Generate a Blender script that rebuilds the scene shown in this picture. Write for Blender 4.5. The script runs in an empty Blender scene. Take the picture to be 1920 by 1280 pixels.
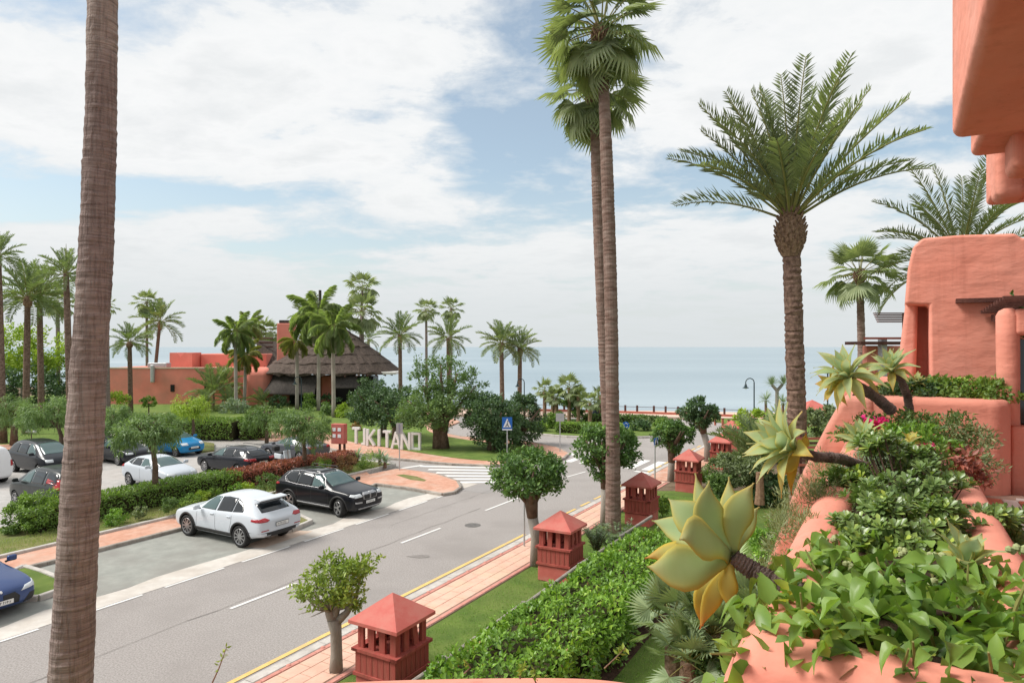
import bpy, bmesh, math, random
import numpy as np
from mathutils import Vector, Matrix, noise as mnoise
from mathutils.bvhtree import BVHTree
R = math.radians
SC = bpy.context.scene
COL = SC.collection
F, H = 1250.0, 6.9            # focal length in photo pixels, eye height above the street

# ------------------------------------------------------------------ camera
cd = bpy.data.cameras.new('camera'); cam = bpy.data.objects.new('camera', cd); COL.objects.link(cam)
cam.location = (0, 0, H); cam.rotation_euler = (R(90), 0, 0)
cd.sensor_width = 36; cd.lens = F / 1920 * 36; cd.shift_y = 10 / 1920
cd.clip_start = 0.05; cd.clip_end = 40000
SC.camera = cam
# ------------------------------------------------------------------ sun, sky, exposure
SUN_EL, SUN_AZ = 48, -92       # azimuth clockwise from +Y
sd = bpy.data.lights.new('sun', 'SUN'); sun = bpy.data.objects.new('sun', sd); COL.objects.link(sun)
sd.energy = 3.4; sd.angle = R(24); sd.color = (1.0, 0.955, 0.89)
sv = Vector((math.sin(R(SUN_AZ)) * math.cos(R(SUN_EL)), math.cos(R(SUN_AZ)) * math.cos(R(SUN_EL)), math.sin(R(SUN_EL))))
sun.rotation_euler = sv.to_track_quat('Z', 'Y').to_euler()
sun.location = (-40, 30, 60)

W = bpy.data.worlds.new('World'); SC.world = W; W.use_nodes = True
def NT(nt):
    def N(t, **k):
        n = nt.nodes.new(t)
        for a, b in k.items():
            if a.startswith('i_'):
                key = a[2:]; n.inputs[int(key) if key.isdigit() else key.replace('_', ' ')].default_value = b
            else: setattr(n, a, b)
        return n
    return N, nt.links.new
def ramp(N, stops, interp='LINEAR'):
    r = N('ShaderNodeValToRGB'); cr = r.color_ramp; cr.interpolation = interp
    while len(cr.elements) < len(stops): cr.elements.new(0.5)
    for e, (p, c) in zip(cr.elements, stops):
        e.position = p; e.color = (c[0], c[1], c[2], 1) if hasattr(c, '__len__') else (c, c, c, 1)
    return r
def world():
    nt = W.node_tree; nt.nodes.clear(); N, L = NT(nt)
    out = N('ShaderNodeOutputWorld'); bg = N('ShaderNodeBackground'); bg.inputs['Strength'].default_value = 0.1
    L(bg.outputs[0], out.inputs[0])
    sky = N('ShaderNodeTexSky', sky_type='NISHITA', sun_disc=False, sun_elevation=R(SUN_EL), sun_rotation=R(SUN_AZ % 360),
            air_density=1.0, dust_density=1.2, ozone_density=1.6)
    tc = N('ShaderNodeTexCoord'); sep = N('ShaderNodeSeparateXYZ'); L(tc.outputs['Generated'], sep.inputs[0])
    z = N('ShaderNodeMath', operation='MAXIMUM', i_1=0.0); L(sep.outputs[2], z.inputs[0])
    den = N('ShaderNodeMath', operation='ADD', i_1=0.16); L(z.outputs[0], den.inputs[0])
    cmb = N('ShaderNodeCombineXYZ')
    for i in (0, 1):
        d = N('ShaderNodeMath', operation='DIVIDE'); L(sep.outputs[i], d.inputs[0]); L(den.outputs[0], d.inputs[1]); L(d.outputs[0], cmb.inputs[i])
    mp = N('ShaderNodeMapping'); L(cmb.outputs[0], mp.inputs[0]); mp.inputs['Location'].default_value = (3.35, 7.9, 0); mp.inputs['Scale'].default_value = (0.85, 1.0, 1)
    n1 = N('ShaderNodeTexNoise', i_Scale=1.3, i_Detail=10.0, i_Roughness=0.60, i_Distortion=0.2); L(mp.outputs[0], n1.inputs['Vector'])
    n3 = N('ShaderNodeTexNoise', i_Scale=5.5, i_Detail=9.0, i_Roughness=0.62, i_Distortion=0.3); L(mp.outputs[0], n3.inputs['Vector'])
    b = N('ShaderNodeMath', operation='MULTIPLY_ADD', i_1=0.75, i_2=0.20); L(n1.outputs[0], b.inputs[0])
    c = N('ShaderNodeMath', operation='MULTIPLY_ADD', i_1=0.30); L(n3.outputs[0], c.inputs[0]); L(b.outputs[0], c.inputs[2])
    # openings in the cloud deck, placed by direction in the sky
    for cx, cy, sx, sy, amp in ((0.03, 1.95, .26, .75, .17), (-1.75, 2.42, 1.1, .22, .16), (1.05, 2.5, 1.0, .40, .10), (-.9, 3.1, 1.0, .13, .10), (.1, 2.9, .5, .25, .08), (1.5, 1.9, .5, .25, .12), (-4.5, 1.0, 1.6, 1.0, .12), (3.6, -1.2, 1.5, 1.0, .12), (-1.0, -3.0, 1.5, 1.0, .12)):
        mg = N('ShaderNodeMapping'); mg.inputs['Location'].default_value = (-cx / sx, -cy / sy, 0); mg.inputs['Scale'].default_value = (1 / sx, 1 / sy, 0); L(cmb.outputs[0], mg.inputs[0])
        ln = N('ShaderNodeVectorMath', operation='LENGTH'); L(mg.outputs[0], ln.inputs[0])
        mr = N('ShaderNodeMapRange', interpolation_type='SMOOTHERSTEP'); mr.inputs['From Max'].default_value = 1.5; mr.inputs['To Min'].default_value = -amp; mr.inputs['To Max'].default_value = 0; L(ln.outputs['Value'], mr.inputs['Value'])
        ad = N('ShaderNodeMath', operation='ADD'); L(c.outputs[0], ad.inputs[0]); L(mr.outputs[0], ad.inputs[1]); c = ad
    m = ramp(N, [(0.59, 0.22), (0.65, 0.6), (0.715, 1.0)]); L(c.outputs[0], m.inputs[0])
    # cloud brightness
    sh = ramp(N, [(0.62, (6.2, 6.5, 6.65)), (0.70, (6.85, 7.0, 7.08)), (0.77, (7.25, 7.32, 7.35)), (0.86, (6.45, 6.6, 6.68))]); L(c.outputs[0], sh.inputs[0])
    skm = N('ShaderNodeMix', data_type='RGBA', blend_type='MULTIPLY'); skm.inputs[0].default_value = 1.0
    L(sky.outputs[0], skm.inputs[6]); skm.inputs[7].default_value = (1.42, 1.40, 1.22, 1)
    mx = N('ShaderNodeMix', data_type='RGBA'); L(m.outputs[0], mx.inputs[0]); L(skm.outputs[2], mx.inputs[6]); L(sh.outputs[0], mx.inputs[7])
    hz = ramp(N, [(0.0, 1.0), (0.06, 0.8), (0.14, 0.3), (0.25, 0.0)]); L(z.outputs[0], hz.inputs[0])
    hm = N('ShaderNodeMix', data_type='RGBA'); L(hz.outputs[0], hm.inputs[0]); L(mx.outputs[2], hm.inputs[6]); hm.inputs[7].default_value = (5.45, 5.75, 5.85, 1)
    L(hm.outputs[2], bg.inputs['Color'])
world()
VS = SC.view_settings
VS.view_transform = 'Standard'; VS.look = 'None'; VS.exposure = 0.38; VS.gamma = 1.0; VS.use_curve_mapping = False
SC.render.engine = 'CYCLES'
SC.cycles.use_denoising = True
SC.cycles.max_bounces = 6; SC.cycles.transparent_max_bounces = 8; SC.cycles.diffuse_bounces = 4

# ------------------------------------------------------------------ geometry of the place
ANG = R(29.94); DX, DY = math.sin(ANG), math.cos(ANG)      # direction of the street
def G(u, v, z=0.0):
    D = F * (H - z) / (v - 650.0); return Vector(((u - 960) / F * D, D, z))
def P(u, v, D): return Vector(((u - 960) / F * D, D, H - (v - 650) / F * D))
def ST(s, t, z=0.0): return Vector((DX * s + DY * t, DY * s - DX * t, z))
def toST(p): return (DX * p[0] + DY * p[1], DY * p[0] - DX * p[1])

# ------------------------------------------------------------------ helpers
def put(o, parent=None, kind=None):
    COL.objects.link(o)
    if parent is not None: o.parent = parent
    if kind: o['kind'] = kind
    return o
def tag(o, label, cat, group=None, kind=None):
    o['label'] = label; o['category'] = cat
    if group: o['group'] = group
    if kind: o['kind'] = kind
    return o
def thing(name, label, cat, loc=(0, 0, 0), rz=0.0, group=None):
    o = bpy.data.objects.new(name, None); o.empty_display_size = 0.2
    COL.objects.link(o); o.location = loc; o.rotation_euler = (0, 0, rz)
    return tag(o, label, cat, group)
def ob(name, me, mat=None, parent=None, kind=None, loc=None, smooth=None):
    o = bpy.data.objects.new(name, me)
    if mat is not None and len(me.materials) == 0:
        for m in (mat if isinstance(mat, (list, tuple)) else [mat]): me.materials.append(m)
    if loc is not None: o.location = loc
    if smooth is not None: me.polygons.foreach_set('use_smooth', [smooth] * len(me.polygons))
    return put(o, parent, kind)
def dup(o, parent=None, loc=None, rot=None, name=None):
    c = o.copy(); COL.objects.link(c)
    if parent is not None: c.parent = parent
    if loc is not None: c.location = loc
    if rot is not None: c.rotation_euler = rot
    for ch in o.children: dup(ch, c)
    return c
def fast_mesh(name, V, T, mi=None):
    """V (n,3) float, T (m,3) int triangles"""
    me = bpy.data.meshes.new(name); V = np.asarray(V, np.float32); T = np.asarray(T, np.int32)
    me.vertices.add(len(V)); me.vertices.foreach_set('co', V.ravel())
    me.loops.add(T.size); me.loops.foreach_set('vertex_index', T.ravel())
    me.polygons.add(len(T)); me.polygons.foreach_set('loop_start', np.arange(0, T.size, 3, dtype=np.int32))
    if mi is not None: me.polygons.foreach_set('material_index', np.asarray(mi, np.int32))
    me.update(calc_edges=True)
    return me
class MB:
    def __init__(s): s.v = []; s.f = []; s.m = []; s.cur = 0
    def add(s, v, f):
        o = len(s.v); s.v += [tuple(p) for p in v]; s.f += [tuple(i + o for i in q) for q in f]; s.m += [s.cur] * len(f); return s
    def box(s, c, sz, rz=0.0, M=None):
        x, y, z = sz[0] / 2, sz[1] / 2, sz[2] / 2
        vs = [Vector((a * x, b * y, d * z)) for d in (-1, 1) for a, b in ((-1, -1), (1, -1), (1, 1), (-1, 1))]
        m = Matrix.Translation(c) @ (M.to_4x4() if M is not None else Matrix.Rotation(rz, 4, 'Z'))
        return s.add([m @ v for v in vs], [(3, 2, 1, 0), (4, 5, 6, 7), (0, 1, 5, 4), (1, 2, 6, 5), (2, 3, 7, 6), (3, 0, 4, 7)])
    def prism(s, poly, z0, z1, cap=True):
        n = len(poly); z1f = z1 if callable(z1) else (lambda p: z1)
        vs = [(p[0], p[1], z0) for p in poly] + [(p[0], p[1], z1f(p)) for p in poly]
        fs = [(i, (i + 1) % n, n + (i + 1) % n, n + i) for i in range(n)]
        a = sum(poly[i][0] * poly[(i + 1) % n][1] - poly[(i + 1) % n][0] * poly[i][1] for i in range(n))
        if a < 0: fs = [tuple(reversed(q)) for q in fs]
        up = list(range(n, 2 * n)); dn = list(range(n))
        if a < 0: up.reverse()
        else: dn.reverse()
        if cap: fs += [tuple(up), tuple(dn)]
        return s.add(vs, fs)
    def tube(s, path, rad, n=8, cap=True):
        path = [Vector(p) for p in path]; rad = rad if hasattr(rad, '__len__') else [rad] * len(path)
        vs = []; ref = None
        for i, p in enumerate(path):
            t = (path[min(i + 1, len(path) - 1)] - path[max(i - 1, 0)]).normalized()
            if ref is None: ref = Vector((1, 0, 0)) if abs(t.x) < .8 else Vector((0, 1, 0))
            a = (ref - t * ref.dot(t)).normalized(); b = t.cross(a); ref = a
            vs += [p + (a * math.cos(k * math.tau / n) + b * math.sin(k * math.tau / n)) * rad[i] for k in range(n)]
        fs = [(i * n + k, i * n + (k + 1) % n, (i + 1) * n + (k + 1) % n, (i + 1) * n + k) for i in range(len(path) - 1) for k in range(n)]
        if cap: fs += [tuple(range(n - 1, -1, -1)), tuple(range((len(path) - 1) * n, len(path) * n))]
        return s.add(vs, fs)
    def lathe(s, prof, c=(0, 0, 0), n=16):
        c = Vector(c); vs = [c + Vector((r * math.cos(k * math.tau / n), r * math.sin(k * math.tau / n), z)) for r, z in prof for k in range(n)]
        fs = [(i * n + k, i * n + (k + 1) % n, (i + 1) * n + (k + 1) % n, (i + 1) * n + k) for i in range(len(prof) - 1) for k in range(n)]
        fs += [tuple(range(n - 1, -1, -1)), tuple(range((len(prof) - 1) * n, len(prof) * n))]
        return s.add(vs, fs)
    def mesh(s, name):
        me = bpy.data.meshes.new(name); me.from_pydata(s.v, [], s.f)
        if any(s.m): me.polygons.foreach_set('material_index', s.m)
        me.update(); return me
    def build(s, name, mat, parent=None, kind=None, smooth=False, loc=None):
        return ob(name, s.mesh(name), mat, parent, kind, loc, smooth)
def bevel(o, w, seg=3, angle=30, smooth=True):
    m = o.modifiers.new('bevel', 'BEVEL'); m.width = w; m.segments = seg; m.limit_method = 'ANGLE'; m.angle_limit = R(angle); m.harden_normals = False
    if smooth:
        o.data.polygons.foreach_set('use_smooth', [True] * len(o.data.polygons))
        m2 = o.modifiers.new('normals', 'WEIGHTED_NORMAL'); m2.keep_sharp = True
    return o

# ------------------------------------------------------------------ materials
MATS = {}
GAIN = 1.72
def M(name, c1, c2=None, scale=4.0, rough=0.85, bump=0.0, bscale=30.0, spec=0.3, metal=0.0, detail=5.0, world_co=False, stretch=(1, 1, 1), c3=None, s3=0.6, lo=0.35, hi=0.65, coat=0.0):
    if name in MATS: return MATS[name]
    m = bpy.data.materials.new(name); m.use_nodes = True; MATS[name] = m
    nt = m.node_tree; N, L = NT(nt); bs = nt.nodes['Principled BSDF']
    bs.inputs['Roughness'].default_value = rough; bs.inputs['Metallic'].default_value = metal
    bs.inputs['Specular IOR Level'].default_value = spec; bs.inputs['Coat Weight'].default_value = coat
    if coat: bs.inputs['Coat Roughness'].default_value = 0.12
    c2 = c2 or c1; bs.inputs['Base Color'].default_value = (*c1, 1)
    if c2 != c1 or bump or c3:
        if world_co: src = N('ShaderNodeNewGeometry').outputs['Position']
        else: src = N('ShaderNodeTexCoord').outputs['Object']
        mp = N('ShaderNodeMapping'); mp.inputs['Scale'].default_value = stretch; L(src, mp.inputs[0])
    if c2 != c1:
        n = N('ShaderNodeTexNoise', i_Scale=scale, i_Detail=detail, i_Roughness=0.62); L(mp.outputs[0], n.inputs['Vector'])
        r = ramp(N, [(lo, c1), (hi, c2)]); L(n.outputs[0], r.inputs[0]); last = r.outputs[0]
        if c3:
            n3 = N('ShaderNodeTexNoise', i_Scale=s3, i_Detail=6.0, i_Roughness=0.6); L(mp.outputs[0], n3.inputs['Vector'])
            r3 = ramp(N, [(0.47, 0.0), (0.66, 0.75)]); L(n3.outputs[0], r3.inputs[0])
            mx = N('ShaderNodeMix', data_type='RGBA'); L(r3.outputs[0], mx.inputs[0]); L(last, mx.inputs[6]); mx.inputs[7].default_value = (*c3, 1); last = mx.outputs[2]
        L(last, bs.inputs['Base Color'])
    if bump:
        n = N('ShaderNodeTexNoise', i_Scale=bscale, i_Detail=6.0, i_Roughness=0.65); L(mp.outputs[0], n.inputs['Vector'])
        b = N('ShaderNodeBump'); b.inputs['Strength'].default_value = bump; b.inputs['Distance'].default_value = 0.03; L(n.outputs[0], b.inputs['Height']); L(b.outputs[0], bs.inputs['Normal'])
    return m
def LEAF(name, c1, c2, c3=None, transl=0.3, rough=0.45, clump=1.2, spec=0.35):
    """leaf colours: differs from leaf to leaf and, broadly, from branch to branch"""
    if name in MATS: return MATS[name]
    m = bpy.data.materials.new(name); m.use_nodes = True; MATS[name] = m
    nt = m.node_tree; N, L = NT(nt); bs = nt.nodes['Principled BSDF']; out = nt.nodes['Material Output']
    g = N('ShaderNodeNewGeometry'); n = N('ShaderNodeTexNoise', i_Scale=clump, i_Detail=3.0); L(g.outputs['Position'], n.inputs['Vector'])
    a = N('ShaderNodeMath', operation='MULTIPLY_ADD', i_1=0.6); L(g.outputs['Random Per Island'], a.inputs[0])
    b = N('ShaderNodeMath', operation='MULTIPLY_ADD', i_1=0.9, i_2=-0.25); L(n.outputs[0], b.inputs[0]); L(b.outputs[0], a.inputs[2])
    c1, c2, c3 = [c and tuple(min(.7, x * GAIN + .006) for x in c) for c in (c1, c2, c3)]
    st = [(0.1, c1), (0.75, c2)] + ([(0.95, c3)] if c3 else [])
    r = ramp(N, st); L(a.outputs[0], r.inputs[0]); L(r.outputs[0], bs.inputs['Base Color'])
    bs.inputs['Roughness'].default_value = rough; bs.inputs['Specular IOR Level'].default_value = spec
    tr = N('ShaderNodeBsdfTranslucent'); hs = N('ShaderNodeMix', data_type='RGBA', blend_type='MULTIPLY'); hs.inputs[0].default_value = 1.0
    L(r.outputs[0], hs.inputs[6]); hs.inputs[7].default_value = (1.25, 1.35, 0.6, 1); L(hs.outputs[2], tr.inputs[0])
    mx = N('ShaderNodeMixShader'); mx.inputs[0].default_value = transl; L(bs.outputs[0], mx.inputs[1]); L(tr.outputs[0], mx.inputs[2]); L(mx.outputs[0], out.inputs[0])
    return m
# ================================================================== SETTING
m_asph = M('asphalt', (.24, .222, .21), (.42, .388, .37), 26.0, .9, .6, 90, .2, world_co=True, c3=(.275, .253, .24), s3=.3, detail=9.0)
m_bay = M('bay_concrete', (.262, .268, .245), (.33, .335, .305), 1.6, .9, .5, 70, .2, world_co=True, c3=(.245, .235, .215), s3=.5)
m_conc = M('gutter_concrete', (.50, .465, .425), (.60, .565, .52), 2.2, .9, .4, 50, .2, world_co=True, c3=(.44, .39, .34), s3=.8)
m_white = M('road_paint', (.66, .65, .63), (.75, .74, .72), 6, .8, .2, 40, .2, world_co=True, c3=(.58, .56, .54), s3=3)
m_yel = M('yellow_paint', (.66, .44, .15), (.74, .52, .20), 6, .8, .2, 40, .2, world_co=True, c3=(.55, .40, .20), s3=3)
m_brick = M('brick_paving', (.47, .24, .165), (.59, .335, .245), 3.5, .9, .5, 60, .2, world_co=True, c3=(.56, .40, .32), s3=1.1)
m_slab = M('pink_slab', (.62, .38, .29), (.70, .46, .36), 2.5, .85, .35, 50, .25, world_co=True, c3=(.63, .46, .33), s3=1.6)
m_border = M('red_border_tile', (.50, .215, .175), (.60, .29, .235), 4, .85, .3, 50, .25, world_co=True)
m_grout = M('grout', (.30, .20, .16), (.36, .25, .2), 6, .95, .3, 60, .1, world_co=True)
m_kerb = M('kerb_concrete', (.46, .43, .40), (.56, .53, .49), 5, .9, .4, 50, .2, world_co=True, c3=(.38, .35, .32), s3=2)
m_kerbd = M('kerb_weathered', (.22, .19, .165), (.36, .32, .28), 4, .9, .5, 50, .2, world_co=True, c3=(.45, .41, .36), s3=1.5)
m_lawn = M('lawn', (.095, .155, .034), (.155, .22, .05), 1.3, .95, .8, 110, .15, world_co=True, c3=(.17, .21, .06), s3=.35)
m_dry = M('dry_lawn', (.16, .175, .06), (.24, .22, .10), 2.2, .95, .8, 90, .15, world_co=True, c3=(.09, .16, .035), s3=.8)
m_earth = M('earth', (.13, .095, .062), (.21, .16, .11), 2, .95, .7, 60, .1, world_co=True)
m_mulch = M('mulch', (.055, .032, .024), (.12, .07, .05), 9, .95, 1.0, 80, .1, world_co=True)
m_sand = M('sand', (.58, .46, .36), (.66, .54, .43), .8, .95, .3, 30, .1, world_co=True)
m_prom = M('promenade_paving', (.55, .40, .32), (.66, .50, .41), 1.5, .9, .3, 30, .2, world_co=True)
m_redwall = M('red_coping', (.36, .10, .07), (.44, .14, .10), 3, .85, .3, 30, .2, world_co=True)
m_wood_d = M('dark_wood', (.06, .028, .022), (.10, .048, .036), 6, .7, .4, 60, .3)
m_metal_d = M('dark_green_metal', (.012, .03, .035), None, rough=.4, spec=.5)
m_galv = M('galvanised', (.42, .43, .44), (.5, .51, .52), 6, .45, spec=.5, metal=.6)

def px(pts, z=0.0): return [G(u, v, z) for u, v in pts]
def st(pts): return [ST(s, t) for s, t in pts]
def sheet(name, poly, z, mat, label=None):
    b = MB(); n = len(poly); vs = [(p[0], p[1], z) for p in poly]
    a = sum(poly[i][0] * poly[(i + 1) % n][1] - poly[(i + 1) % n][0] * poly[i][1] for i in range(n))
    b.add(vs, [tuple(range(n)) if a > 0 else tuple(range(n - 1, -1, -1))])
    o = b.build(name, mat, None, 'structure')
    return o
def slab(name, poly, z1, mat, z0=-0.4):
    o = MB().prism(poly, z0, z1).build(name, mat, None, 'structure'); return o
KERB = {}
def kerb_run(parent, pts, w=.16, z1=.13, L=.9, mat=None, name='kerb_stone', gap=.012):
    """stones laid one after another along a line of points"""
    mat = mat or m_kerb
    for a, b in zip(pts[:-1], pts[1:]):
        a = Vector((a[0], a[1], 0)); b = Vector((b[0], b[1], 0)); d = b - a; n = max(1, round(d.length / L)); l = d.length / n
        key = (round(l, 3), w, z1, mat.name)
        if key not in KERB:
            mb = MB(); x, y = (l - gap) / 2, w / 2; c = .02
            prof = [(-y, -.3), (y, -.3), (y, z1 - c), (y - c, z1), (-y + c, z1), (-y, z1 - c)]
            mb.add([(sx * x, p[0], p[1]) for sx in (-1, 1) for p in prof], [(0, 1, 2, 3, 4, 5)[::-1], tuple(range(6, 12))] + [(i, (i + 1) % 6, 6 + (i + 1) % 6, 6 + i) for i in range(6)])
            me = mb.mesh(name); me.materials.append(mat); KERB[key] = me
        for i in range(n):
            o = bpy.data.objects.new(name, KERB[key]); put(o, parent)
            o.location = a + d * ((i + .5) / n) + Vector((0, 0, random.uniform(-.006, .006))); o.rotation_euler = (0, 0, math.atan2(d.y, d.x) + random.uniform(-.006, .006))
random.seed(3)
# base terrain and the sea
shore = [(-700, 190), (-60, 112), (-30, 100), (-14, 84), (-4, 75.5), (8, 72.5), (26, 69.5), (60, 64), (300, 40)]
base = [(-700, -60), (300, -60)] + [(x, y) for x, y in reversed(shore)]
slab('ground', base, -.035, m_earth, -3.6)
beach = [(x, y) for x, y in shore] + [(x + 1, y + 9) for x, y in reversed(shore)]
b = MB(); n = len(shore)
b.add([(x, y, -.4) for x, y in shore] + [(x + 1.5, y + 12, -3.5) for x, y in shore], [(i, i + 1, n + i + 1, n + i) for i in range(n - 1)])
b.build('beach', m_sand, None, 'structure')
def sea_mat():
    m = bpy.data.materials.new('sea_water'); m.use_nodes = True; nt = m.node_tree; N, L = NT(nt); bs = nt.nodes['Principled BSDF']
    g = N('ShaderNodeNewGeometry'); mp = N('ShaderNodeMapping'); mp.inputs['Scale'].default_value = (.0016, .011, 1); L(g.outputs['Position'], mp.inputs[0])
    n = N('ShaderNodeTexNoise', i_Scale=1.0, i_Detail=5.0, i_Roughness=.6); L(mp.outputs[0], n.inputs['Vector'])
    r = ramp(N, [(.38, (.225, .295, .335)), (.56, (.265, .335, .375)), (.66, (.33, .40, .435))]); L(n.outputs[0], r.inputs[0]); L(r.outputs[0], bs.inputs['Base Color'])
    bs.inputs['Roughness'].default_value = .32; bs.inputs['IOR'].default_value = 1.33; bs.inputs['Specular IOR Level'].default_value = .36
    m2 = N('ShaderNodeMapping'); m2.inputs['Scale'].default_value = (.35, .8, 1); L(g.outputs['Position'], m2.inputs[0])
    w = N('ShaderNodeTexNoise', i_Scale=1.0, i_Detail=6.0, i_Roughness=.6); L(m2.outputs[0], w.inputs['Vector'])
    b = N('ShaderNodeBump'); b.inputs['Strength'].default_value = .55; b.inputs['Distance'].default_value = .35; L(w.outputs[0], b.inputs['Height']); L(b.outputs[0], bs.inputs['Normal'])
    return m
MB().add([(-20000, 55, -3.1), (20000, 55, -3.1), (20000, 26000, -3.1), (-20000, 26000, -3.1)], [(0, 1, 2, 3)]).build('sea', sea_mat(), None, 'structure')
# asphalt
road_poly = st([(-25, -11.4), (49, -11.4)]) + px([(1352, 812), (1368, 803), (1352, 793), (1300, 786)]) + [Vector((16, 63.5, 0)), Vector((2, 65.5, 0)), Vector((-9, 66, 0)), Vector((-10, 58, 0)), Vector((-24, 58, 0)), Vector((-60, 52, 0)), Vector((-75, 20, 0))] + st([(-25, -60)])
road = sheet('road', road_poly, 0.0, m_asph)
# kerbside bays and concrete gutter
sheet('parking_bay', st([(-12, -23.3), (26.0, -23.3), (27.2, -19.1), (-12, -19.1)]), .004, m_bay)
g0 = [(-12 + i * 1.0, -19.15 + .12 * math.sin(i * 1.7) + .08 * math.sin(i * 4.1)) for i in range(41)]
sheet('gutter', st(g0 + [(28.3, -18.25), (-12, -18.25)]), .008, m_conc)
# the pale lot lies a touch lighter than the street
m_lot = M('lot_asphalt', (.34, .33, .315), (.43, .415, .40), 1.5, .9, .4, 60, .2, world_co=True, c3=(.44, .39, .36), s3=.15)
sheet('parking_lot', px([(-400, 850), (140, 838), (350, 812), (480, 818), (585, 836), (640, 851), (655, 862), (600, 905)]) + st([(12, -29.2), (-14, -29.2)]), .004, m_lot)
# markings
mk = MB()
def line(a, b, w):
    a, b = Vector(a), Vector(b); d = (b - a).normalized(); n = Vector((-d.y, d.x, 0)) * w / 2
    mk.add([(a - n).to_tuple()[:2] + (.012,), (b - n).to_tuple()[:2] + (.012,), (b + n).to_tuple()[:2] + (.012,), (a + n).to_tuple()[:2] + (.012,)], [(0, 1, 2, 3)])
for a, b in (((432, 1141), (556, 1093)), ((752, 1018), (826, 990)), ((910, 957), (972, 933)), ((1063, 894), (1098, 884))):
    line(G(*a), G(*b), .11)
line(ST(-1, -15.2), ST(3.0, -15.2), .11)
for s in np.arange(-4, 27, 2.6): line(ST(s, -18.17), ST(s + 1.35 + .5 * (s % 1.3), -18.17), .10)
line(G(1190, 883), G(1252, 893), .3)
mk.build('lane_marking', m_white, None, 'structure')
mk = MB()
for i, v in enumerate(np.linspace(875, 905, 6)):      # crossing of the side street
    line(G(792 + i * 15 - 4, v - 1), G(918 + i * 4, v + 1.5 - i * .6), .42)
line(G(752, 878), G(792, 872), .3)
for i in range(7):                                    # crossing of the street
    t = -12.15 - i * .98; line(ST(36.0 + .05 * i, t), ST(39.2 + .05 * i, t), .5)
mk.build('zebra_crossing', m_white, None, 'structure')
mk = MB(); rs = np.random.default_rng(9)                # tarred joints, cracks and mended patches
def wob(s0, s1, t, w, k=26):
    q = [(s0 + (s1 - s0) * i / k, t + rs.normal() * .03) for i in range(k + 1)]
    for a, b in zip(q[:-1], q[1:]): line(ST(*a), ST(*b), w * rs.uniform(.5, 1.3))
wob(2, 24, -15.42, .022); wob(20, 34, -16.9, .014)
for s, t in ((17.5, -13.6),):
    c = ST(s, t); mk.add([(c.x + .34 * math.cos(k * .785) * (1 + .3 * math.sin(k * 2.1)), c.y + .16 * math.sin(k * .785), .010) for k in range(8)], [tuple(range(8))])
mk.build('tar_joint', M('tar', (.19, .175, .165), (.26, .24, .225), 5, .8, .3, 40, .2, world_co=True), None, 'structure')
sheet('road_patch', st([(26.5, -18.1), (29.3, -18.0), (29.2, -16.6), (26.6, -16.7)]), .006, M('patch_asphalt', (.26, .245, .235), (.34, .32, .31), 20, .9, .5, 90, .2, world_co=True))
sheet('gutter_patch', st([(15.2, -19.6), (17.6, -19.75), (17.9, -18.9), (15.6, -18.8)]), .010, M('patched_concrete', (.50, .38, .30), (.60, .47, .38), 4, .9, .4, 50, .2, world_co=True))
dc = MB().lathe([(.31, 0), (.31, .006), (.26, .008)], n=20).build('drain_cover', M('cast_iron', (.10, .095, .09), (.17, .16, .15), 8, .6, .5, 60, .3, world_co=True), None, loc=ST(21.6, -14.2, .002)); tag(dc, 'round iron drain cover in the middle of the road', 'drain cover')
mk = MB()
mk = MB(); line(ST(-12, -11.86), ST(21.5, -11.84), .13)
for s in np.arange(22, 47, 1.5): line(ST(s, -11.84), ST(s + .95, -11.82), .12)
mk.build('yellow_line', m_yel, None, 'structure')
# street pavement with its slabs
pv = slab('pavement', st([(-14, -11.24), (47, -11.24), (47, -9.82), (-14, -9.82)]), .118, m_grout)
sheet('pavement_beyond', st([(33.1, -11.2), (47.2, -11.2), (47.2, -9.5), (33.1, -9.5)]), .126, m_brick)
kerb_run(pv, [ST(-4, -11.38), ST(47.2, -11.38)], .28, .128, 1.0)
def tile_mesh(l, w, h, mat, name):
    me = MB().add([(x * (l / 2 - c), y * (w / 2 - c), z) for z, c in ((0, 0), (h - .006, 0), (h, .006)) for x, y in ((-1, -1), (1, -1), (1, 1), (-1, 1))],
                  [(8, 9, 10, 11)] + [(r * 4 + i, r * 4 + (i + 1) % 4, r * 4 + 4 + (i + 1) % 4, r * 4 + 4 + i) for r in (0, 1) for i in range(4)]).mesh(name)
    me.materials.append(mat); return me
sl = [tile_mesh(.58, .345, .02, m_slab, 'paving_slab')]; bt = tile_mesh(.47, .115, .022, m_border, 'border_tile')
for i in range(46):
    s = 5.6 + i * .6
    for j in range(3):
        o = put(bpy.data.objects.new('paving_slab', sl[0]), pv); p = ST(s + (.3 if j % 2 else 0), -10.90 + j * .355, .112 + random.uniform(-.0015, .003)); o.location = p; o.rotation_euler = (random.uniform(-.004, .004), random.uniform(-.004, .004), math.pi / 2 - ANG)
for i in range(56):
    for t in (-11.16, -9.9):
        o = put(bpy.data.objects.new('border_tile', bt), pv); o.location = ST(5.5 + i * .49, t, .112 + random.uniform(-.001, .004)); o.rotation_euler = (0, 0, math.pi / 2 - ANG)
stud = MB().lathe([(.055, 0), (.05, .012), (.03, .018)], n=8).mesh('tile_stud'); stud.materials.append(m_border)
for i in range(30):
    o = put(bpy.data.objects.new('tile_stud', stud), pv); o.location = ST(6 + i * .98, -11.2, .133)
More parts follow.
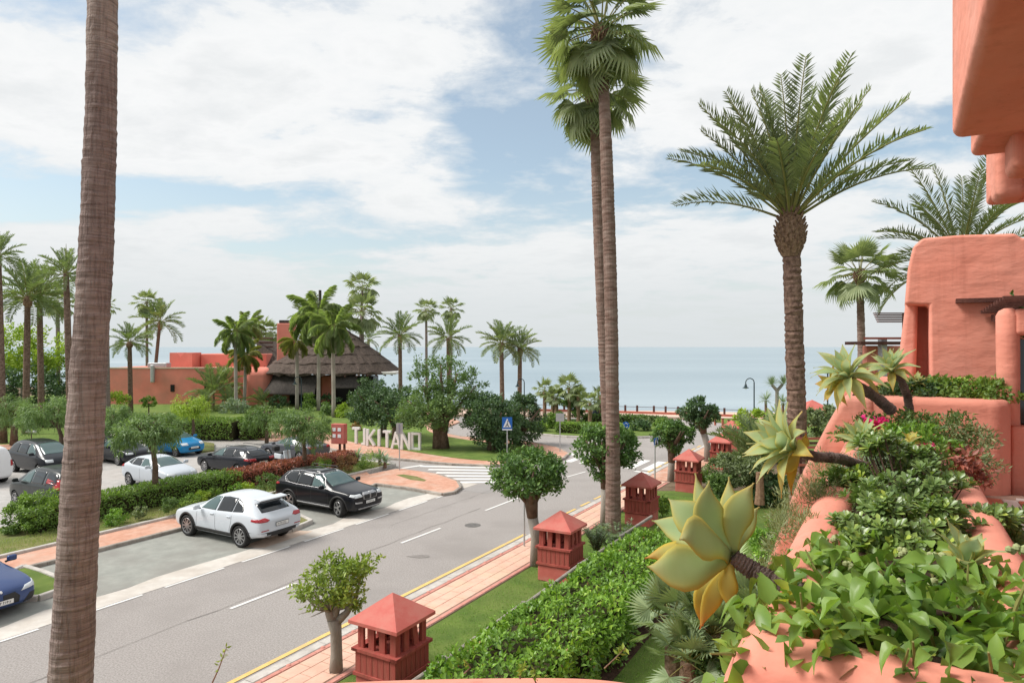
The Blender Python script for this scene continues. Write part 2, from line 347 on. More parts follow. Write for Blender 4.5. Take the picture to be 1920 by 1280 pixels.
# gardens on the right of the pavement
slab('garden_ground', st([(-14, -9.80), (47.2, -9.80)]) + px([(1345, 818), (1372, 803), (1356, 792), (1300, 785)]) + [Vector((30, 63, 0)), Vector((90, 50, 0)), Vector((60, -10, 0)), Vector((4, -14, 0))], .10, m_lawn)
sheet('mulch_bed', st([(2, -7.35), (22, -7.2), (22, -5.0), (2, -5.0)]), .104, m_mulch)
sheet('back_bed', [Vector((4.5, 31.5, 0)), Vector((17, 31.5, 0)), Vector((25, 37, 0)), Vector((14, 42, 0))], .104, m_earth)
# median between the bays and the parking lot
md = slab('median_path', st([(-14, -25.0), (27.5, -25.0), (26.3, -23.3), (-14, -23.3)]), .11, m_brick)
kerb_run(md, [ST(-12, -23.3), ST(26.2, -23.3)], .16, .125, .95, m_kerbd)
pl = slab('median_planter', st([(-14, -29.0), (30, -29.0), (30, -25.0), (-14, -25.0)]), .16, m_dry)
kerb_run(pl, [ST(-12, -25.0), ST(29.9, -25.0)], .17, .2, 1.05, m_kerb)
kerb_run(pl, [ST(29.9, -25.0), ST(29.9, -28.9)], .17, .2, .97, m_kerb)
tip_px = [(686, 915), (705, 906), (760, 913), (830, 925), (852, 921), (864, 912), (858, 901), (820, 888), (757, 879), (740, 879), (655, 897)]
tip = slab('end_island', px(tip_px, .11), .122, m_brick)
kerb_run(tip, px(tip_px[:8], .11), .16, .135, .7, m_kerbd)
sheet('island_grass', px([(742, 890), (757, 889), (782, 893), (800, 900), (795, 902), (770, 899)], .12), .127, m_dry)
for nm, pp in (('bay_divider', [(10, 1076), (44, 1061), (76, 1070), (108, 1083), (107, 1107), (72, 1119), (40, 1120)]), ('bay_divider', [(470, 985), (520, 962), (562, 966), (584, 976), (546, 992), (500, 1003)])):
    w = px(pp, .1); o = slab(nm, w, .11, m_dry if pp[0][0] > 100 else m_lawn); kerb_run(o, w + w[:1], .15, .16, .7, m_kerb)
# green with the letters, between the side street and the roundabout
gp = [(470, 820), (590, 834), (650, 847), (740, 859), (850, 869), (920, 872), (1000, 867), (1055, 859), (1068, 849), (1045, 838), (1000, 829), (930, 822), (866, 818), (836, 812), (838, 800), (862, 790), (820, 770), (560, 770), (440, 800), (370, 816)]
gr = slab('corner_pavement', px(gp, .1), .112, m_brick)
kerb_run(gr, px(gp[1:15], .1), .18, .13, 1.0, m_kerbd)
def smooth_poly(p, k=3):
    for _ in range(k):
        q = []
        for i in range(len(p)):
            a, c = p[i], p[(i + 1) % len(p)]; q += [(a[0] * .75 + c[0] * .25, a[1] * .75 + c[1] * .25), (a[0] * .25 + c[0] * .75, a[1] * .25 + c[1] * .75)]
        p = q
    return p
slab('green', [Vector((x, y, 0)) for x, y in smooth_poly([(p.x, p.y) for p in px([(560, 790), (640, 825), (700, 834), (790, 849), (880, 862), (960, 865), (1015, 858), (1030, 845), (985, 834), (900, 829), (800, 812), (800, 795), (700, 775)], .12)], 2)], .14, m_lawn)
slab('house_garden', [Vector(p) for p in ((-16, 62, 0), (-9.4, 66, 0), (-13, 82, 0), (-30, 98, 0), (-60, 110, 0), (-75, 70, 0), (-24, 58.5, 0))], .13, m_lawn)
slab('left_lawn', px([(-400, 790), (190, 795), (205, 812), (160, 832), (140, 838), (0, 846), (-400, 860)]), .12, m_lawn)
sheet('lawn_path', px([(-100, 838), (30, 832), (60, 836), (20, 842), (-100, 848)], .12), .126, m_brick)
isl = slab('car_park_islet', px([(362, 836), (375, 830), (402, 834), (402, 846), (372, 850)]), .13, m_dry)
# roundabout island
C0, RX, RY = Vector((7.6, 56.2, 0)), 7.3, 6.1
ell = [C0 + Vector((RX * math.cos(a), RY * math.sin(a), 0)) for a in np.linspace(0, math.tau, 41)[:-1]]
ri = slab('roundabout_island', ell, .2, m_lawn); kerb_run(ri, ell + ell[:1], .3, .16, 1.0, m_kerb)
# promenade, its low red wall and posts, and the lawn strip before it
slab('promenade', [Vector(p) for p in ((-8, 67.5, 0), (4, 66.6, 0), (17, 64.5, 0), (30, 60.0, 0), (80, 47, 0), (80, 58, 0), (60, 63.5, 0), (26, 69, 0), (8, 72, 0), (-4, 75, 0))], .10, m_prom)
# ================================================================== PLANT BUILDERS
def nrm(a): return a / np.maximum(np.linalg.norm(a, axis=1, keepdims=True), 1e-9)
def leaf_tris(pts, dirs, ups, L, Wd, fold=.25, wide=.45, curl=0.0):
    """each leaf a folded blade of two halves: base, right, tip, left"""
    n = len(pts); L = np.broadcast_to(np.asarray(L, float).reshape(-1, 1), (n, 1)); Wd = np.broadcast_to(np.asarray(Wd, float).reshape(-1, 1), (n, 1))
    side = nrm(np.cross(dirs, ups)); up = np.cross(side, dirs)
    mid = pts + dirs * L * wide; tip = pts + dirs * L - up * L * curl
    r = mid + side * Wd / 2 + up * Wd * fold; l = mid - side * Wd / 2 + up * Wd * fold
    V = np.stack([pts, r, tip, l], 1).reshape(-1, 3)
    b = np.arange(n)[:, None] * 4
    T = np.concatenate([b + [0, 1, 2], b + [0, 2, 3]], 1).reshape(-1, 3)
    return V, T
def blade_tris(pts, dirs, ups, L, Wd, fold=.2, curl=.25, paddle=False):
    """broader leaf of six triangles with a curved midrib, for plants close by"""
    n = len(pts); L = np.broadcast_to(np.asarray(L, float).reshape(-1, 1), (n, 1)); Wd = np.broadcast_to(np.asarray(Wd, float).reshape(-1, 1), (n, 1))
    side = nrm(np.cross(dirs, ups)); up = np.cross(side, dirs)
    def at(f, w, s): return pts + dirs * L * f - up * L * curl * f * f + side * Wd * .5 * w * s + up * Wd * fold * w
    if paddle: V = np.stack([at(0, 0, 0), at(.35, .5, 1), at(.35, .5, -1), at(.4, 0, 0), at(.80, 1.0, 1), at(.80, 1.0, -1), at(.85, 0, 0), at(1, 0, 0)], 1).reshape(-1, 3)
    else: V = np.stack([at(0, 0, 0), at(.3, .95, 1), at(.3, .95, -1), at(.35, 0, 0), at(.68, .72, 1), at(.68, .72, -1), at(.7, 0, 0), at(1, 0, 0)], 1).reshape(-1, 3)
    b = np.arange(n)[:, None] * 8; q = [(0, 1, 3), (0, 3, 2), (3, 1, 4), (3, 4, 6), (3, 6, 5), (3, 5, 2), (6, 4, 7), (6, 7, 5)]
    T = np.concatenate([b + list(t) for t in q], 1).reshape(-1, 3)
    return V, T
def crown_points(ells, n, rng, clump=.26, k=26, shell=.55, inner=.52):
    """points in lumps over a set of ellipsoids (cx,cy,cz,rx,ry,rz); returns points and outward directions"""
    ells = np.asarray(ells, float); w = (ells[:, 3] * ells[:, 4] * ells[:, 5]) ** (2 / 3); w /= w.sum()
    P_, O_ = [], []
    for e, share in zip(ells, w):
        c, r = e[:3], e[3:]; kk = max(8, int(k))
        d = nrm(rng.normal(size=(kk, 3))); rad = rng.uniform(inner, .92, (kk, 1)); cc = d * rad
        m = int(n * share); idx = rng.integers(0, kk, m); cr = rng.uniform(.6, 1.25, kk)[idx][:, None] * clump
        dd = nrm(rng.normal(size=(m, 3))); q = cc[idx] + dd * cr * (1 - shell * rng.random((m, 1)) ** 1.5)
        P_.append(c + q * r); O_.append(nrm(nrm(q) * .7 + dd * .8))
    return np.concatenate(P_), np.concatenate(O_)
def box_points(path, hw, h0, h1, n, rng, lump=.10, top=.5):
    """points over the faces of a clipped hedge that follows path [(x,y)...]; h1 may vary along it"""
    p = np.asarray([(q[0], q[1]) for q in path], float); seg = np.linalg.norm(np.diff(p, axis=0), axis=1); L = seg.sum(); cum = np.concatenate([[0], np.cumsum(seg)])
    s = rng.random(n) * L; i = np.clip(np.searchsorted(cum, s, 'right') - 1, 0, len(seg) - 1); f = ((s - cum[i]) / seg[i])[:, None]
    c = p[i] * (1 - f) + p[i + 1] * f; d = (p[i + 1] - p[i]) / seg[i][:, None]; nr = np.stack([d[:, 1], -d[:, 0]], 1)
    hh = np.interp(s, cum, np.broadcast_to(h1, (len(cum),)))
    u = rng.random(n); side = np.sign(rng.random(n) - .5); ist = u < top
    off = np.where(ist, rng.uniform(-1, 1, n), side * (1 - .25 * rng.random(n) ** 2)); zz = np.where(ist, 1 - .18 * rng.random(n) ** 2, rng.random(n) ** .8)
    rr = 1 - .12 * np.clip(zz - .75, 0, 1) / .25 * np.abs(off) ** 3
    ln = np.array([mnoise.noise(Vector((a * 1.1, b * 3.0, z * 2.0))) for a, b, z in zip(s, off, zz)]) * lump
    xy = c + nr * (off * (hw + ln) * rr)[:, None]; z = h0 + (hh - h0) * zz * rr + ln * ist + rng.normal(size=n) * .015
    out = np.concatenate([nr * np.where(ist, off * .4, side)[:, None], np.where(ist, 1.0, .25)[:, None]], 1)
    # both ends of the hedge
    e = rng.random(n) < (2 * hw / (L + 2 * hw) * .6)
    k = np.where(rng.random(n) < .5, 0, len(p) - 1); kd = np.where(k == 0, 0, len(seg) - 1); dd = (p[kd + 1] - p[kd]) / seg[kd][:, None]; sg = np.where(k == 0, -1, 1)
    exy = p[k] + np.stack([dd[:, 1], -dd[:, 0]], 1) * (rng.uniform(-1, 1, n) * hw)[:, None] + dd * (sg * rng.uniform(-.05, .1, n))[:, None]
    ehz = np.where(k == 0, np.broadcast_to(h1, (len(cum),))[0], np.broadcast_to(h1, (len(cum),))[-1])
    xy = np.where(e[:, None], exy, xy); z = np.where(e, h0 + (ehz - h0) * rng.random(n), z)
    out = np.where(e[:, None], np.concatenate([dd * sg[:, None], np.full((n, 1), .3)], 1), out)
    return np.concatenate([xy, z[:, None]], 1), nrm(out)
def orient(out, rng, spread=.8, lift=.15, droop=0.0):
    d = nrm(out * .55 + rng.normal(size=out.shape) * spread + np.array([0, 0, lift - droop])); u = nrm(out + np.array([0, 0, .6]) + rng.normal(size=out.shape) * .35)
    return d, u
def foliage(name, pts, out, L, ratio, rng, mat, parent=None, kind=None, spread=.8, lift=.15, droop=0.0, fold=.25, blade=False, vary=.35):
    d, u = orient(out, rng, spread, lift, droop); l = L * rng.uniform(1 - vary, 1 + vary, len(pts))
    V, T = (blade_tris if blade else leaf_tris)(pts, d, u, l, l * ratio, fold)
    return ob(name, fast_mesh(name, V, T), mat, parent, kind)
def limb_tree_mb(trunks, n=8):
    b = MB()
    for path, rad in trunks: b.tube(path, rad, n)
    return b
m_ficus = LEAF('ficus_leaf', (.028, .062, .018), (.072, .135, .03), (.15, .235, .05), .25)
m_ficusd = LEAF('ficus_leaf_dark', (.022, .048, .020), (.052, .095, .034), (.11, .17, .05), .22)
m_young = LEAF('ficus_leaf_young', (.075, .12, .020), (.165, .22, .035), (.24, .28, .05), .3)
m_pepper = LEAF('pepper_leaf', (.055, .095, .035), (.115, .175, .06), (.17, .25, .07), .3)
m_lime = LEAF('bright_leaf', (.11, .17, .02), (.22, .29, .035), (.32, .38, .05), .35)
m_mid = LEAF('mid_leaf', (.04, .075, .022), (.085, .14, .035), (.13, .20, .05), .28)
m_hedge = LEAF('hedge_leaf', (.05, .092, .018), (.12, .195, .032), (.25, .34, .055), .28)
m_red = LEAF('red_hedge_leaf', (.09, .034, .028), (.26, .082, .055), (.42, .18, .10), .22)
m_hib = LEAF('hibiscus_leaf', (.052, .112, .018), (.135, .235, .032), (.29, .39, .06), .3, .35)
m_olive = LEAF('olive_leaf', (.075, .10, .045), (.13, .165, .075), (.19, .22, .11), .25)
m_grey = LEAF('grey_leaf', (.09, .125, .085), (.16, .205, .135), (.24, .28, .18), .25)
m_brown = LEAF('dry_leaf', (.10, .055, .025), (.20, .12, .05), (.28, .19, .09), .2)
m_twig = M('bark_brown', (.10, .065, .045), (.19, .135, .10), 5, .9, .7, 40, .15)
m_bark = M('bark_grey', (.27, .24, .205), (.40, .37, .33), 4, .9, .6, 35, .15, stretch=(1, 1, .35), c3=(.19, .165, .13), s3=2)
m_datetrunk = M('date_trunk', (.10, .065, .048), (.235, .165, .125), 7, .95, 1.0, 30, .1)
m_datetrunk2 = M('date_trunk_cut', (.21, .12, .075), (.36, .23, .15), 7, .95, 1.0, 30, .1)
m_datewarm = M('date_trunk_warm', (.11, .066, .052), (.31, .20, .155), 7, .95, 1.0, 30, .1)
m_wash = M('fan_palm_trunk', (.15, .095, .075), (.25, .17, .14), 3.2, .95, 1.0, 24, .1, stretch=(1, 1, 3.0), c3=(.31, .235, .2), s3=2.2)
m_washfar = M('fan_palm_trunk_grey', (.17, .135, .115), (.27, .225, .2), 3.2, .95, .8, 24, .1, stretch=(1, 1, 3.0))
m_boot = M('palm_boots', (.14, .085, .058), (.34, .225, .155), 9, .95, 1.0, 30, .1)
m_datefr = LEAF('date_frond', (.085, .105, .058), (.15, .178, .092), (.215, .24, .13), .3, .45, .4)
m_datefar = LEAF('date_frond_far', (.075, .105, .05), (.135, .175, .08), (.19, .23, .11), .3, .45, .4)
m_fanfr = LEAF('fan_frond', (.085, .108, .058), (.155, .185, .095), (.235, .255, .14), .34, .45, .5)
m_queen = LEAF('queen_frond', (.10, .14, .06), (.19, .245, .095), (.27, .31, .13), .42, .45, .5)
m_queeny = LEAF('queen_frond_pale', (.13, .15, .04), (.22, .22, .06), (.30, .27, .09), .3, .5, .5)
m_petiole = M('petiole', (.16, .17, .045), (.26, .24, .08), 6, .6, spec=.3)

def arch(L, bend, n=9, bend0=0.0):
    """points of a rib that starts along +X and bends down by `bend` radians in all"""
    p = [Vector((0, 0, 0))]; 
    for i in range(n):
        a = bend0 - bend * ((i + .5) / n) ** 1.5; p.append(p[-1] + Vector((math.cos(a), 0, math.sin(a))) * (L / n))
    return p
def along(p, f):
    x = f * (len(p) - 1); i = min(int(x), len(p) - 2); q = p[i].lerp(p[i + 1], x - i); return q, (p[i + 1] - p[i]).normalized()
FR = {}
def pinnate(key, bend, nl=46, ll=.26, vee=.5, droop=0.0, w=.018, bare=.16, mat=None, rng=None, bunch=1):
    if key in FR: return FR[key]
    rng = np.random.default_rng(abs(hash(key)) % 1000 if False else sum(map(ord, key))); p = arch(1.0, bend, 10)
    pts, dr, up, L = [], [], [], []
    for i in range(nl):
        f = bare + (1 - bare) * (i + .5) / nl
        q, t = along(p, f); upv = Vector((0, 1, 0)).cross(t) * -1
        if upv.z < 0: upv = -upv
        l = ll * (math.sin(math.pi * min(1, .22 + .72 * (i / nl))) ** .7) * rng.uniform(.85, 1.12)
        for sg in (-1, 1):
            for k in range(bunch):
                fw = rng.uniform(.45, .8); ve = vee + rng.uniform(-.25, .25) + (k - .5 * (bunch - 1)) * .5
                d = (t * fw + Vector((0, sg, 0)) * .8 + upv * ve - Vector((0, 0, droop * rng.uniform(.6, 1.3)))).normalized()
                pts.append(q); dr.append(d); up.append(upv); L.append(l)
    V, T = leaf_tris(np.array(pts), np.array(dr), np.array(up), np.array(L), w * np.ones(len(L)), .25, .4, .10 + droop * .25)
    b = MB(); b.tube(p, list(np.linspace(.011, .003, len(p))), 4, False); n0 = len(V)
    tri = [(f[0], f[1], f[2]) for f in b.f] + [(f[0], f[2], f[3]) for f in b.f]
    me = fast_mesh('frond', np.concatenate([V, np.array(b.v)]), np.concatenate([T, np.array(tri) + n0]), [0] * len(T) + [1] * len(tri))
    me.materials.append(mat); me.materials.append(m_petiole); FR[key] = me; return me
def fan(key, bend, seg=22, pet=.42, blade=.62, tipdroop=.5, mat=None, w=.075, span=250):
    if key in FR: return FR[key]
    rng = np.random.default_rng(sum(map(ord, key))); p = arch(pet, bend * .45, 5); hub = p[-1]; t = (p[-1] - p[-2]).normalized(); side = Vector((0, 1, 0)); upv = t.cross(side); upv = upv if upv.z > 0 else -upv
    V, T = [], []
    for i in range(seg):
        a = R(-span / 2 + span * i / (seg - 1)); l = blade * (.72 + .28 * math.cos(a * .6)) * rng.uniform(.88, 1.1)
        d = (t * math.cos(a) + side * math.sin(a) + upv * .10 * math.cos(3 * a)).normalized(); s = d.cross(upv).normalized()
        m1 = hub + d * l * .55; dd = (d - Vector((0, 0, 1)) * tipdroop * rng.uniform(.5, 1.4)).normalized(); m2 = m1 + dd * l * .5
        fo = upv * w * .22; o = len(V)
        V += [hub, m1 + s * w * .55 + fo, m1 - s * w * .55 + fo, m1 - fo, m2]
        T += [(o, o + 1, o + 3), (o, o + 3, o + 2), (o + 3, o + 1, o + 4), (o + 3, o + 4, o + 2)]
    b = MB(); b.tube(p, list(np.linspace(.016, .008, len(p))), 4, False); n0 = len(V)
    tri = [(f[0], f[1], f[2]) for f in b.f] + [(f[0], f[2], f[3]) for f in b.f]
    me = fast_mesh('frond', np.array([tuple(v) for v in V] + b.v), np.concatenate([np.array(T), np.array(tri) + n0]), [0] * len(T) + [1] * len(tri))
    me.materials.append(mat); me.materials.append(m_petiole); FR[key] = me; return me
def ringed(path, rad, n, ring, amp, rng, seg=14, boots=False):
    """trunk with rings (old leaf scars) modelled along its length"""
    path = [Vector(p) for p in path]; tot = sum((path[i + 1] - path[i]).length for i in range(len(path) - 1)); k = max(6, int(tot / ring))
    pp, rr = [], []
    for i in range(k + 1):
        f = i / k; q, t = along(path, f); r = np.interp(f, np.linspace(0, 1, len(rad)), rad)
        pp.append(q + Vector((rng.normal(), rng.normal(), 0)) * amp * .25); rr.append(r * (1 + (amp if i % 2 else -amp) * rng.uniform(.3, 1.2)))
    return MB().tube(pp, rr, seg)
def palm(kind, base, top, r0, r1, cr, nf, label, name=None, group=None, lean=0.0, far=False, cat='palm tree', mats=None, seed=1, pine=0.0, elo=-25, ehi=84, fr_scale=1.0, trunkmat=None, spear=False, dead=0):
    rng = np.random.default_rng(seed); base = Vector(base); top = Vector(top); d = top - base
    t = thing(name or {'date': 'date_palm', 'fan': 'fan_palm', 'queen': 'queen_palm'}[kind], label, cat, base, 0, group)
    bow = Vector((-d.y, d.x, 0)); bow = bow.normalized() if bow.length > .01 else Vector((1, 0, 0))
    sx = Vector((1, 0, 0)) * lean
    path = [d * f + sx * math.sin(math.pi * f) for f in np.linspace(0, 1, 9)]; path[0].z -= .15
    if kind == 'fan': rad = [r0 * 1.25, r0 * 1.02, r0, r0 * .95, r1]; tm = trunkmat or (m_washfar if far else m_wash)
    elif kind == 'date': rad = [r0 * 1.15, r0, r0 * .95, r0 * .92, r1]; tm = trunkmat or m_datetrunk
    else: rad = [r0 * 1.15, r0, r0, r0 * .95, r1 * .7]; tm = trunkmat or m_bark
    if far: MB().tube(path, list(np.interp(np.linspace(0, 1, 9), np.linspace(0, 1, 5), rad)), 8).build('trunk', tm, t, smooth=True)
    else: ringed(path, rad, 9, .11 if kind == 'date' else .075, .045 if kind == 'date' else .022, rng, 16).build('trunk', tm, t, smooth=False)
    if pine:                                       # swollen head of cut leaf bases under the crown
        L = pine; b = MB(); b.tube([d - Vector((0, 0, L * (1 - f))) for f in (0, .12, .3, .55, .8, 1.0)], [r1 * .95, r1 * 1.25, r1 * 1.62, r1 * 1.7, r1 * 1.35, r1 * .8], 12)
        if not far:
            for i in range(110):
                a = i * 2.4; f = i / 110; z = d.z - L * (1 - f); rr = np.interp(f, [0, .12, .3, .55, .8, 1], [.95, 1.25, 1.62, 1.7, 1.35, .8]) * r1
                o = Vector((math.cos(a), math.sin(a), 0)); c = Vector((d.x, d.y, z)) + o * rr
                b.tube([c - o * .05, c + o * .03 + Vector((0, 0, .09)), c + o * .09 + Vector((0, 0, .2))], [.055, .05, .03], 4)
        b.build('leaf_bases', m_boot, t)
    ga = 2.39996
    for i in range(nf):
        f = (i + .5) / nf; el = ehi + (elo - ehi) * f ** .9 + rng.normal() * 5; az = i * ga + rng.normal() * .18
        s = cr * rng.uniform(.86, 1.08)
        if kind == 'date':
            v = 0 if el > 52 else 1 if el > 15 else 2; s *= (.92 if far else 1.04, 1.0, .95)[v]
            me = pinnate(('df' if far else 'dn') + str(v), (.28, .62, .95)[v], 24 if far else 46, .25 if far else .165, .5, .05, .034 if far else .0125, .2, mats or (m_datefar if far else m_datefr))
        elif kind == 'queen':
            v = 0 if el > 50 else 1 if el > 5 else 2
            me = pinnate('q%d%s' % (v, (mats or m_queen).name), (1.1, 1.9, 1.6)[v], 34, .30, .25, 1.05, .017, .14, mats or m_queen, bunch=2)
        else:
            v = 0 if el > 40 else 1 if el > -5 else 2; s *= (.88, 1.0, .96)[v]
            me = fan(('ff' if far else 'fn') + str(v), (.3, .7, 1.1)[v], 13 if far else 36, .56, .5, (.3, .7, 1.2)[v], mats or m_fanfr, .09 if far else .024, 205)
        o = bpy.data.objects.new('frond', me); put(o, t)
        up = d + Vector((math.cos(az), math.sin(az), 0)) * r1 * .5 - Vector((0, 0, r1 * 1.2 * f))
        o.matrix_local = Matrix.Translation(up) @ Matrix.Rotation(az, 4, 'Z') @ Matrix.Rotation(R(-el), 4, 'Y') @ Matrix.Rotation(rng.normal() * .22, 4, 'X') @ Matrix.Scale(s * fr_scale, 4)
    if spear:
        MB().tube([d, d + Vector((0, 0, cr * .55)), d + Vector((0, 0, cr * 1.0))], [.09, .05, .012], 5).build('spear_leaf', m_petiole, t)
    return t
def tree(name, label, base, crowns, n, leaf, ratio, mat, trunks, seed=1, group=None, cat='tree', clump=.26, k=26, bark=None, droop=0.0, spread=.8, blade=False, shell=.55, trunk_n=8, inner=.52):
    """base in the world; crowns and trunk paths are relative to it"""
    rng = np.random.default_rng(seed); t = thing(name, label, cat, base, 0, group)
    if trunks: limb_tree_mb(trunks, trunk_n).build('trunk', bark or m_bark, t, smooth=True)
    p, o = crown_points(crowns, n, rng, clump, k, shell, inner); foliage('crown', p, o, leaf, ratio, rng, mat, t, droop=droop, spread=spread, blade=blade)
    return t
def bush(name, label, base, r, n, leaf, mat, seed=1, ratio=.5, cat='shrub', group=None, clump=.3, k=18, **kw):
    rng = np.random.default_rng(seed); rx, ry, rz = r if hasattr(r, '__len__') else (r, r, r)
    p, o = crown_points([(0, 0, rz * .92, rx, ry, rz)], n, rng, clump, k); p[:, 2] = np.maximum(p[:, 2], .02)
    t = foliage(name, p, o, leaf, ratio, rng, mat, **kw); t.location = base
    return tag(t, label, cat, group)
def hedge(name, label, path, hw, h0, h1, n, leaf, mat, seed=1, ratio=.5, core=True, lump=.1, top=.5, group=None, blade=False):
    rng = np.random.default_rng(seed); c = Vector((path[0][0], path[0][1], h0)); t = thing(name, label, 'hedge', c, 0, group)
    rel = [(p[0] - c.x, p[1] - c.y) for p in path]; hh = (np.asarray(h1) - h0)
    p, o = box_points(rel, hw, 0, hh, n, rng, lump, top); foliage('foliage', p, o, leaf, ratio, rng, mat, t, blade=blade)
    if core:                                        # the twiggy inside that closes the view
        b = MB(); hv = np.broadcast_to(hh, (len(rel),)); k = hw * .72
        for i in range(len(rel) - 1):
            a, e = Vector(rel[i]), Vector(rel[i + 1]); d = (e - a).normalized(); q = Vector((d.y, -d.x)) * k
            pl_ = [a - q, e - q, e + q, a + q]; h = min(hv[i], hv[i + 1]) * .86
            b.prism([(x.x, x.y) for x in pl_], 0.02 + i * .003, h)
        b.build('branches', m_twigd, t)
    return t
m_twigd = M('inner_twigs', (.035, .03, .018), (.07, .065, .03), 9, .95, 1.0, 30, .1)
# ================================================================== PALMS
def Pg(u, v, D): return P(u, v, D)
# the big trunk close to the balcony
t = thing('fan_palm', 'tall ringed brown palm trunk close by at the left, taller than the picture', 'palm tree', (-5.27, 8.0, .1))
rng = np.random.default_rng(5)
def near_trunk():
    path = [P(132, 1280, 8.0), P(148, 980, 8.0), P(166, 700, 8.03), P(180, 480, 8.05), P(189, 230, 8.1), P(193, 0, 8.12), P(196, -260, 8.15), P(198, -520, 8.15)]
    base = Vector((-5.27, 8.0, .1)); path = [P(122, 1700, 8.0)] + path; path[0].z = 0
    pts = []; tot = 0
    k = 330; V = []; n = 40; rg = np.random.default_rng(2)
    zs = [p.z for p in path]; W_ = [.265, .236, .208, .196, .184, .172, .163, .15, .14]
    for i in range(k + 1):
        z = zs[0] + (zs[-1] - zs[0]) * i / k
        x = np.interp(z, zs, [p.x for p in path]) - base.x; y = np.interp(z, zs, [p.y for p in path]) - base.y; r = np.interp(z, zs, W_)
        ridge = (.007 if i % 3 == 0 else -.004 if i % 3 == 1 else 0) * rg.uniform(.3, 1.4)
        for a in range(n):
            an = a * math.tau / n; w = mnoise.noise(Vector((math.cos(an) * 1.6, math.sin(an) * 1.6, z * 2.6))) * .012 + mnoise.noise(Vector((math.cos(an) * 5, math.sin(an) * 5, z * 9))) * .006
            zz = z + .018 * mnoise.noise(Vector((math.cos(an) * 2, math.sin(an) * 2, i * .35)))
            rr = r + ridge * (.6 + .8 * mnoise.noise(Vector((an * 2, z * 3, 5)))) + w
            V.append((x + rr * math.cos(an), y + rr * math.sin(an), zz - base.z))
    b = MB(); b.v = V; b.f = [(i * n + a, i * n + (a + 1) % n, (i + 1) * n + (a + 1) % n, (i + 1) * n + a) for i in range(k) for a in range(n)]; b.m = [0] * len(b.f)
    b.build('trunk', m_trunk, t, smooth=False)
    return path[-1] - base
def trunk_mat():
    m = bpy.data.materials.new('near_palm_bark'); m.use_nodes = True; nt = m.node_tree; N, L = NT(nt); bs = nt.nodes['Principled BSDF']
    tc = N('ShaderNodeTexCoord'); mp = N('ShaderNodeMapping'); mp.inputs['Scale'].default_value = (1.0, 1.0, 15); L(tc.outputs['Object'], mp.inputs[0])
    n = N('ShaderNodeTexNoise', i_Scale=2.6, i_Detail=8.0, i_Roughness=.7); L(mp.outputs[0], n.inputs['Vector'])
    mp2 = N('ShaderNodeMapping'); mp2.inputs['Scale'].default_value = (34, 34, 2.2); L(tc.outputs['Object'], mp2.inputs[0])
    v = N('ShaderNodeTexNoise', i_Scale=1.0, i_Detail=3.0, i_Roughness=.6); L(mp2.outputs[0], v.inputs['Vector'])
    n4 = N('ShaderNodeTexNoise', i_Scale=.8, i_Detail=4.0); L(tc.outputs['Object'], n4.inputs['Vector'])
    r = ramp(N, [(.28, (.105, .083, .074)), (.44, (.225, .18, .162)), (.58, (.30, .248, .226)), (.75, (.41, .357, .332))]); L(n.outputs[0], r.inputs[0])
    r2 = ramp(N, [(.36, .45), (.5, 1.0)]); L(v.outputs[0], r2.inputs[0])
    mx = N('ShaderNodeMix', data_type='RGBA', blend_type='MULTIPLY'); mx.inputs[0].default_value = .38; L(r.outputs[0], mx.inputs[6]); L(r2.outputs[0], mx.inputs[7])
    r4 = ramp(N, [(.4, (.82, .74, .74)), (.6, (1.1, 1.05, 1.02))]); L(n4.outputs[0], r4.inputs[0])
    m4 = N('ShaderNodeMix', data_type='RGBA', blend_type='MULTIPLY'); m4.inputs[0].default_value = 1; L(mx.outputs[2], m4.inputs[6]); L(r4.outputs[0], m4.inputs[7]); L(m4.outputs[2], bs.inputs['Base Color'])
    ad = N('ShaderNodeMath', operation='ADD'); L(n.outputs[0], ad.inputs[0]); L(r2.outputs[0], ad.inputs[1])
    b = N('ShaderNodeBump'); b.inputs['Strength'].default_value = .7; b.inputs['Distance'].default_value = .02; L(ad.outputs[0], b.inputs['Height']); L(b.outputs[0], bs.inputs['Normal'])
    bs.inputs['Roughness'].default_value = .9; bs.inputs['Specular IOR Level'].default_value = .15
    return m
m_trunk = trunk_mat(); tp = near_trunk()
for i in range(16):
    o = bpy.data.objects.new('frond', fan('fn%d' % (i % 3), (.3, .7, 1.1)[i % 3], 24, .56, .5, (.2, .45, .9)[i % 3], m_fanfr, .048, 215)); put(o, t)
    o.matrix_local = Matrix.Translation(tp) @ Matrix.Rotation(i * 2.4, 4, 'Z') @ Matrix.Rotation(R(-75 + i * 7), 4, 'Y') @ Matrix.Scale(1.9, 4)
# twin fan palms by the pavement
tall = 'slender fan palms beside the pavement'
b1, b2 = Vector((3.72, 24.5, .1)), Vector((4.18, 27.6, .1))
palm('fan', b1, P(1127, 52, 24.6), .24, .17, 2.5, 40, 'very tall slender fan palm with its crown cut by the top of the picture', group=tall, seed=11, elo=-66, pine=.9, lean=.12)
palm('fan', b2, P(1113, 165, 27.6), .25, .18, 2.35, 36, 'slender fan palm just behind the tallest one, its crown lower', group=tall, seed=12, elo=-62, pine=.8, lean=-.05)
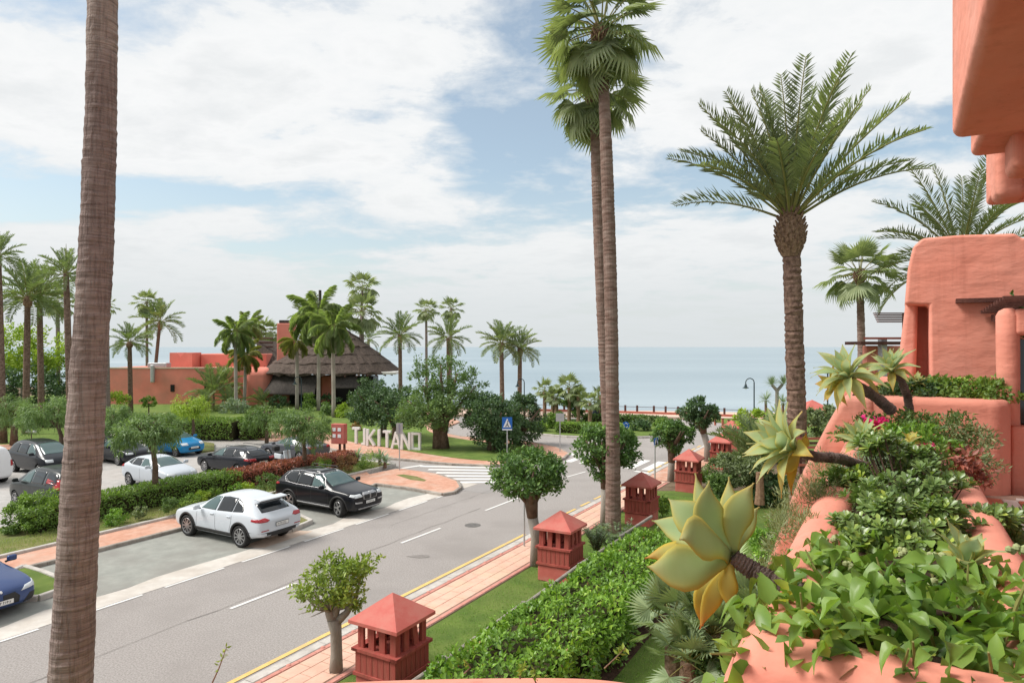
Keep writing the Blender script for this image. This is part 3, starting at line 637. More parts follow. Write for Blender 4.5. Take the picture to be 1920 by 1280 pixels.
# the big date palm on the lawn, the one behind the pink house and the fan palm near the sea
dp = Vector((10.9, 25.2, .05))
palm('date', dp, P(1482, 394, 25.0), .35, .30, 4.9, 36, 'large date palm with a thick scaly trunk and a swollen head of leaf bases', trunkmat=m_datewarm, seed=27, elo=28, ehi=88, pine=1.75)
palm('fan', (20.6, 39, .1), P(1612, 510, 39), .22, .17, 2.3, 28, 'fan palm with a thin trunk standing left of the large pink wall', seed=31, elo=-48, pine=.7)
palm('date', (15.6, 23.2, .1), P(1802, 470, 23.0), .36, .30, 3.2, 34, 'date palm rising behind the large pink wall', seed=41, elo=-25, pine=.8)
# distant palms: kind, trunk foot (u,v), crown (u,v), distance, crown size, label
far = [
 ('date', (6, 760), (-4, 478), 47, 2.1, 26, 'date palm cut by the left edge of the picture, above the lemon green tree', 0),
 ('date', (48, 745), (52, 555), 52, 3.1, 30, 'date palm with a bulging trunk top at the far left', .9),
 ('date', (78, 745), (74, 548), 56, 2.9, 30, 'date palm whose crown overlaps the bulging one at the far left', .0),
 ('fan', (110, 735), (108, 566), 66, 1.8, 20, 'thin palm half hidden behind the crowns at the far left', 0),
 ('date', (133, 745), (124, 512), 50, 2.2, 28, 'palm with a tall central spear beside the big near trunk', 0),
 ('fan', (203, 745), (200, 572), 62, 1.2, 14, 'palm almost hidden by the big near trunk', 0),
 ('date', (245, 762), (243, 640), 68, 2.3, 28, 'grey trunked date palm in front of the low red house', .7),
 ('fan', (276, 730), (275, 566), 92, 2.2, 24, 'thin tall fan palm left of the leaning date palm', 0),
 ('date', (286, 735), (300, 602), 90, 3.6, 26, 'leaning date palm with fronds swept to the right', 1.2),
 ('queen', (443, 765), (441, 622), 70, 2.6, 22, 'arching queen palm left of the thatched roof', 0),
 ('queen', (463, 760), (466, 610), 84, 2.5, 20, 'pale queen palm just behind the arching one', 0),
 ('queen', (458, 770), (461, 664), 74, 2.3, 20, 'short yellowish palm against the red house wall', 0),
 ('fan', (490, 735), (490, 618), 100, 2.4, 20, 'dark fan palm behind the roof left of the chimney', 0),
 ('fan', (512, 735), (508, 622), 102, 2.2, 20, 'dark fan palm behind the chimney', 0),
 ('queen', (557, 765), (557, 640), 72, 2.1, 18, 'yellowing queen palm before the thatched roof', 0),
 ('queen', (597, 770), (598, 588), 71, 3.7, 26, 'large feathery queen palm in the middle of the thatched roof', 0),
 ('queen', (626, 790), (624, 615), 64, 2.9, 24, 'palm with a rough trunk and orange lower fronds before the thatch', 0),
 ('date', (574, 735), (574, 592), 98, 3.0, 22, 'dark palm peeping over the ridge of the thatched roof', 0),
 ('fan', (671, 740), (680, 538), 96, 2.8, 26, 'tallest of the palms beside the thatched roof', .5),
 ('fan', (682, 740), (679, 585), 84, 3.1, 28, 'broad fan palm right of the thatched roof', .4),
 ('date', (692, 735), (691, 636), 104, 2.2, 18, 'small dark palm half behind the thatched roof', 0),
 ('date', (751, 745), (750, 628), 78, 3.0, 28, 'date palm with a round pineapple head right of the thatch', 1.0),
 ('fan', (800, 745), (799, 580), 96, 2.1, 24, 'thin fan palm, left one of the pair above the leafy tree', 0),
 ('fan', (845, 745), (846, 578), 98, 2.1, 24, 'thin fan palm, right one of the pair above the leafy tree', 0),
 ('date', (842, 745), (840, 633), 80, 3.0, 26, 'low date palm whose crown shows above the leafy tree', 0),
 ('date', (942, 768), (940, 642), 69, 2.75, 30, 'taller of the two date palms standing against the sea', .9),
 ('date', (974, 768), (975, 652), 70, 2.5, 30, 'lower of the two date palms standing against the sea', .9),
]
for i, (k, f, c, D, cr, nf, lab, pn) in enumerate(far):
    top = P(c[0], c[1], D); bs = P(f[0], f[1], D); bs.z = .1
    mats = m_queeny if ('ellow' in lab) else None
    tm = m_washfar if k == 'fan' else (m_datetrunk if k == 'date' else m_bark)
    palm(k, bs, top, .24 if k == 'date' else .19, .19 if k == 'date' else .15, cr, nf, lab, group='palms in the distance', far=True, seed=100 + i, pine=pn, elo=-32 if k == 'date' else -55 if k == 'fan' else -45, mats=mats, trunkmat=tm, spear='spear' in lab)
# ================================================================== BUILDINGS
def plaster(name, c1, c2, c3):
    m = M(name, c1, c2, 1.6, .88, .0, 1, .2, world_co=True, c3=c3, s3=.9); nt = m.node_tree; N, L = NT(nt); bs = nt.nodes['Principled BSDF']
    g = N('ShaderNodeNewGeometry'); mp = N('ShaderNodeMapping'); mp.inputs['Scale'].default_value = (1, 1, 2.2); L(g.outputs['Position'], mp.inputs[0])
    a = N('ShaderNodeTexNoise', i_Scale=2.6, i_Detail=3.0); b = N('ShaderNodeTexNoise', i_Scale=45.0, i_Detail=4.0); L(mp.outputs[0], a.inputs['Vector']); L(mp.outputs[0], b.inputs['Vector'])
    s = N('ShaderNodeMath', operation='MULTIPLY_ADD', i_1=.045); L(b.outputs[0], s.inputs[0]); L(a.outputs[0], s.inputs[2])
    bp = N('ShaderNodeBump'); bp.inputs['Strength'].default_value = .45; bp.inputs['Distance'].default_value = .06; L(s.outputs[0], bp.inputs['Height']); L(bp.outputs[0], bs.inputs['Normal'])
    L(bp.outputs[0], bs.inputs['Normal'])
    # rain streaks, faded and patched places in the paint
    base = bs.inputs['Base Color'].links[0].from_socket
    mp2 = N('ShaderNodeMapping'); mp2.inputs['Scale'].default_value = (7, 7, .55); L(g.outputs['Position'], mp2.inputs[0]); st_ = N('ShaderNodeTexNoise', i_Scale=1.0, i_Detail=6.0, i_Roughness=.65); L(mp2.outputs[0], st_.inputs['Vector'])
    r1 = ramp(N, [(.30, (.74, .68, .66)), (.46, (1, 1, 1)), (.62, (1, 1, 1)), (.78, (1.06, 1.12, 1.14))]); L(st_.outputs[0], r1.inputs[0])
    sp_ = N('ShaderNodeTexNoise', i_Scale=14.0, i_Detail=7.0, i_Roughness=.75); L(g.outputs['Position'], sp_.inputs['Vector']); r2 = ramp(N, [(.27, (.62, .56, .52)), (.37, (1, 1, 1))]); L(sp_.outputs[0], r2.inputs[0])
    m1 = N('ShaderNodeMix', data_type='RGBA', blend_type='MULTIPLY'); m1.inputs[0].default_value = .5; L(base, m1.inputs[6]); L(r1.outputs[0], m1.inputs[7])
    m2 = N('ShaderNodeMix', data_type='RGBA', blend_type='MULTIPLY'); m2.inputs[0].default_value = .7; L(m1.outputs[2], m2.inputs[6]); L(r2.outputs[0], m2.inputs[7]); L(m2.outputs[2], bs.inputs['Base Color'])
    return m
m_pink = plaster('pink_plaster', (.66, .255, .185), (.74, .30, .22), (.68, .315, .245))
m_pinkf = M('far_pink_plaster', (.66, .215, .165), (.74, .265, .205), .5, .9, .2, 8, .2, world_co=True, c3=(.52, .22, .17), s3=.3)
m_box = M('red_timber', (.30, .06, .048), (.40, .10, .078), 5, .8, .4, 30, .25, stretch=(1, 1, .25), c3=(.24, .07, .05), s3=3)
m_boxroof = M('red_roof_sheet', (.44, .105, .085), (.51, .14, .115), 2, .75, .15, 20, .3, c3=(.46, .17, .135), s3=2)
m_thatch = M('thatch', (.055, .042, .036), (.125, .098, .084), 3, .95, 1.0, 22, .1, stretch=(3, 3, .7), c3=(.15, .118, .098), s3=1)
m_thatchd = M('dark_awning', (.05, .045, .042), (.085, .075, .068), 5, .95, .5, 30, .1)
m_dark = M('dark_opening', (.012, .011, .011), None, rough=.4)
m_glass = M('dark_glass', (.015, .02, .024), None, rough=.05, spec=.6)
m_whitep = M('white_paint', (.72, .71, .69), (.78, .77, .75), 3, .6, spec=.4)
m_greyw = M('weathered_rail', (.22, .195, .17), (.36, .325, .29), 6, .9, .5, 40, .15, stretch=(1, 1, 1))
m_pergola = M('pergola_wood', (.075, .03, .024), (.13, .055, .042), 5, .75, .4, 30, .25)
m_terra = M('terracotta_tile', (.40, .125, .078), (.50, .17, .11), 3, .55, .15, 30, .35, world_co=True, c3=(.44, .18, .125), s3=2)
m_pale = M('pale_tile', (.60, .56, .53), (.68, .64, .61), 3, .5, .1, 30, .35, world_co=True)
m_soil = M('planter_soil', (.06, .04, .028), (.11, .075, .05), 9, .95, 1.0, 60, .1)

def rounded(name, poly, z0, z1, w, parent=None, mat=None, seg=4, kind=None, jitter=0.0):
    o = MB().prism(poly, z0, z1).build(name, mat or m_pink, parent, kind); return bevel(o, w, seg)
def loc(t, pts): return [(p[0] - t.location.x, p[1] - t.location.y) for p in pts]
def lst(t, pts): return loc(t, [ST(s, q) for s, q in pts])

# ---- the terrace one stands on: floor, planter trough along the street side, parapet ahead
ZF = 5.42
ter = slab('terrace', st([(-3, -.2), (8.4, -.2), (8.4, 7), (-3, 7)]), ZF - .022, m_grout, 0.0)
tl = tile_mesh(.395, .395, .022, m_terra, 'floor_tile'); tp_ = tile_mesh(.395, .115, .022, m_pale, 'pale_border_tile')
for i in range(15):
    for j in range(7):
        s, q = 2.2 + i * .4, (.69 if j == 0 else .82 + j * .4)
        o = put(bpy.data.objects.new('floor_tile', tl), ter); o.location = ST(s, q, ZF - .022 + random.uniform(0, .0015)); o.rotation_euler = (0, 0, math.pi / 2 - ANG)
    o = put(bpy.data.objects.new('pale_border_tile', tp_), ter); o.location = ST(s, .954, ZF - .022); o.rotation_euler = (0, 0, math.pi / 2 - ANG)
    if i < 5: o = put(bpy.data.objects.new('pale_border_tile', tp_), ter); o.location = ST(8.07, 1.215 + i * .4, ZF - .022); o.rotation_euler = (0, 0, -ANG)
ZR = 6.0
pt = thing('planter', 'long pink plastered trough full of plants on the right of the terrace edge', 'planter', ST(2.1, -.3, 0))
def trough(t, s0, s1, t0, t1, z0, z1, w, soil, flare=.1):
    """hollow plastered trough with thick rounded rims"""
    o = Vector((t.location.x, t.location.y)); b = MB()
    ring = lambda s0, s1, t0, t1, z: [((ST(s, q).x - o.x), (ST(s, q).y - o.y), z) for s, q in ((s0, t0), (s1, t0), (s1, t1), (s0, t1))]
    R_ = [ring(s0 - flare * 1.3, s1, t0 - flare * 1.6, t1, z0), ring(s0 - flare, s1, t0 - flare * 1.2, t1, z1 - 1.0), ring(s0, s1, t0, t1, z1), ring(s0 + w, s1 - w, t0 + w, t1 - w, z1), ring(s0 + w, s1 - w, t0 + w, t1 - w, z1 - .3)]
    b.add([p for r in R_ for p in r], [(k * 4 + i, k * 4 + 4 + i, k * 4 + 4 + (i + 1) % 4, k * 4 + (i + 1) % 4) for k in range(4) for i in range(4)])
    b.f = [tuple(reversed(f)) if False else f for f in b.f]
    me = b.mesh('wall'); bm = bmesh.new(); bm.from_mesh(me); bmesh.ops.recalc_face_normals(bm, faces=bm.faces); bm.to_mesh(me); bm.free()
    wobj = ob('wall', me, m_pink, t); bevel(wobj, w * .42, 4, 25)
    MB().prism([(p[0], p[1]) for p in ring(s0 + w * .5, s1 - w * .5, t0 + w * .5, t1 - w * .5, 0)], z1 - .45, z1 - soil).build('soil', m_soil, t)
trough(pt, 2.12, 8.2, -.42, .50, 0.0, ZR, .20, .07, .30)
# rounded parapet straight ahead, its top dipping and rising
pa = thing('parapet', 'rounded pink balcony parapet along the bottom edge of the picture', 'parapet', (0, 1.9, 0))
def parapet():
    us = [-60, 120, 330, 420, 500, 620, 760, 900, 1000, 1100, 1180, 1250, 1320, 1400, 1480]; vs = [1300, 1290, 1279, 1273, 1268, 1259, 1253, 1250.5, 1249.5, 1250, 1259, 1276, 1300, 1320, 1335]
    V, Fc = [], []; k = 11
    for u, v in zip(us, vs):
        D = 1.98 - (.10 if u > 1150 else 0) * (u - 1150) / 300; p = P(u, v, D); z = p.z
        prof = [(.02, z - 1.3), (.02, z - .16), (.015, z - .08), (-.01, z - .03), (-.05, z - .004), (-.11, z), (-.20, z - .002), (-.26, z - .015), (-.30, z - .05), (-.31, z - .13), (-.31, z - 1.3)]
        V += [(p.x + q * .0, D - 1.9 + q + mnoise.noise(Vector((u * .01, i, 0))) * .008, zz) for i, (q, zz) in enumerate(prof)]
    n = len(us); Fc = [(i * k + j, i * k + j + 1, (i + 1) * k + j + 1, (i + 1) * k + j) for i in range(n - 1) for j in range(k - 1)]
    me = bpy.data.meshes.new('wall'); me.from_pydata(V, [], Fc); bm = bmesh.new(); bm.from_mesh(me); bmesh.ops.recalc_face_normals(bm, faces=bm.faces); bm.to_mesh(me); bm.free()
    o = ob('wall', me, m_pink, pa, smooth=True); s = o.modifiers.new('smooth', 'SUBSURF'); s.levels = s.render_levels = 2
parapet()
# ---- the neighbouring terrace: low rounded wall, planting trough, big wall with a niche, column and pergola
nb = thing('pink_house', 'salmon pink plastered house with rounded walls right of the terrace', 'house', ST(9, 1, 0))
rounded('low_wall', lst(nb, [(8.22, -.50), (8.22, .55), (8.25, .9), (8.42, 1.02), (9.2, 1.05), (9.2, -.50)]), 0, 6.36, .075, nb)
rounded('garden_wall', lst(nb, [(9.2, -.62), (9.2, .25), (10.4, .25), (10.4, -.62)]), 0, 6.50, .10, nb)
rounded('recess_wall', lst(nb, [(8.55, 1.03), (8.55, 4), (8.8, 4), (8.8, 1.03)]), 0, 6.08, .03, nb)
def wall_poly(pts, y0, y1, name, w=.10):
    """wall drawn as an outline in (t, z) and given thickness along the street"""
    b = MB(); n = len(pts); o = nb.location
    for s in (y0, y1): b.v += [tuple(ST(s, q, z) - Vector((o.x, o.y, 0))) for q, z in pts]
    b.f = [tuple(range(n - 1, -1, -1)), tuple(range(n, 2 * n))] + [(i, (i + 1) % n, n + (i + 1) % n, n + i) for i in range(n)]; b.m = [0] * len(b.f)
    me = b.mesh(name); bm = bmesh.new(); bm.from_mesh(me); bmesh.ops.recalc_face_normals(bm, faces=bm.faces); bm.to_mesh(me); bm.free()
    ob_ = ob(name, me, m_pink, nb); bevel(ob_, w, 5, 25); return ob_
def tz(u, v, s):      # point of the plane at distance s along the street that shows at (u, v)
    k = (u - 960) / F; t = (k * DY * s - DX * s) / (DY + k * DX); D = DY * s - DX * t; return t, H - (v - 650) / F * D
wall_poly([(-.50, 6.36), (-.2, 6.36), (-.2, 0), (-1.7, 0), (-1.35, 4.2), (-.98, 5.35), (-.66, 6.05)], 8.19, 9.4, 'outer_wall', .07)
S1 = 9.75
big = [tz(1745, 760, S1), tz(1742, 572, S1), tz(1697, 570, S1), tz(1703, 500, S1), tz(1712, 462, S1), tz(1730, 446, S1), tz(1800, 440, S1), tz(1905, 437, S1), tz(1915, 446, S1), tz(2300, 440, S1), tz(2300, 760, S1)]
wall_poly(big, S1, S1 + .9, 'wall', .13)
wall_poly([tz(1678, 760, S1 + .28), tz(1689, 640, S1 + .28), tz(1699, 560, S1 + .28), tz(1722, 560, S1 + .28), tz(1716, 760, S1 + .28)], S1 + .28, S1 + .62, 'pillar', .06)
wall_poly([tz(1700, 770, S1 + .65), tz(1705, 560, S1 + .65), tz(1760, 560, S1 + .65), tz(1760, 770, S1 + .65)], S1 + .65, S1 + .95, 'niche_back', .03)
def column(s, q, z0, z1, r, name='column'):
    c = ST(s, q) - Vector((nb.location.x, nb.location.y, 0)); b = MB(); zz = np.linspace(z0, z1 - .08, 9)
    b.tube([c + Vector((mnoise.noise(Vector((z * 2, 1, s))) * .02, 0, z)) for z in zz] + [c + Vector((0, 0, z1 - .03)), c + Vector((0, 0, z1))], [r * (1 + .07 * mnoise.noise(Vector((z * 1.7, 3, s)))) for z in zz] + [r * .8, r * .35], 18)
    return b.build(name, m_pink, nb, smooth=True)
q, zt = tz(1886, 578, 8.75); column(8.75, q + .02, 5.4, zt, .105)
q2, z2 = tz(1925, 590, 8.8); rounded('lintel', lst(nb, [(8.65, q + .06), (8.65, q + 3), (8.85, q + 3), (8.85, q + .06)]), z2 - .22, z2 + .06, .05, nb)
MB().prism(lst(nb, [(8.72, 1.10), (8.72, 3), (8.77, 3), (8.77, 1.10)]), 6.10, z2 - .26).build('dark_window', m_glass, nb)
for i in range(9):                                       # slats of the pergola over the neighbour's terrace
    b = MB(); s = 9.66 - i * .13; a, e = ST(s, tz(1840, 580, 9.6)[0] + i * .012, 0), ST(s, q + 2.6, 0); o = Vector((nb.location.x, nb.location.y, 0)); zz = tz(1845, 584, 9.6)[1]
    m_ = (a + e) / 2 - o; b.box((m_.x, m_.y, zz + i * .012), ((e - a).length, .085, .035), -ANG); b.build('pergola_slat', m_pergola, nb)
b = MB(); a, e = ST(9.6, tz(1848, 560, 9.6)[0] + .08), ST(8.3, tz(1848, 560, 9.6)[0] + .4); m_ = (a + e) / 2 - nb.location; b.box((m_.x, m_.y, zz - .08), ((e - a).length, .06, .08), math.atan2(e.y - a.y, e.x - a.x)); b.build('pergola_beam', m_pergola, nb)
MB().box(tuple(ST(9.7, tz(1880, 548, 9.6)[0]) - Vector((nb.location.x, nb.location.y, -zz - .14))), (.9, .1, .05), -ANG).build('pergola_beam', m_pergola, nb)
# ---- balcony overhead with its stepped corbels
bl = thing('upper_balcony', 'salmon balcony jutting out overhead at the top right with rounded corbels', 'balcony', ST(5, 2, 0))
rounded('slab', lst(bl, [(-3, .30), (2.5, .31), (5.42, .33), (5.42, 6), (-3, 6)]), 8.30, 10.8, .06, bl)
rounded('beam', lst(bl, [(5.30, .52), (6.5, .52), (6.5, 5), (5.30, 5)]), 8.42, 9.3, .05, bl)
for s0, s1, t0, t1, zb, w in ((6.62, 7.0, .70, .93, 8.10, .07), (5.9, 6.35, .72, 1.3, 8.17, .07), (6.55, 7.1, .94, 1.6, 7.93, .05)):
    rounded('corbel', lst(bl, [(s0, t0), (s1, t0), (s1, t1), (s0, t1)]), zb, 8.9, w, bl)
rounded('upper_wall', lst(bl, [(6.9, .86), (9.0, .86), (9.0, 5), (6.9, 5)]), 8.45, 9.6, .05, bl)
# ---- further house beyond the niche wall: pergolas, low walls, grey flue
fh = thing('terrace_house', 'pink terrace of a further house with two dark pergolas by the sea', 'house', P(1660, 760, 26))
def bxp(par, name, u0, v0, u1, v1, D, dep, mat, w=.0):
    a, b_ = P(u0, v0, D), P(u1, v1, D); o = par.location; z0, z1 = min(a.z, b_.z), max(a.z, b_.z)
    b = MB(); b.box(((a.x + b_.x) / 2 - o.x, D + dep / 2 - o.y, (z0 + z1) / 2 - o.z), (abs(b_.x - a.x), dep, z1 - z0)); ob_ = b.build(name, mat, par)
    return bevel(ob_, w, 3) if w else ob_
bxp(fh, 'wall', 1626, 648, 1700, 978, 26, .4, m_pink, .06)
bxp(fh, 'wall', 1600, 704, 1655, 996, 24.5, 1.2, m_pink, .12)
bxp(fh, 'pergola_roof', 1614, 640, 1705, 646, 25.0, 1.2, m_pergola)
bxp(fh, 'pergola_beam', 1622, 632, 1705, 636, 25.2, .12, m_redwall)
bxp(fh, 'flue', 1652, 634, 1664, 985, 25.4, .25, m_galv, .03)
for i in range(6): bxp(fh, 'pergola_beam', 1641 + i * 1.5, 586 + i * 3.2, 1705, 588 + i * 3.2, 22 - i * .35, .14, m_pergola)
bxp(fh, 'pergola_post', 1698, 586, 1704, 1030, 22, .2, m_pergola)
for u in (1622, 1632, 1641): bxp(fh, 'pot', u - 2, 692, u + 2, 701, 24.3, .15, m_terra, .02)

# ---- red timber cabinets with pyramid roofs along the pavement
def cabinet(D, u, label, first=None):
    p = P(u, 0, D); s, q = toST(p)
    if first: o = dup(first); o.location = (p.x, p.y, .1); o['label'] = label; o.rotation_euler = (random.uniform(-.02, .02), random.uniform(-.02, .02), math.pi / 2 - ANG + random.uniform(-.05, .05)); return o
    t = thing('timber_cabinet', label, 'cabinet', (p.x, p.y, .1), math.pi / 2 - ANG, 'red timber cabinets beside the pavement'); h = .52
    bevel(MB().box((0, 0, .22), (1.0, 1.0, .44)).build('plinth', m_boxroof, t), .02)
    MB().box((0, 0, .5), (1.08, 1.08, .06)).build('ledge', m_box, t); MB().box((0, 0, .66), (.97, .97, .5)).build('core', m_box, t)
    pk = MB().box((0, 0, 0), (.027, .132, .44)).mesh('plank'); pk.materials.append(m_box)
    ps = MB().box((0, 0, 0), (.055, .14, .52)).mesh('post'); ps.materials.append(m_box)
    for k in range(4):
        rot = Matrix.Rotation(k * math.pi / 2, 4, 'Z')
        for i in range(7):
            o = put(bpy.data.objects.new('plank', pk), t); o.matrix_local = rot @ Matrix.Translation((.497 + (i % 3) * .002, -.429 + i * .143, .72))
        for i in range(5):
            if i == 4: continue
            o = put(bpy.data.objects.new('post', ps), t); o.matrix_local = rot @ Matrix.Translation((.44, -.40 + i * .267, 1.22)) @ Matrix.Rotation(math.pi / 2 * .12 if i == 2 and k == 3 else 0, 4, 'X')
        o = ob('rim', MB().box((0, 0, 0), (.15, 1.12, .055)).mesh('rim'), m_box, t); o.matrix_local = rot @ Matrix.Translation((.485, -.0, .967 + k * .0015))
    b = MB(); e = .60
    b.add([(-e, -e, 1.47), (e, -e, 1.47), (e, e, 1.47), (-e, e, 1.47), (-e, -e, 1.535), (e, -e, 1.535), (e, e, 1.535), (-e, e, 1.535), (0, 0, 1.98)], [(3, 2, 1, 0), (0, 1, 5, 4), (1, 2, 6, 5), (2, 3, 7, 6), (3, 0, 4, 7), (4, 5, 8), (5, 6, 8), (6, 7, 8), (7, 4, 8)])
    b.build('roof', m_boxroof, t); return t
cb = cabinet(13.1, 736, 'red timber cabinet closest to the parapet, next to the small leafy tree')
cabinet(19.65, 1051, 'red timber cabinet beside the second round headed tree, second from the parapet', cb)
cabinet(25.8, 1203, 'red timber cabinet just right of the twin palm trunks', cb)
cabinet(31.6, 1291, 'red timber cabinet fourth along the pavement, before the pale shrubs', cb)
cabinet(37.4, 1352, 'red timber cabinet fifth along the pavement', cb)
cabinet(44.0, 1371, 'red timber cabinet farthest away, half hidden by a green dome of fronds', cb)
# ---- weathered rail fence in the hibiscus hedge
t = thing('rail_fence', 'low weathered wooden rail fence half buried in the hibiscus hedge', 'fence', ST(4, -7.36, .1))
o = t.location
for i in range(6):
    a, e = ST(4 + i * 3.1, -7.36, 1.02 + random.uniform(-.04, .04)), ST(7.0 + i * 3.1, -7.36, 1.02 + random.uniform(-.04, .04)); m_ = (a + e) / 2 - o; MB().tube([a - o, e - o], .05, 8).build('rail', m_greyw, t)
    c = ST(4.0 + i * 3.1, -7.36) - o; MB().tube([(c.x, c.y, -.1), (c.x, c.y, 1.0)], .05, 8).build('post', m_greyw, t)
t = thing('slat_fence', 'dark red slatted fence behind the date palm trunk beside the pink trough', 'fence', P(1535, 860, 21))
for i in range(7):
    z = P(0, 822 + i * 8.2, 21).z - t.location.z; MB().box((0.1, 0, z), (1.7, .03, .075)).build('slat', m_redwall if i % 2 == 0 else m_pergola, t)
for x in (-.55, .65): MB().box((x, .05, P(0, 850, 21).z - t.location.z), (.08, .06, 1.3)).build('post', m_pergola, t)

# ---- restaurant house with the thatched roof
ho = thing('thatched_house', 'low red plastered house with a broad layered thatched roof and square chimney', 'house', (-26, 80, .1))
def hb(name, u0, v0, u1, v1, D, dep, mat=None, w=.12): return bxp(ho, name, u0, v0, u1, v1, D, dep, mat or m_pinkf, w)
hb('wall', 185, 690, 468, 772, 79, 9, None, .18)
hb('coping', 188, 688.5, 462, 691, 78.95, .3, m_sand, .0)
hb('wall', 455, 690, 506, 772, 77.6, 9, None, .9)
hb('wall', 500, 706, 640, 772, 79.5, 5, None, .1)
hb('parapet_block', 376, 663, 500, 700, 85, 5, None, .15)
o = ho.location; a = P(318, 0, 83); e = P(360, 0, 83); zt_, zb_ = P(0, 661, 83).z - o.z, P(0, 694, 83).z - o.z; xm = (a.x + e.x) / 2 - o.x; x0, x1 = a.x - o.x, e.x - o.x; y = 83 - o.y
b = MB(); pr = [(x0, zb_), (x1, zb_), (x1, zt_), (xm + .45, zt_), (xm - .05, zt_ - .55), (xm - .5, zt_), (x0, zt_)]
b.v = [(x, y, z) for x, z in pr] + [(x, y + 2.5, z) for x, z in pr]; n = len(pr); b.f = [tuple(range(n)), tuple(range(2 * n - 1, n - 1, -1))] + [(i, n + i, n + (i + 1) % n, (i + 1) % n) for i in range(n)]; b.m = [0] * len(b.f)
b.build('notched_turret', m_pinkf, ho)
hb('chimney', 519, 606, 546, 692, 79.6, 2.0, m_pinkf, .08); hb('chimney_cap', 523, 600, 542, 606, 79.9, 1.2, m_thatchd, .05)
for u, v in ((198, 727), (323, 728)): hb('window', u - 3.5, v - 7, u + 3.5, v + 6, 78.9, .2, m_dark, 0)
hb('doorway', 383, 718, 393, 742, 78.9, .2, m_dark, 0); hb('entrance', 543, 728, 600, 772, 79.3, .3, m_dark, 0); hb('opening', 624, 706, 700, 772, 79.3, 3, m_dark, 0)
hb('duct', 281, 684, 288, 717, 78.5, .4, m_galv, .1); hb('air_unit', 276, 680, 312, 689, 80, 1.2, m_galv, .1); hb('pillar', 602, 704, 623, 760, 78, 1.2, None, .1)
hb('notice', 521, 741, 527, 747, 79.2, .1, m_whitep, 0)
rc = Vector((P(622, 0, 83).x - o.x, 83.5 - o.y, 0)); ze, za = P(0, 700, 77).z, P(0, 610, 84).z
nt_ = 6
for i in range(nt_):                                    # overlapping courses of thatch
    f0, f1 = i / nt_, (i + 1) / nt_; r0, r1 = 8.1 * (1 - f0) + .5 * f0, 8.1 * (1 - f1) + .5 * f1; z0, z1 = ze + (za - ze) * f0 ** .92, ze + (za - ze) * f1 ** .92
    rg = np.random.default_rng(i); n = 72; V, Fc = [], []
    for r, z, j in ((r0 + .28, z0 - .26, .10), (r0 + .34, z0 - .02, .07), (r1 + .06, z1 + .08, .03), (r1 - .3, z1 - .1, 0)):
        V += [(rc.x + math.cos(k * math.tau / n) * (r + rg.normal() * j) * 1.0, rc.y + math.sin(k * math.tau / n) * (r + rg.normal() * j), z + rg.normal() * j) for k in range(n)]
    b = MB(); b.add(V, [(q_ * n + k, q_ * n + (k + 1) % n, (q_ + 1) * n + (k + 1) % n, (q_ + 1) * n + k) for q_ in range(3) for k in range(n)]); b.build('thatch_course', m_thatch, ho)
MB().tube([(rc.x - 1.6, rc.y, za - 1.5), (rc.x - 1.6, rc.y, P(0, 546, 84).z)], [.25, .18], 8).build('finial', m_thatchd, ho)
for a0, a1, r, z1_, z0_ in ((218, 272, 7.9, ze - .2, ze - 2.3), (285, 305, 7.9, ze - .2, ze - 1.6)):   # awnings of thatch hung below the eaves
    V = []; n = 9
    for rr, z in ((r - .5, z1_), (r + .9, z0_), (r + .9, z0_ - .12), (r - .5, z1_ - .2)): V += [(rc.x + rr * math.cos(R(a0 + (a1 - a0) * k / (n - 1))), rc.y + rr * math.sin(R(a0 + (a1 - a0) * k / (n - 1))), z) for k in range(n)]
    MB().add(V, [(q_ * n + k, q_ * n + k + 1, ((q_ + 1) % 4) * n + k + 1, ((q_ + 1) % 4) * n + k) for q_ in range(4) for k in range(n - 1)]).build('awning', m_thatchd, ho)
for k in range(7):
    an = R(285 + k * 9); b = MB(); b.tube([(rc.x + 6.5 * math.cos(an), rc.y + 6.5 * math.sin(an), ze + .3), (rc.x + 8.6 * math.cos(an), rc.y + 8.6 * math.sin(an), ze - .42)], .09, 6); b.build('rafter', m_wood_d, ho)
hb('flat_canopy', 690, 697, 742, 702, 79, 4, m_whitep, .05)
# second pitched thatch behind, with bare ridge poles
b = MB(); A, B_, C_, E = P(478, 637, 88), P(520, 640, 92), P(500, 702, 84), P(560, 702, 86)
b.add([tuple(x - o) for x in (A, B_, E, C_)] + [tuple(x - o + Vector((0, .4, -.4))) for x in (A, B_, E, C_)], [(0, 3, 2, 1), (4, 5, 6, 7), (0, 1, 5, 4), (1, 2, 6, 5), (2, 3, 7, 6), (3, 0, 4, 7)]); b.build('rear_thatch', m_thatch, ho)
for k in range(4): MB().tube([P(474, 634 + k * 8, 88) - o, P(512, 634 + k * 8, 88) - o], .12, 6).build('ridge_pole', m_wood_d, ho)
# ================================================================== TREES, HEDGES, SHRUBS
def Gz(u, D, z=.12): return Vector(((u - 960) / F * D, D, z))
def px_r(p, D): return p / F * D
row = 'clipped trees along the pavement'
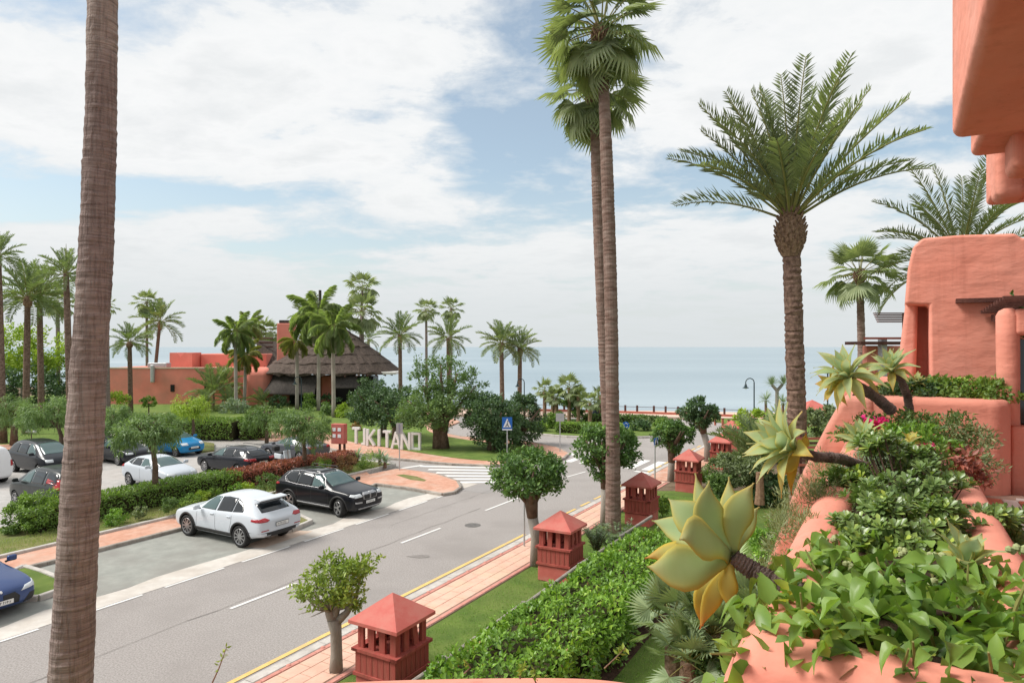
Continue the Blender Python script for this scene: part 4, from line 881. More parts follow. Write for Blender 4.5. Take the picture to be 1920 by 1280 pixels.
# small open crowned tree next to the first cabinet
def sprigs(c, r, n, rng, r0=.012):
    """thin twigs from the fork out to the crown"""
    out = []
    for i in range(n):
        d = Vector(rng.normal(size=3)); d.z = abs(d.z) * .9 + .25; d.normalize(); e = Vector(c[0]) + Vector((d.x * r[0], d.y * r[1], d.z * r[2]))
        m = Vector(c[0]).lerp(e, .5) + Vector(rng.normal(size=3)) * .05; out.append(([Vector(c[0]), m, e], [r0 * 2.2, r0 * 1.4, r0 * .5]))
    return out
rg = np.random.default_rng(8)
tA = [([(0, 0, -.1), (.01, 0, .35), (0, 0, .8), (-.04, 0, 1.08)], [.155, .125, .12, .155]), ([(-.04, 0, 1.02), (-.14, .02, 1.22), (-.2, 0, 1.5)], [.13, .10, .05]), ([(0, 0, 1.02), (.22, 0, 1.22), (.42, .02, 1.55), (.5, 0, 1.9)], [.10, .07, .045, .02]), ([(-.05, 0, 1.05), (.03, .05, 1.4), (.05, 0, 1.8)], [.1, .06, .02])] + sprigs([(-.1, 0, 1.25)], (.75, .6, .8), 22, rg)
tree('clipped_tree', 'small tree with an open yellow green crown and grey trunk before the closest cabinet', Gz(630, 13.95), [(-.25, 0, 1.72, .66, .6, .38), (.02, .05, 2.02, .62, .55, .42), (.50, 0, 2.24, .42, .42, .26), (.35, -.05, 1.62, .4, .4, .36)], 3300, .105, .42, m_young, tA, 61, row, clump=.3, k=20, spread=.9, shell=.8)
def topiary(u, v0, D, uc, vc, rx, rz, r, label, seed, mat, n, leaf, brown=.35, lob=None, low=0.0):
    b = Gz(u, D); zc = H - (vc - 650) / F * D - b.z; dx = (uc - u) / F * D; ax, az = px_r(rx, D), px_r(rz, D); zt = zc - az * .75
    g = np.random.default_rng(seed)
    tr = [([(0, 0, -.1), (.02, 0, zt * .4), (dx * .4, 0, zt * (1 - brown))], [r * 1.15, r, r * 1.02])]
    t = tree('clipped_tree', label, b, [(dx, 0, zc, ax, ax, az)] if not lob else [(dx + ax * a, ax * c, zc + az * e, ax * p, ax * p, az * q) for a, c, e, p, q in lob], n, leaf, .5, mat, tr, seed, row, clump=.21, k=56, inner=.60)
    tr2 = [([(dx * .4, 0, zt * (1 - brown) - .03), (dx * .6, 0, zt * .95), (dx, 0, zc)], [r * 1.05, r * 1.35, r * .6])]
    for k in range(6):
        a = k * 1.047 + g.random(); tr2.append(([(dx * .5, 0, zt * .85), (dx + ax * .35 * math.cos(a), ax * .35 * math.sin(a), zt + az * .3), (dx + ax * .7 * math.cos(a), ax * .7 * math.sin(a), zc + az * .3)], [r * .75, r * .45, r * .15]))
    limb_tree_mb(tr2).build('limbs', m_twig, t, smooth=True); return t
topiary(1004, 1060, 20.75, 990, 890, 75, 52, .16, 'round headed tree with a pale trunk beside the second cabinet', 62, m_ficus, 6200, .125, .30, [(0, 0, .1, .98, .85), (-.3, -.1, -.1, .7, .7), (.35, .1, -.05, .68, .75), (.15, -.2, .3, .7, .65)])
topiary(1134, 980, 25.4, 1137, 838, 66, 50, .17, 'round headed tree standing in front of the twin palm trunks', 63, m_ficus, 5200, .14, .36, [(0, 0, .15, .95, .8), (-.45, 0, 0, .55, .7), (.5, 0, -.1, .52, .75), (-.15, -.1, -.75, .4, .5)])
topiary(1258, 906, 33.7, 1261, 812, 40, 24, .17, 'lobed tree right of the twin palms beside the blue road sign', 64, m_ficus, 3400, .16, .5, [(-.05, 0, .25, .7, .8), (-.5, 0, -.2, .5, .8), (.55, 0, -.1, .5, .7), (.1, 0, -.9, .38, .8)])
topiary(1326, 862, 39.5, 1310, 774, 39, 26, .19, 'farthest lobed street tree with a leaning trunk at the bend', 65, m_ficusd, 3200, .18, .25, [(0, 0, .45, .6, .75), (-.5, 0, .05, .5, .6), (.55, 0, -.05, .5, .7), (0, 0, -.55, .55, .7)])
# dark clipped balls on the green and the looser tree between them
grn = 'dark clipped trees on the green'
def ball(name, label, u, D, uc, vc, rx, rz, n, leaf, mat, seed, lob=None, trunks=None, r=.2, group=grn, clump=.17, k=90, inner=.72, **kw):
    b = Gz(u, D, .13); zc = H - (vc - 650) / F * D - b.z; dx = (uc - u) / F * D; ax, az = px_r(rx, D), px_r(rz, D)
    tr = trunks or [([(0, 0, -.1), (0, 0, zc * .35), (dx, 0, zc)], [r * 1.2, r, r * .6])]
    for k_ in range(4):
        a = k_ * 1.6 + seed; tr.append(([(0, 0, max(.3, zc - az * .95)), (dx + ax * .4 * math.cos(a), ax * .4 * math.sin(a), zc), (dx + ax * .7 * math.cos(a), ax * .7 * math.sin(a), zc + az * .35)], [r * .7, r * .4, r * .12]))
    cr = [(dx, 0, zc, ax, ax, az)] if not lob else [(dx + ax * a, ax * c, zc + az * e, ax * p, ax * p, az * q) for a, c, e, p, q in lob]
    return tree(name, label, b, cr, n, leaf, .5, mat, tr, seed, group, bark=m_twig, clump=clump, k=k, **kw)
ball('clipped_tree', 'big dark dome shaped tree right behind the blue crossing sign', 922, 43.8, 924, 790, 66, 59, 13000, .17, m_ficusd, 71, [(0, 0, 0, .93, .93), (-.1, -.1, .3, .8, .7), (.2, -.1, -.15, .8, .8)], r=.28)
ball('clipped_tree', 'dark dome shaped tree behind and right of the big one by the crossing sign', 969, 46.5, 980, 785, 45, 52, 8500, .16, m_ficusd, 72, r=.26)
ball('clipped_tree', 'dark rounded tree behind the first white letters', 719, 50.5, 706, 752, 58, 50, 9500, .17, m_ficusd, 73, [(-.1, 0, .15, .85, .85), (.25, -.1, -.2, .8, .8), (-.35, -.1, -.2, .65, .75)], r=.24)
ball('clipped_tree', 'dark rounded tree behind the middle white letters', 742, 48.5, 745, 765, 60, 42, 9000, .17, m_ficusd, 74, r=.26)
b = Gz(826, 44.5, .13)
trm = [([(-.15, 0, -.1), (-.2, 0, 1.0), (-.5, 0, 2.4), (-1.2, .2, 4.2)], [.42, .3, .24, .08]), ([(.25, 0, -.1), (.2, 0, 1.0), (.5, 0, 2.6), (1.1, .1, 5.0)], [.4, .26, .2, .07]), ([(.1, 0, .9), (.1, .1, 3), (0, 0, 5.6)], [.25, .16, .05]), ([(-.3, 0, 1.6), (-1.3, -.2, 2.6), (-2.2, -.2, 3.2)], [.17, .1, .03]), ([(.4, 0, 1.8), (1.4, 0, 3.0), (2.4, .2, 4.2)], [.16, .09, .03])]
tb = tree('broad_tree', 'large leafy two trunked tree in the middle of the green, pale at the top', b, [(-1.2, -.2, 2.9, 1.9, 1.7, 1.25), (-.3, -.5, 2.3, 2.1, 1.6, 1.0), (.6, 0, 3.2, 2.0, 1.8, 1.3), (-1.9, .2, 2.2, 1.4, 1.3, 1.0)], 8200, .17, .48, m_pepper, trm, 75, None, bark=m_twig, clump=.24, k=36)
rg = np.random.default_rng(76); p, o_ = crown_points([(.3, .2, 4.7, 2.2, 1.9, 1.7), (1.7, .3, 4.0, 1.5, 1.4, 1.5), (-1.0, .3, 4.8, 1.3, 1.3, 1.5), (2.4, .4, 3.0, 1.0, 1, 1.0)], 5600, rg, .2, 40, .9)
foliage('upper_crown', p, o_, .2, .38, rg, m_mid, tb, spread=.9)
# weeping pepper trees in and round the car park
pep = 'weeping pepper trees round the car park'
def pepper(label, u, D, uc, vc, rx, rz, n, seed, trunk_r=.11, leaf=.17, mat=None, kz=.0):
    b = Gz(u, D, .15); zc = H - (vc - 650) / F * D - b.z; dx = (uc - u) / F * D; ax, az = px_r(rx, D), px_r(rz, D); g = np.random.default_rng(seed)
    tr = [([(0, 0, -.1), (.03, 0, zc * .5), (dx * .6, 0, zc)], [trunk_r * 1.3, trunk_r, trunk_r * .6])]; cr = []
    for k in range(7):
        a = k * .9 + g.random() * .5; x, y = dx + ax * .58 * math.cos(a), ax * .58 * math.sin(a); cr.append((x, y, zc + az * g.uniform(-.25, .3), ax * .42, ax * .42, az * g.uniform(.55, .8)))
        tr.append(([(dx * .4, 0, zc * .72), (dx + (x - dx) * .5, y * .5, zc + az * .45), (x, y, zc + az * .3)], [trunk_r * .6, trunk_r * .35, trunk_r * .1]))
    cr.append((dx, 0, zc + az * .45, ax * .55, ax * .55, az * .55))
    t = tree('pepper_tree', label, b, cr, int(n * 1.7), leaf, .22, mat or m_pepper, tr, seed, pep, bark=m_twig, clump=.3, k=16, droop=.75, spread=.45, shell=.95)
    p, o_ = crown_points(cr[:-1], n // 2, g, .25, 10, .9); p[:, 2] -= az * g.random(len(p)) * .55; foliage('hanging_sprays', p, o_, leaf * 1.15, .15, g, mat or m_pepper, t, droop=1.6, spread=.3)
    return t
pepper('weeping tree over the reddish hedge, left of the red sign box', 570, 35.2, 562, 800, 62, 40, 4200, 81)
pepper('weeping tree in the green hedge in front of the white hatchback', 290, 28.6, 278, 806, 72, 36, 4200, 82, .12)
pepper('weeping tree on the left lawn beside the big near trunk', 114, 40.5, 92, 776, 66, 36, 4600, 83, .12)
pepper('weeping tree at the far left of the lawn', 26, 46, 22, 772, 52, 34, 3600, 84, .2)
pepper('slim yellowish tree on the islet by the blue car', 362, 45.0, 360, 764, 36, 24, 1500, 85, .1, .2, m_lime)
pepper('low weeping tree behind the big near trunk, over the parked dark car', 215, 41.5, 222, 795, 52, 40, 3600, 86, .11)
pepper('bright drooping tree before the far clipped hedge', 500, 47.5, 498, 782, 44, 24, 2200, 87, .12, .24, m_mid)
# far left background
tree('lemon_tree', 'bright lemon green broad tree at the far left edge', Gz(45, 63, .1), [(-1.2, 0, 6.6, 3.0, 2.6, 2.6), (1.6, 0, 6.2, 2.8, 2.4, 2.5), (3.0, .2, 4.6, 2.2, 2, 2.2), (-2.6, 0, 5.2, 2.4, 2, 2.4)], 7200, .30, .5, m_lime, [([(0, 0, 0), (0, 0, 3), (.3, 0, 6)], [.35, .28, .1])], 91, clump=.22, k=40)
tree('broad_tree', 'dark dense tree under the lemon green one at the far left', Gz(18, 60, .1), [(-.8, 0, 3.4, 2.6, 2.2, 2.1), (2.2, 0, 3.2, 2.4, 2, 2.1), (4.3, .3, 3.0, 1.8, 1.6, 1.7)], 6200, .26, .5, m_ficusd, [([(0, 0, 0), (0, 0, 2), (.3, 0, 4)], [.3, .25, .1])], 92, bark=m_twig, clump=.22, k=36)
def b2(label, u, v, D, r, n, leaf, mat, seed, name='shrub', cat='shrub', ratio=.5, z=.13, **kw):
    """shrub whose middle shows at (u, v)"""
    rr = [px_r(x, D) for x in (r if hasattr(r, '__len__') else (r, r, r))]; p = P(u, v, D); zb = max(z, p.z - rr[2] * .92)
    return bush(name, label, (p.x, p.y, zb), rr, n, leaf, mat, seed, ratio, cat, **kw)
b2('lemon green clipped bush behind the big trunk before the red house', 212, 752, 66, (25, 25, 19), 1500, .2, m_lime, 101)
t = thing('topiary_ball', 'small clipped ball on a stem before the red house wall', 'topiary', Gz(279, 66, .13)); rg = np.random.default_rng(102)
limb_tree_mb([([(0, 0, 0), (0, 0, 1.2)], [.07, .06])]).build('stem', m_twig, t); p, o_ = crown_points([(0, 0, 1.35, .82, .82, .68)], 1300, rg, .15, 40); foliage('crown', p, o_, .16, .5, rg, m_hedge, t)
b2('clipped ball in front of the thatched house entrance', 578, 757, 71, 17, 1300, .18, m_hedge, 103, 'topiary_ball', 'topiary')
b2('grey green mound left of the house entrance', 437, 772, 68, (32, 25, 14), 1500, .2, m_grey, 104)
b2('yellow green mound under the rough palm trunk', 644, 778, 64, (16, 16, 14), 900, .2, m_lime, 105)
b2('dark low mound beside the yellow green one', 672, 790, 60, (18, 18, 12), 800, .2, m_ficusd, 106)
b2('mid green mound left of the rough palm trunk', 610, 772, 66, (18, 18, 13), 800, .2, m_mid, 107)
b2('dark shrub at the foot of the house, left of the entrance', 520, 762, 74, (22, 20, 13), 800, .22, m_ficusd, 108)
b2('dark shrub at the foot of the house, right of the entrance', 612, 760, 76, (30, 20, 12), 900, .22, m_ficusd, 109)
b2('dark low brown shrub on the green under the balls', 668, 806, 54, (10, 10, 8), 500, .15, m_brown, 110)
def rosette(name, label, loc, n, L, w, mat, seed, cat='plant', elo=5, ehi=80, group=None, stem=0.0, kind='blade', bend=.7):
    """spiky plant: stiff leaves from one heart"""
    g = np.random.default_rng(seed); pts = np.zeros((n, 3)); el = np.radians(g.uniform(elo, ehi, n)); az = np.arange(n) * 2.4
    d = np.stack([np.cos(el) * np.cos(az), np.cos(el) * np.sin(az), np.sin(el)], 1); u = np.stack([-np.sin(el) * np.cos(az), -np.sin(el) * np.sin(az), np.cos(el)], 1); pts[:, 2] = stem
    V, T = blade_tris(pts + d * .05, d, u, L * g.uniform(.75, 1.1, n), w * np.ones(n), .1, bend * .4); t = thing(name, label, cat, loc, 0, group)
    ob('leaves', fast_mesh('leaves', V, T), mat, t)
    if stem: MB().tube([(0, 0, -.1), (0, 0, stem)], [.10, .09], 7).build('stem', m_boot, t)
    return t
def short_palm(name, label, loc, n, L, mat, seed, stem=.4, kind='pinnate', group=None, cat='palm', elo=0, r=.14, ehi=82):
    g = np.random.default_rng(seed); t = thing(name, label, cat, loc, 0, group)
    MB().tube([(0, 0, -.1), (0.02, 0, stem * .6), (0, 0, stem)], [r, r * 1.1, r * .8], 8).build('trunk', m_boot, t)
    for i in range(n):
        el = ehi + (elo - ehi) * (i + .5) / n + g.normal() * 6; v = 0 if el > 50 else 1 if el > 20 else 2
        me = pinnate('df%d' % v, (.28, .62, .95)[v], 24, .25, .55, .05, .034, .22, m_datefar) if kind == 'pinnate' else fan('ff%d' % v, (.3, .7, 1.1)[v], 13, .56, .5, (.2, .45, .9)[v], m_fanfr, .09, 215) if kind == 'fan' else fan('stiff', .1, 22, .5, .5, .03, mat, .05, 220)
        o = put(bpy.data.objects.new('frond', me), t); o.matrix_local = Matrix.Translation((0, 0, stem)) @ Matrix.Rotation(i * 2.4, 4, 'Z') @ Matrix.Rotation(R(-el), 4, 'Y') @ Matrix.Rotation(g.normal() * .3, 4, 'X') @ Matrix.Scale(L * g.uniform(.85, 1.1), 4)
    return t
m_stiff = LEAF('stiff_fan_leaf', (.09, .125, .065), (.165, .21, .11), (.25, .30, .16), .25, .4, .5)
for i, (u, v, D, L, st_) in enumerate(((400, 752, 74, 3.4, 1.6), (384, 765, 70, 2.0, .4), (432, 760, 72, 2.2, .5), (492, 762, 74, 1.9, .4), (418, 735, 77, 2.8, 2.2))):
    short_palm('low_palm', 'dark low palm against the red house, %s' % ('tallest of the clump by the doorway', 'leftmost of the clump', 'between the queen palm and the doorway', 'under the rounded corner', 'upright one close to the wall')[i], Gz(u, D, .13), 18, L, None, 120 + i, st_, 'pinnate', 'low palms by the house', elo=-10)
# far clipped hedge
h0 = [(-26.5, 53.5), (-24.2, 50.2), (-20.4, 49.8)]
hedge('clipped_hedge', 'thick clipped hedge with a lime green top before the red house', h0 + [(-18.5, 50.6)], 1.15, .1, 1.55, 9000, .16, m_hedge, 131, lump=.08, top=.42)
hedge('clipped_hedge', 'low hedge on the slope behind the weeping trees, left of the red house', [(-60, 57), (-44, 56.5), (-33, 57)], .9, .1, 1.1, 5200, .2, m_mid, 132, lump=.3)
# hedges of the median
hedge('median_hedge', 'dark green clipped hedge behind the white sports utility car', [ST(12.3, -27.5), ST(16, -27.55), ST(20.9, -27.5)], .72, .15, np.array([1.02, 1.08, 1.0]), 10500, .105, m_hedge, 133, lump=.13, top=.45)
hedge('red_hedge', 'reddish clipped hedge behind the black sports utility car', [ST(20.7, -27.5), ST(24, -27.5), ST(28.9, -27.45)], .62, .15, np.array([.98, 1.0, .85]), 9500, .105, m_red, 134, lump=.12, top=.45)
def b3(label, u, D, r, n, leaf, mat, seed, **kw):
    return bush('shrub', label, (*Gz(u, D)[:2], .15), r, n, leaf, mat, seed, **kw)
b2('large rounded bush at the left, pale on top and reddish below', 72, 968, 24.6, (56, 56, 44), 4200, .10, m_hedge, 140, z=.1, clump=.2, k=40)
b2('small dense ball bush at the foot of the hedge beside the big trunk', 217, 972, 25.2, (23, 23, 17), 1300, .075, m_hib, 141)
for i, (u, v, D, r, mt, lab) in enumerate(((318, 945, 26.6, 17, m_mid, 'low shrub with yellow tips left of the white car roof'), (350, 940, 27, 22, m_hedge, 'olive shrub just left of the white car roof'), (378, 930, 27.6, 15, m_lime, 'lime shrub behind the white car bonnet'), (402, 927, 28, 14, m_hedge, 'green shrub behind the white car roof'), (441, 916, 28.6, 12, m_hib, 'small green shrub between hedge and white car'), (465, 914, 29, 14, m_lime, 'lime shrub nearest the black car tail'), (505, 905, 30, 26, m_mid, 'spreading shrub beside the black car tail'), (262, 960, 26, 12, m_olive, 'thin weedy shrub at the foot of the hedge'), (600, 876, 34.5, 24, m_hedge, 'low green shrub under the reddish hedge behind the black car'), (650, 868, 36, 22, m_brown, 'brownish shrub at the end of the reddish hedge'), (690, 872, 37, 22, m_hedge, 'shrub at the end of the median behind the black car'), (20, 992, 24, 20, m_mid, 'low weed clump at the left edge below the round bush'))):
    b2(lab, u, v, D, (r, r, r * .8), int(300 + r * 42), .085, mt, 142 + i, z=.14)
for i, (u, v, D) in enumerate(((669, 862, 38.4), (712, 862, 38.0), (722, 872, 37.4))):
    rosette('agave', 'grey green spiky agave at the end of the median, %s' % ('left one', 'right one behind', 'small one at the kerb')[i], (*P(u, v, D)[:2], .2), 46, .75 - .2 * (i == 2), .085, m_grey, 160 + i, stem=.25, group='agaves on the median', elo=0)
# roundabout planting
isl_g = 'small palms on the roundabout'
for i, (u, v, D, L, st_, lab) in enumerate(((1021, 728, 62.5, 1.25, 3.1, 'small leaning fan palm on the roundabout, leftmost'), (1036, 740, 61.5, 1.05, 2.4, 'small fan palm on the roundabout, second from the left'), (1043, 742, 61, 1.05, 2.3, 'small fan palm touching the second one'), (1067, 722, 60, 1.5, 3.2, 'bushier spiky palm in the middle of the roundabout group'), (1084, 738, 59.5, 1.15, 2.5, 'small fan palm right of the bushy one'), (1106, 750, 58, 1.2, 2.3, 'crooked fan palm bending over the lawn'), (1126, 738, 60.5, 1.05, 2.6, 'small fan palm beside the twin palm trunks'))):
    z = P(u, v, D).z; short_palm('small_palm', lab, Gz(u, D, .2), 17, L, m_stiff, 170 + i, z - .2 - L * .2, 'fan', isl_g, elo=-30, r=.16)
b2('dense dark clump under the roundabout palms', 1068, 748, 60.5, (22, 20, 16), 1600, .25, m_mid, 180, z=.2)
for i, (u, v, D, r, mt, lab) in enumerate(((1033, 790, 55, (15, 14, 13), m_hedge, 'round bush at the left end of the roundabout'), (1050, 782, 58, (12, 12, 9), m_mid, 'bush behind the grey sign on the roundabout'), (1012, 800, 53, (16, 14, 10), m_hedge, 'low bush at the rim of the roundabout, left'), (1082, 775, 60, (14, 12, 9), m_ficus, 'dark bush under the small palms'), (1200, 806, 53.5, (22, 16, 10), m_ficusd, 'dark low bush right of the twin trunks'), (1245, 800, 55, (20, 16, 9), m_hedge, 'low bush toward the right rim of the roundabout'), (1225, 792, 58, (30, 16, 7), m_olive, 'olive ground shrubs at the back of the roundabout'))):
    b2(lab, u, v, D, r, 900, .2, mt, 181 + i, z=.2)
hedge('low_hedge', 'low clipped hedge along the front of the roundabout lawn', [(3.6, 52.6), (6.5, 51.6), (8.4, 51.4)], .55, .2, .95, 2600, .16, m_hedge, 190, lump=.1)
hedge('low_hedge', 'low clipped hedge at the back of the roundabout lawn', [(6.5, 59.8), (10.5, 59.6), (13.2, 57.6)], .5, .2, .8, 2200, .18, m_mid, 191, lump=.1)
# gardens below the terrace
hedge('hibiscus_hedge', 'lush bright green hibiscus hedge below the terrace', [ST(2.2, -6.25), ST(6, -6.25), ST(11, -6.2), ST(16, -6.15), ST(20.4, -6.3)], 1.0, .1, np.array([1.15, 1.22, 1.25, 1.3, 1.1]), 30000, .115, m_hib, 200, .6, lump=.36, top=.46, blade=False)
rng = np.random.default_rng(201); hq = bpy.data.objects['hibiscus_hedge']; p, o_ = box_points([(q.x - hq.location.x, q.y - hq.location.y) for q in (ST(2.2, -6.25), ST(11, -6.2), ST(20.4, -6.3))], .98, 0, np.array([1.1, 1.18, 1.0]), 900, rng, .36, .3); foliage('dry_leaves', p, o_, .08, .5, rng, m_brown, hq, 'stuff')
hib = bpy.data.objects['hibiscus_hedge']; m_flo = LEAF('hibiscus_petal', (.55, .09, .12), (.68, .16, .20), None, .3)
fm = None
for i, (u, v, D) in enumerate(((1163, 1032, 19.2), (1188, 1022, 19.6), (1025, 1092, 17.2), (1058, 1165, 15.2), (1205, 1010, 20.2))):
    if fm is None:
        az = np.arange(6) * math.tau / 6; d = np.stack([np.cos(az) * .8, np.sin(az) * .8, np.full(6, .6)], 1); V, T = blade_tris(np.zeros((6, 3)), d, np.tile([0, 0, 1.0], (6, 1)), .085 * np.ones(6), .075 * np.ones(6), .1, .2); fm = fast_mesh('flower', V, T); fm.materials.append(m_flo)
    o = put(bpy.data.objects.new('flower', fm), hib); q = P(u, v, D); o.location = q - hib.location; o.rotation_euler = (.5, -.4, i)
def oleander(label, loc, n, L, seed, spread=.5):
    g = np.random.default_rng(seed); t = thing('oleander', label, 'shrub', loc); st_ = []; pts, ds = [], []
    for i in range(16):
        a = i * 2.4; e = Vector((math.cos(a) * spread * g.uniform(.3, 1), math.sin(a) * spread * g.uniform(.3, 1), L * g.uniform(.7, 1.1))); m_ = e * .5 + Vector((0, 0, .12)); st_.append(([(0, 0, 0), m_, e], [.018, .014, .006]))
        for j in range(n // 16):
            f = g.uniform(.25, 1); q = Vector((0, 0, 0)).lerp(m_, min(1, f * 2)) if f < .5 else m_.lerp(e, f * 2 - 1); an = g.random() * math.tau; pts.append(q); ds.append((math.cos(an) * .8, math.sin(an) * .8, .55))
    limb_tree_mb(st_, 5).build('stems', m_twig, t, 'stuff'); d = nrm(np.array(ds)); V, T = leaf_tris(np.array(pts), d, np.tile([0, 0, 1.0], (len(d), 1)) + g.normal(size=d.shape) * .2, .17 * np.ones(len(d)), .028 * np.ones(len(d)), .1, .5, .15); ob('foliage', fast_mesh('foliage', V, T), m_grey, t); return t
oleander('narrow leaved oleander at the foot of the tall palm trunk', P(1150, 1010, 22.6) * 1.0 - Vector((0, 0, .75)), 1400, 1.25, 210, .75)
oleander('small oleander between hedge and second cabinet', P(1118, 1015, 21.5) - Vector((0, 0, .5)), 700, .9, 211, .6)
b2('bright green rounded bush below the big agave stem', 1462, 1030, 17.6, (70, 70, 52), 6000, .10, m_hib, 212, clump=.2, k=50)
b2('low green bush by the fourth cabinet', 1318, 892, 32.2, (15, 13, 10), 700, .13, m_hib, 213)
b2('green shrub between the third cabinet and its neighbours', 1240, 950, 26.5, (22, 20, 16), 900, .12, m_hedge, 214)
b2('pale green spreading shrubs behind the big agave', 1385, 878, 29, (62, 50, 36), 6500, .14, m_olive, 215, clump=.2, k=44)
b2('pale green shrub left of the spreading ones', 1345, 908, 28, (25, 26, 22), 2000, .13, m_mid, 216)
b2('dark understorey at the back of the small lawn', 1442, 912, 28.5, (52, 30, 36), 3000, .16, m_ficusd, 217)
b2('domed pale green bush beyond the garden', 1418, 792, 42, (42, 40, 30), 3600, .2, m_lime, 218, clump=.16, k=60)
b2('dense rounded tree right of the date palm trunk', 1550, 800, 40, (52, 44, 40), 4800, .2, m_olive, 219, clump=.18, k=50)
b2('feathery greyish shrub behind the agave head', 1465, 805, 36, (30, 28, 26), 1600, .18, m_grey, 220)
short_palm('low_palm', 'dense short date palm with arching fronds behind the fifth cabinet', P(1412, 866, 39) * 1.0 - Vector((0, 0, 1.05)), 30, 2.0, None, 221, .6, 'pinnate', elo=-5)
short_palm('low_palm', 'bright short palm with upright fronds left of the date palm trunk', P(1430, 850, 31) - Vector((0, 0, 1.6)), 26, 2.6, None, 222, 1.2, 'pinnate', elo=5)
short_palm('low_palm', 'dark short palm left of the bright upright one', P(1396, 848, 41) - Vector((0, 0, 1.0)), 22, 1.5, None, 223, .5, 'pinnate', elo=0)
MB().tube([(0, 0, 0), (.02, 0, .6), (0, 0, 1.25)], [.2, .16, .14], 10).build('palm_stump', m_datetrunk2, None, loc=P(1424, 945, 26.2)); tag(bpy.data.objects['palm_stump'], 'short brown palm stump at the left edge of the small lawn', 'stump')
# fan palm clump under the terrace
for i, (u, v, D, n, L, st_, lab) in enumerate(((1338, 1188, 11.0, 26, .95, 1.35, 'largest clump of a low fan palm with a shaggy brown heart'), (1262, 1165, 11.6, 18, .9, .9, 'left clump of the low fan palm over the lawn'), (1412, 1150, 11.2, 20, .95, 1.1, 'right clump of the low fan palm by the pink wall'), (1335, 1085, 12.8, 16, .95, 1.0, 'far clump of the low fan palm behind the agave'), (1290, 1240, 10.6, 14, .8, .6, 'lowest clump of the fan palm at the picture bottom'))):
    q = P(u, v, D); short_palm('low_fan_palm', lab, (q.x, q.y, q.z - st_), n, L, m_stiff, 230 + i, st_, 'stiff', 'low fan palms under the terrace', elo=-25, r=.15)
b2('leafy undergrowth at the foot of the low fan palms', 1375, 1262, 10.4, (75, 50, 36), 2600, .10, m_mid, 240, z=.1)
b2('dark undergrowth beside the pink trough wall', 1440, 1235, 10.0, (40, 50, 60), 2200, .09, m_hedge, 241, z=.1)
# dragon tree beyond
t = thing('dragon_tree', 'forked dragon tree with spiky heads standing against the sea', 'tree', Gz(1457, 46, .1)); zt = P(1457, 728, 46).z - .1
limb_tree_mb([([(0, 0, 0), (0, 0, zt - .1)], [.16, .12]), ([(0, 0, zt - .15), (-.35, 0, zt + .25)], [.12, .1]), ([(0, 0, zt - .15), (.42, .1, zt + .28)], [.12, .1])], 7).build('trunk', m_bark, t)
for k, (x, z) in enumerate(((-.38, zt + .25), (.45, zt + .28))):
    g = np.random.default_rng(k); n = 60; el = g.uniform(-.2, 1.4, n); az = np.arange(n) * 2.4; d = np.stack([np.cos(el) * np.cos(az), np.cos(el) * np.sin(az), np.sin(el)], 1); V, T = leaf_tris(np.tile([x, 0, z], (n, 1)), d, np.tile([0, 0, 1.0], (n, 1)), .75 * np.ones(n), .07 * np.ones(n), .1); ob('head', fast_mesh('head', V, T), m_grey, t)
for i, (u, v, D, lab) in enumerate(((1436, 748, 46.5, 'low spiky tree left of the dragon tree'), (1468, 752, 45, 'low spiky tree right of the dragon tree'))):
    rosette('yucca', lab, (*P(u, v, D)[:2], .1), 50, .8, .07, m_grey, 250 + i, stem=P(u, v, D).z - .2, elo=-10)
# grass blades of the lawns close by
def grass(name, poly_fn, n, h, mat, seed, parent=None):
    g = np.random.default_rng(seed); p = poly_fn(g, n); d = nrm(g.normal(size=p.shape) * .35 + np.array([0, 0, 1.0])); u = nrm(np.cross(d, g.normal(size=p.shape))); V, T = leaf_tris(p, d, u, h * g.uniform(.5, 1.3, len(p)), .012 * np.ones(len(p)), .1); ob(name, fast_mesh(name, V, T), mat, None, 'stuff')
def st_rect(s0, s1, t0, t1, z):
    def f(g, n):
        s, t_ = g.uniform(s0, s1, n), g.uniform(t0, t1, n); return np.stack([DX * s + DY * t_, DY * s - DX * t_, np.full(n, z)], 1)
    return f
m_gr = LEAF('grass_blade', (.075, .155, .022), (.125, .225, .036), (.19, .26, .06), .2, .6)
grass('grass', lambda g, n: np.concatenate([st_rect(3, 30, -9.7, -7.4, .1)(g, n // 3), st_rect(4, 26, -5.0, -1.2, .1)(g, 2 * n // 3)]), 60000, .045, m_gr, 1)
m_gr2 = LEAF('dry_grass_blade', (.12, .17, .035), (.20, .24, .06), (.30, .28, .12), .2, .6)
grass('verge_grass', lambda g, n: np.concatenate([st_rect(-4, 29, -26.8, -25.2, .16)(g, n), st_rect(2.4, 5.0, -22.6, -19.7, .11)(g, n // 6)]), 16000, .10, m_gr2, 2)
# ================================================================== VEHICLES
m_tyre = M('tyre_rubber', (.018, .018, .018), None, rough=.8, spec=.3)
m_rim = M('alloy_rim', (.42, .42, .43), None, rough=.3, metal=.85)
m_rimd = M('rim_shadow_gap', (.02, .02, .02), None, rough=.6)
m_trim = M('black_trim', (.025, .025, .026), None, rough=.55, spec=.4)
m_cglass = M('car_glass', (.07, .115, .115), None, rough=.05, spec=.6)
m_cglassd = M('tinted_glass', (.012, .015, .018), None, rough=.04, spec=.7)
m_tail = M('tail_lamp', (.34, .015, .02), None, rough=.1, spec=.6)
m_head = M('head_lamp', (.55, .58, .60), None, rough=.08, spec=.8)
m_chrome = M('chrome', (.45, .45, .46), None, rough=.35, metal=.8)
m_plate = M('number_plate', (.74, .74, .72), None, rough=.4)
m_ink = M('plate_characters', (.03, .03, .035), None, rough=.5)
def paint(name, c, metal=0.0): return M(name, c, None, rough=.3, spec=.18, metal=metal, coat=.42)
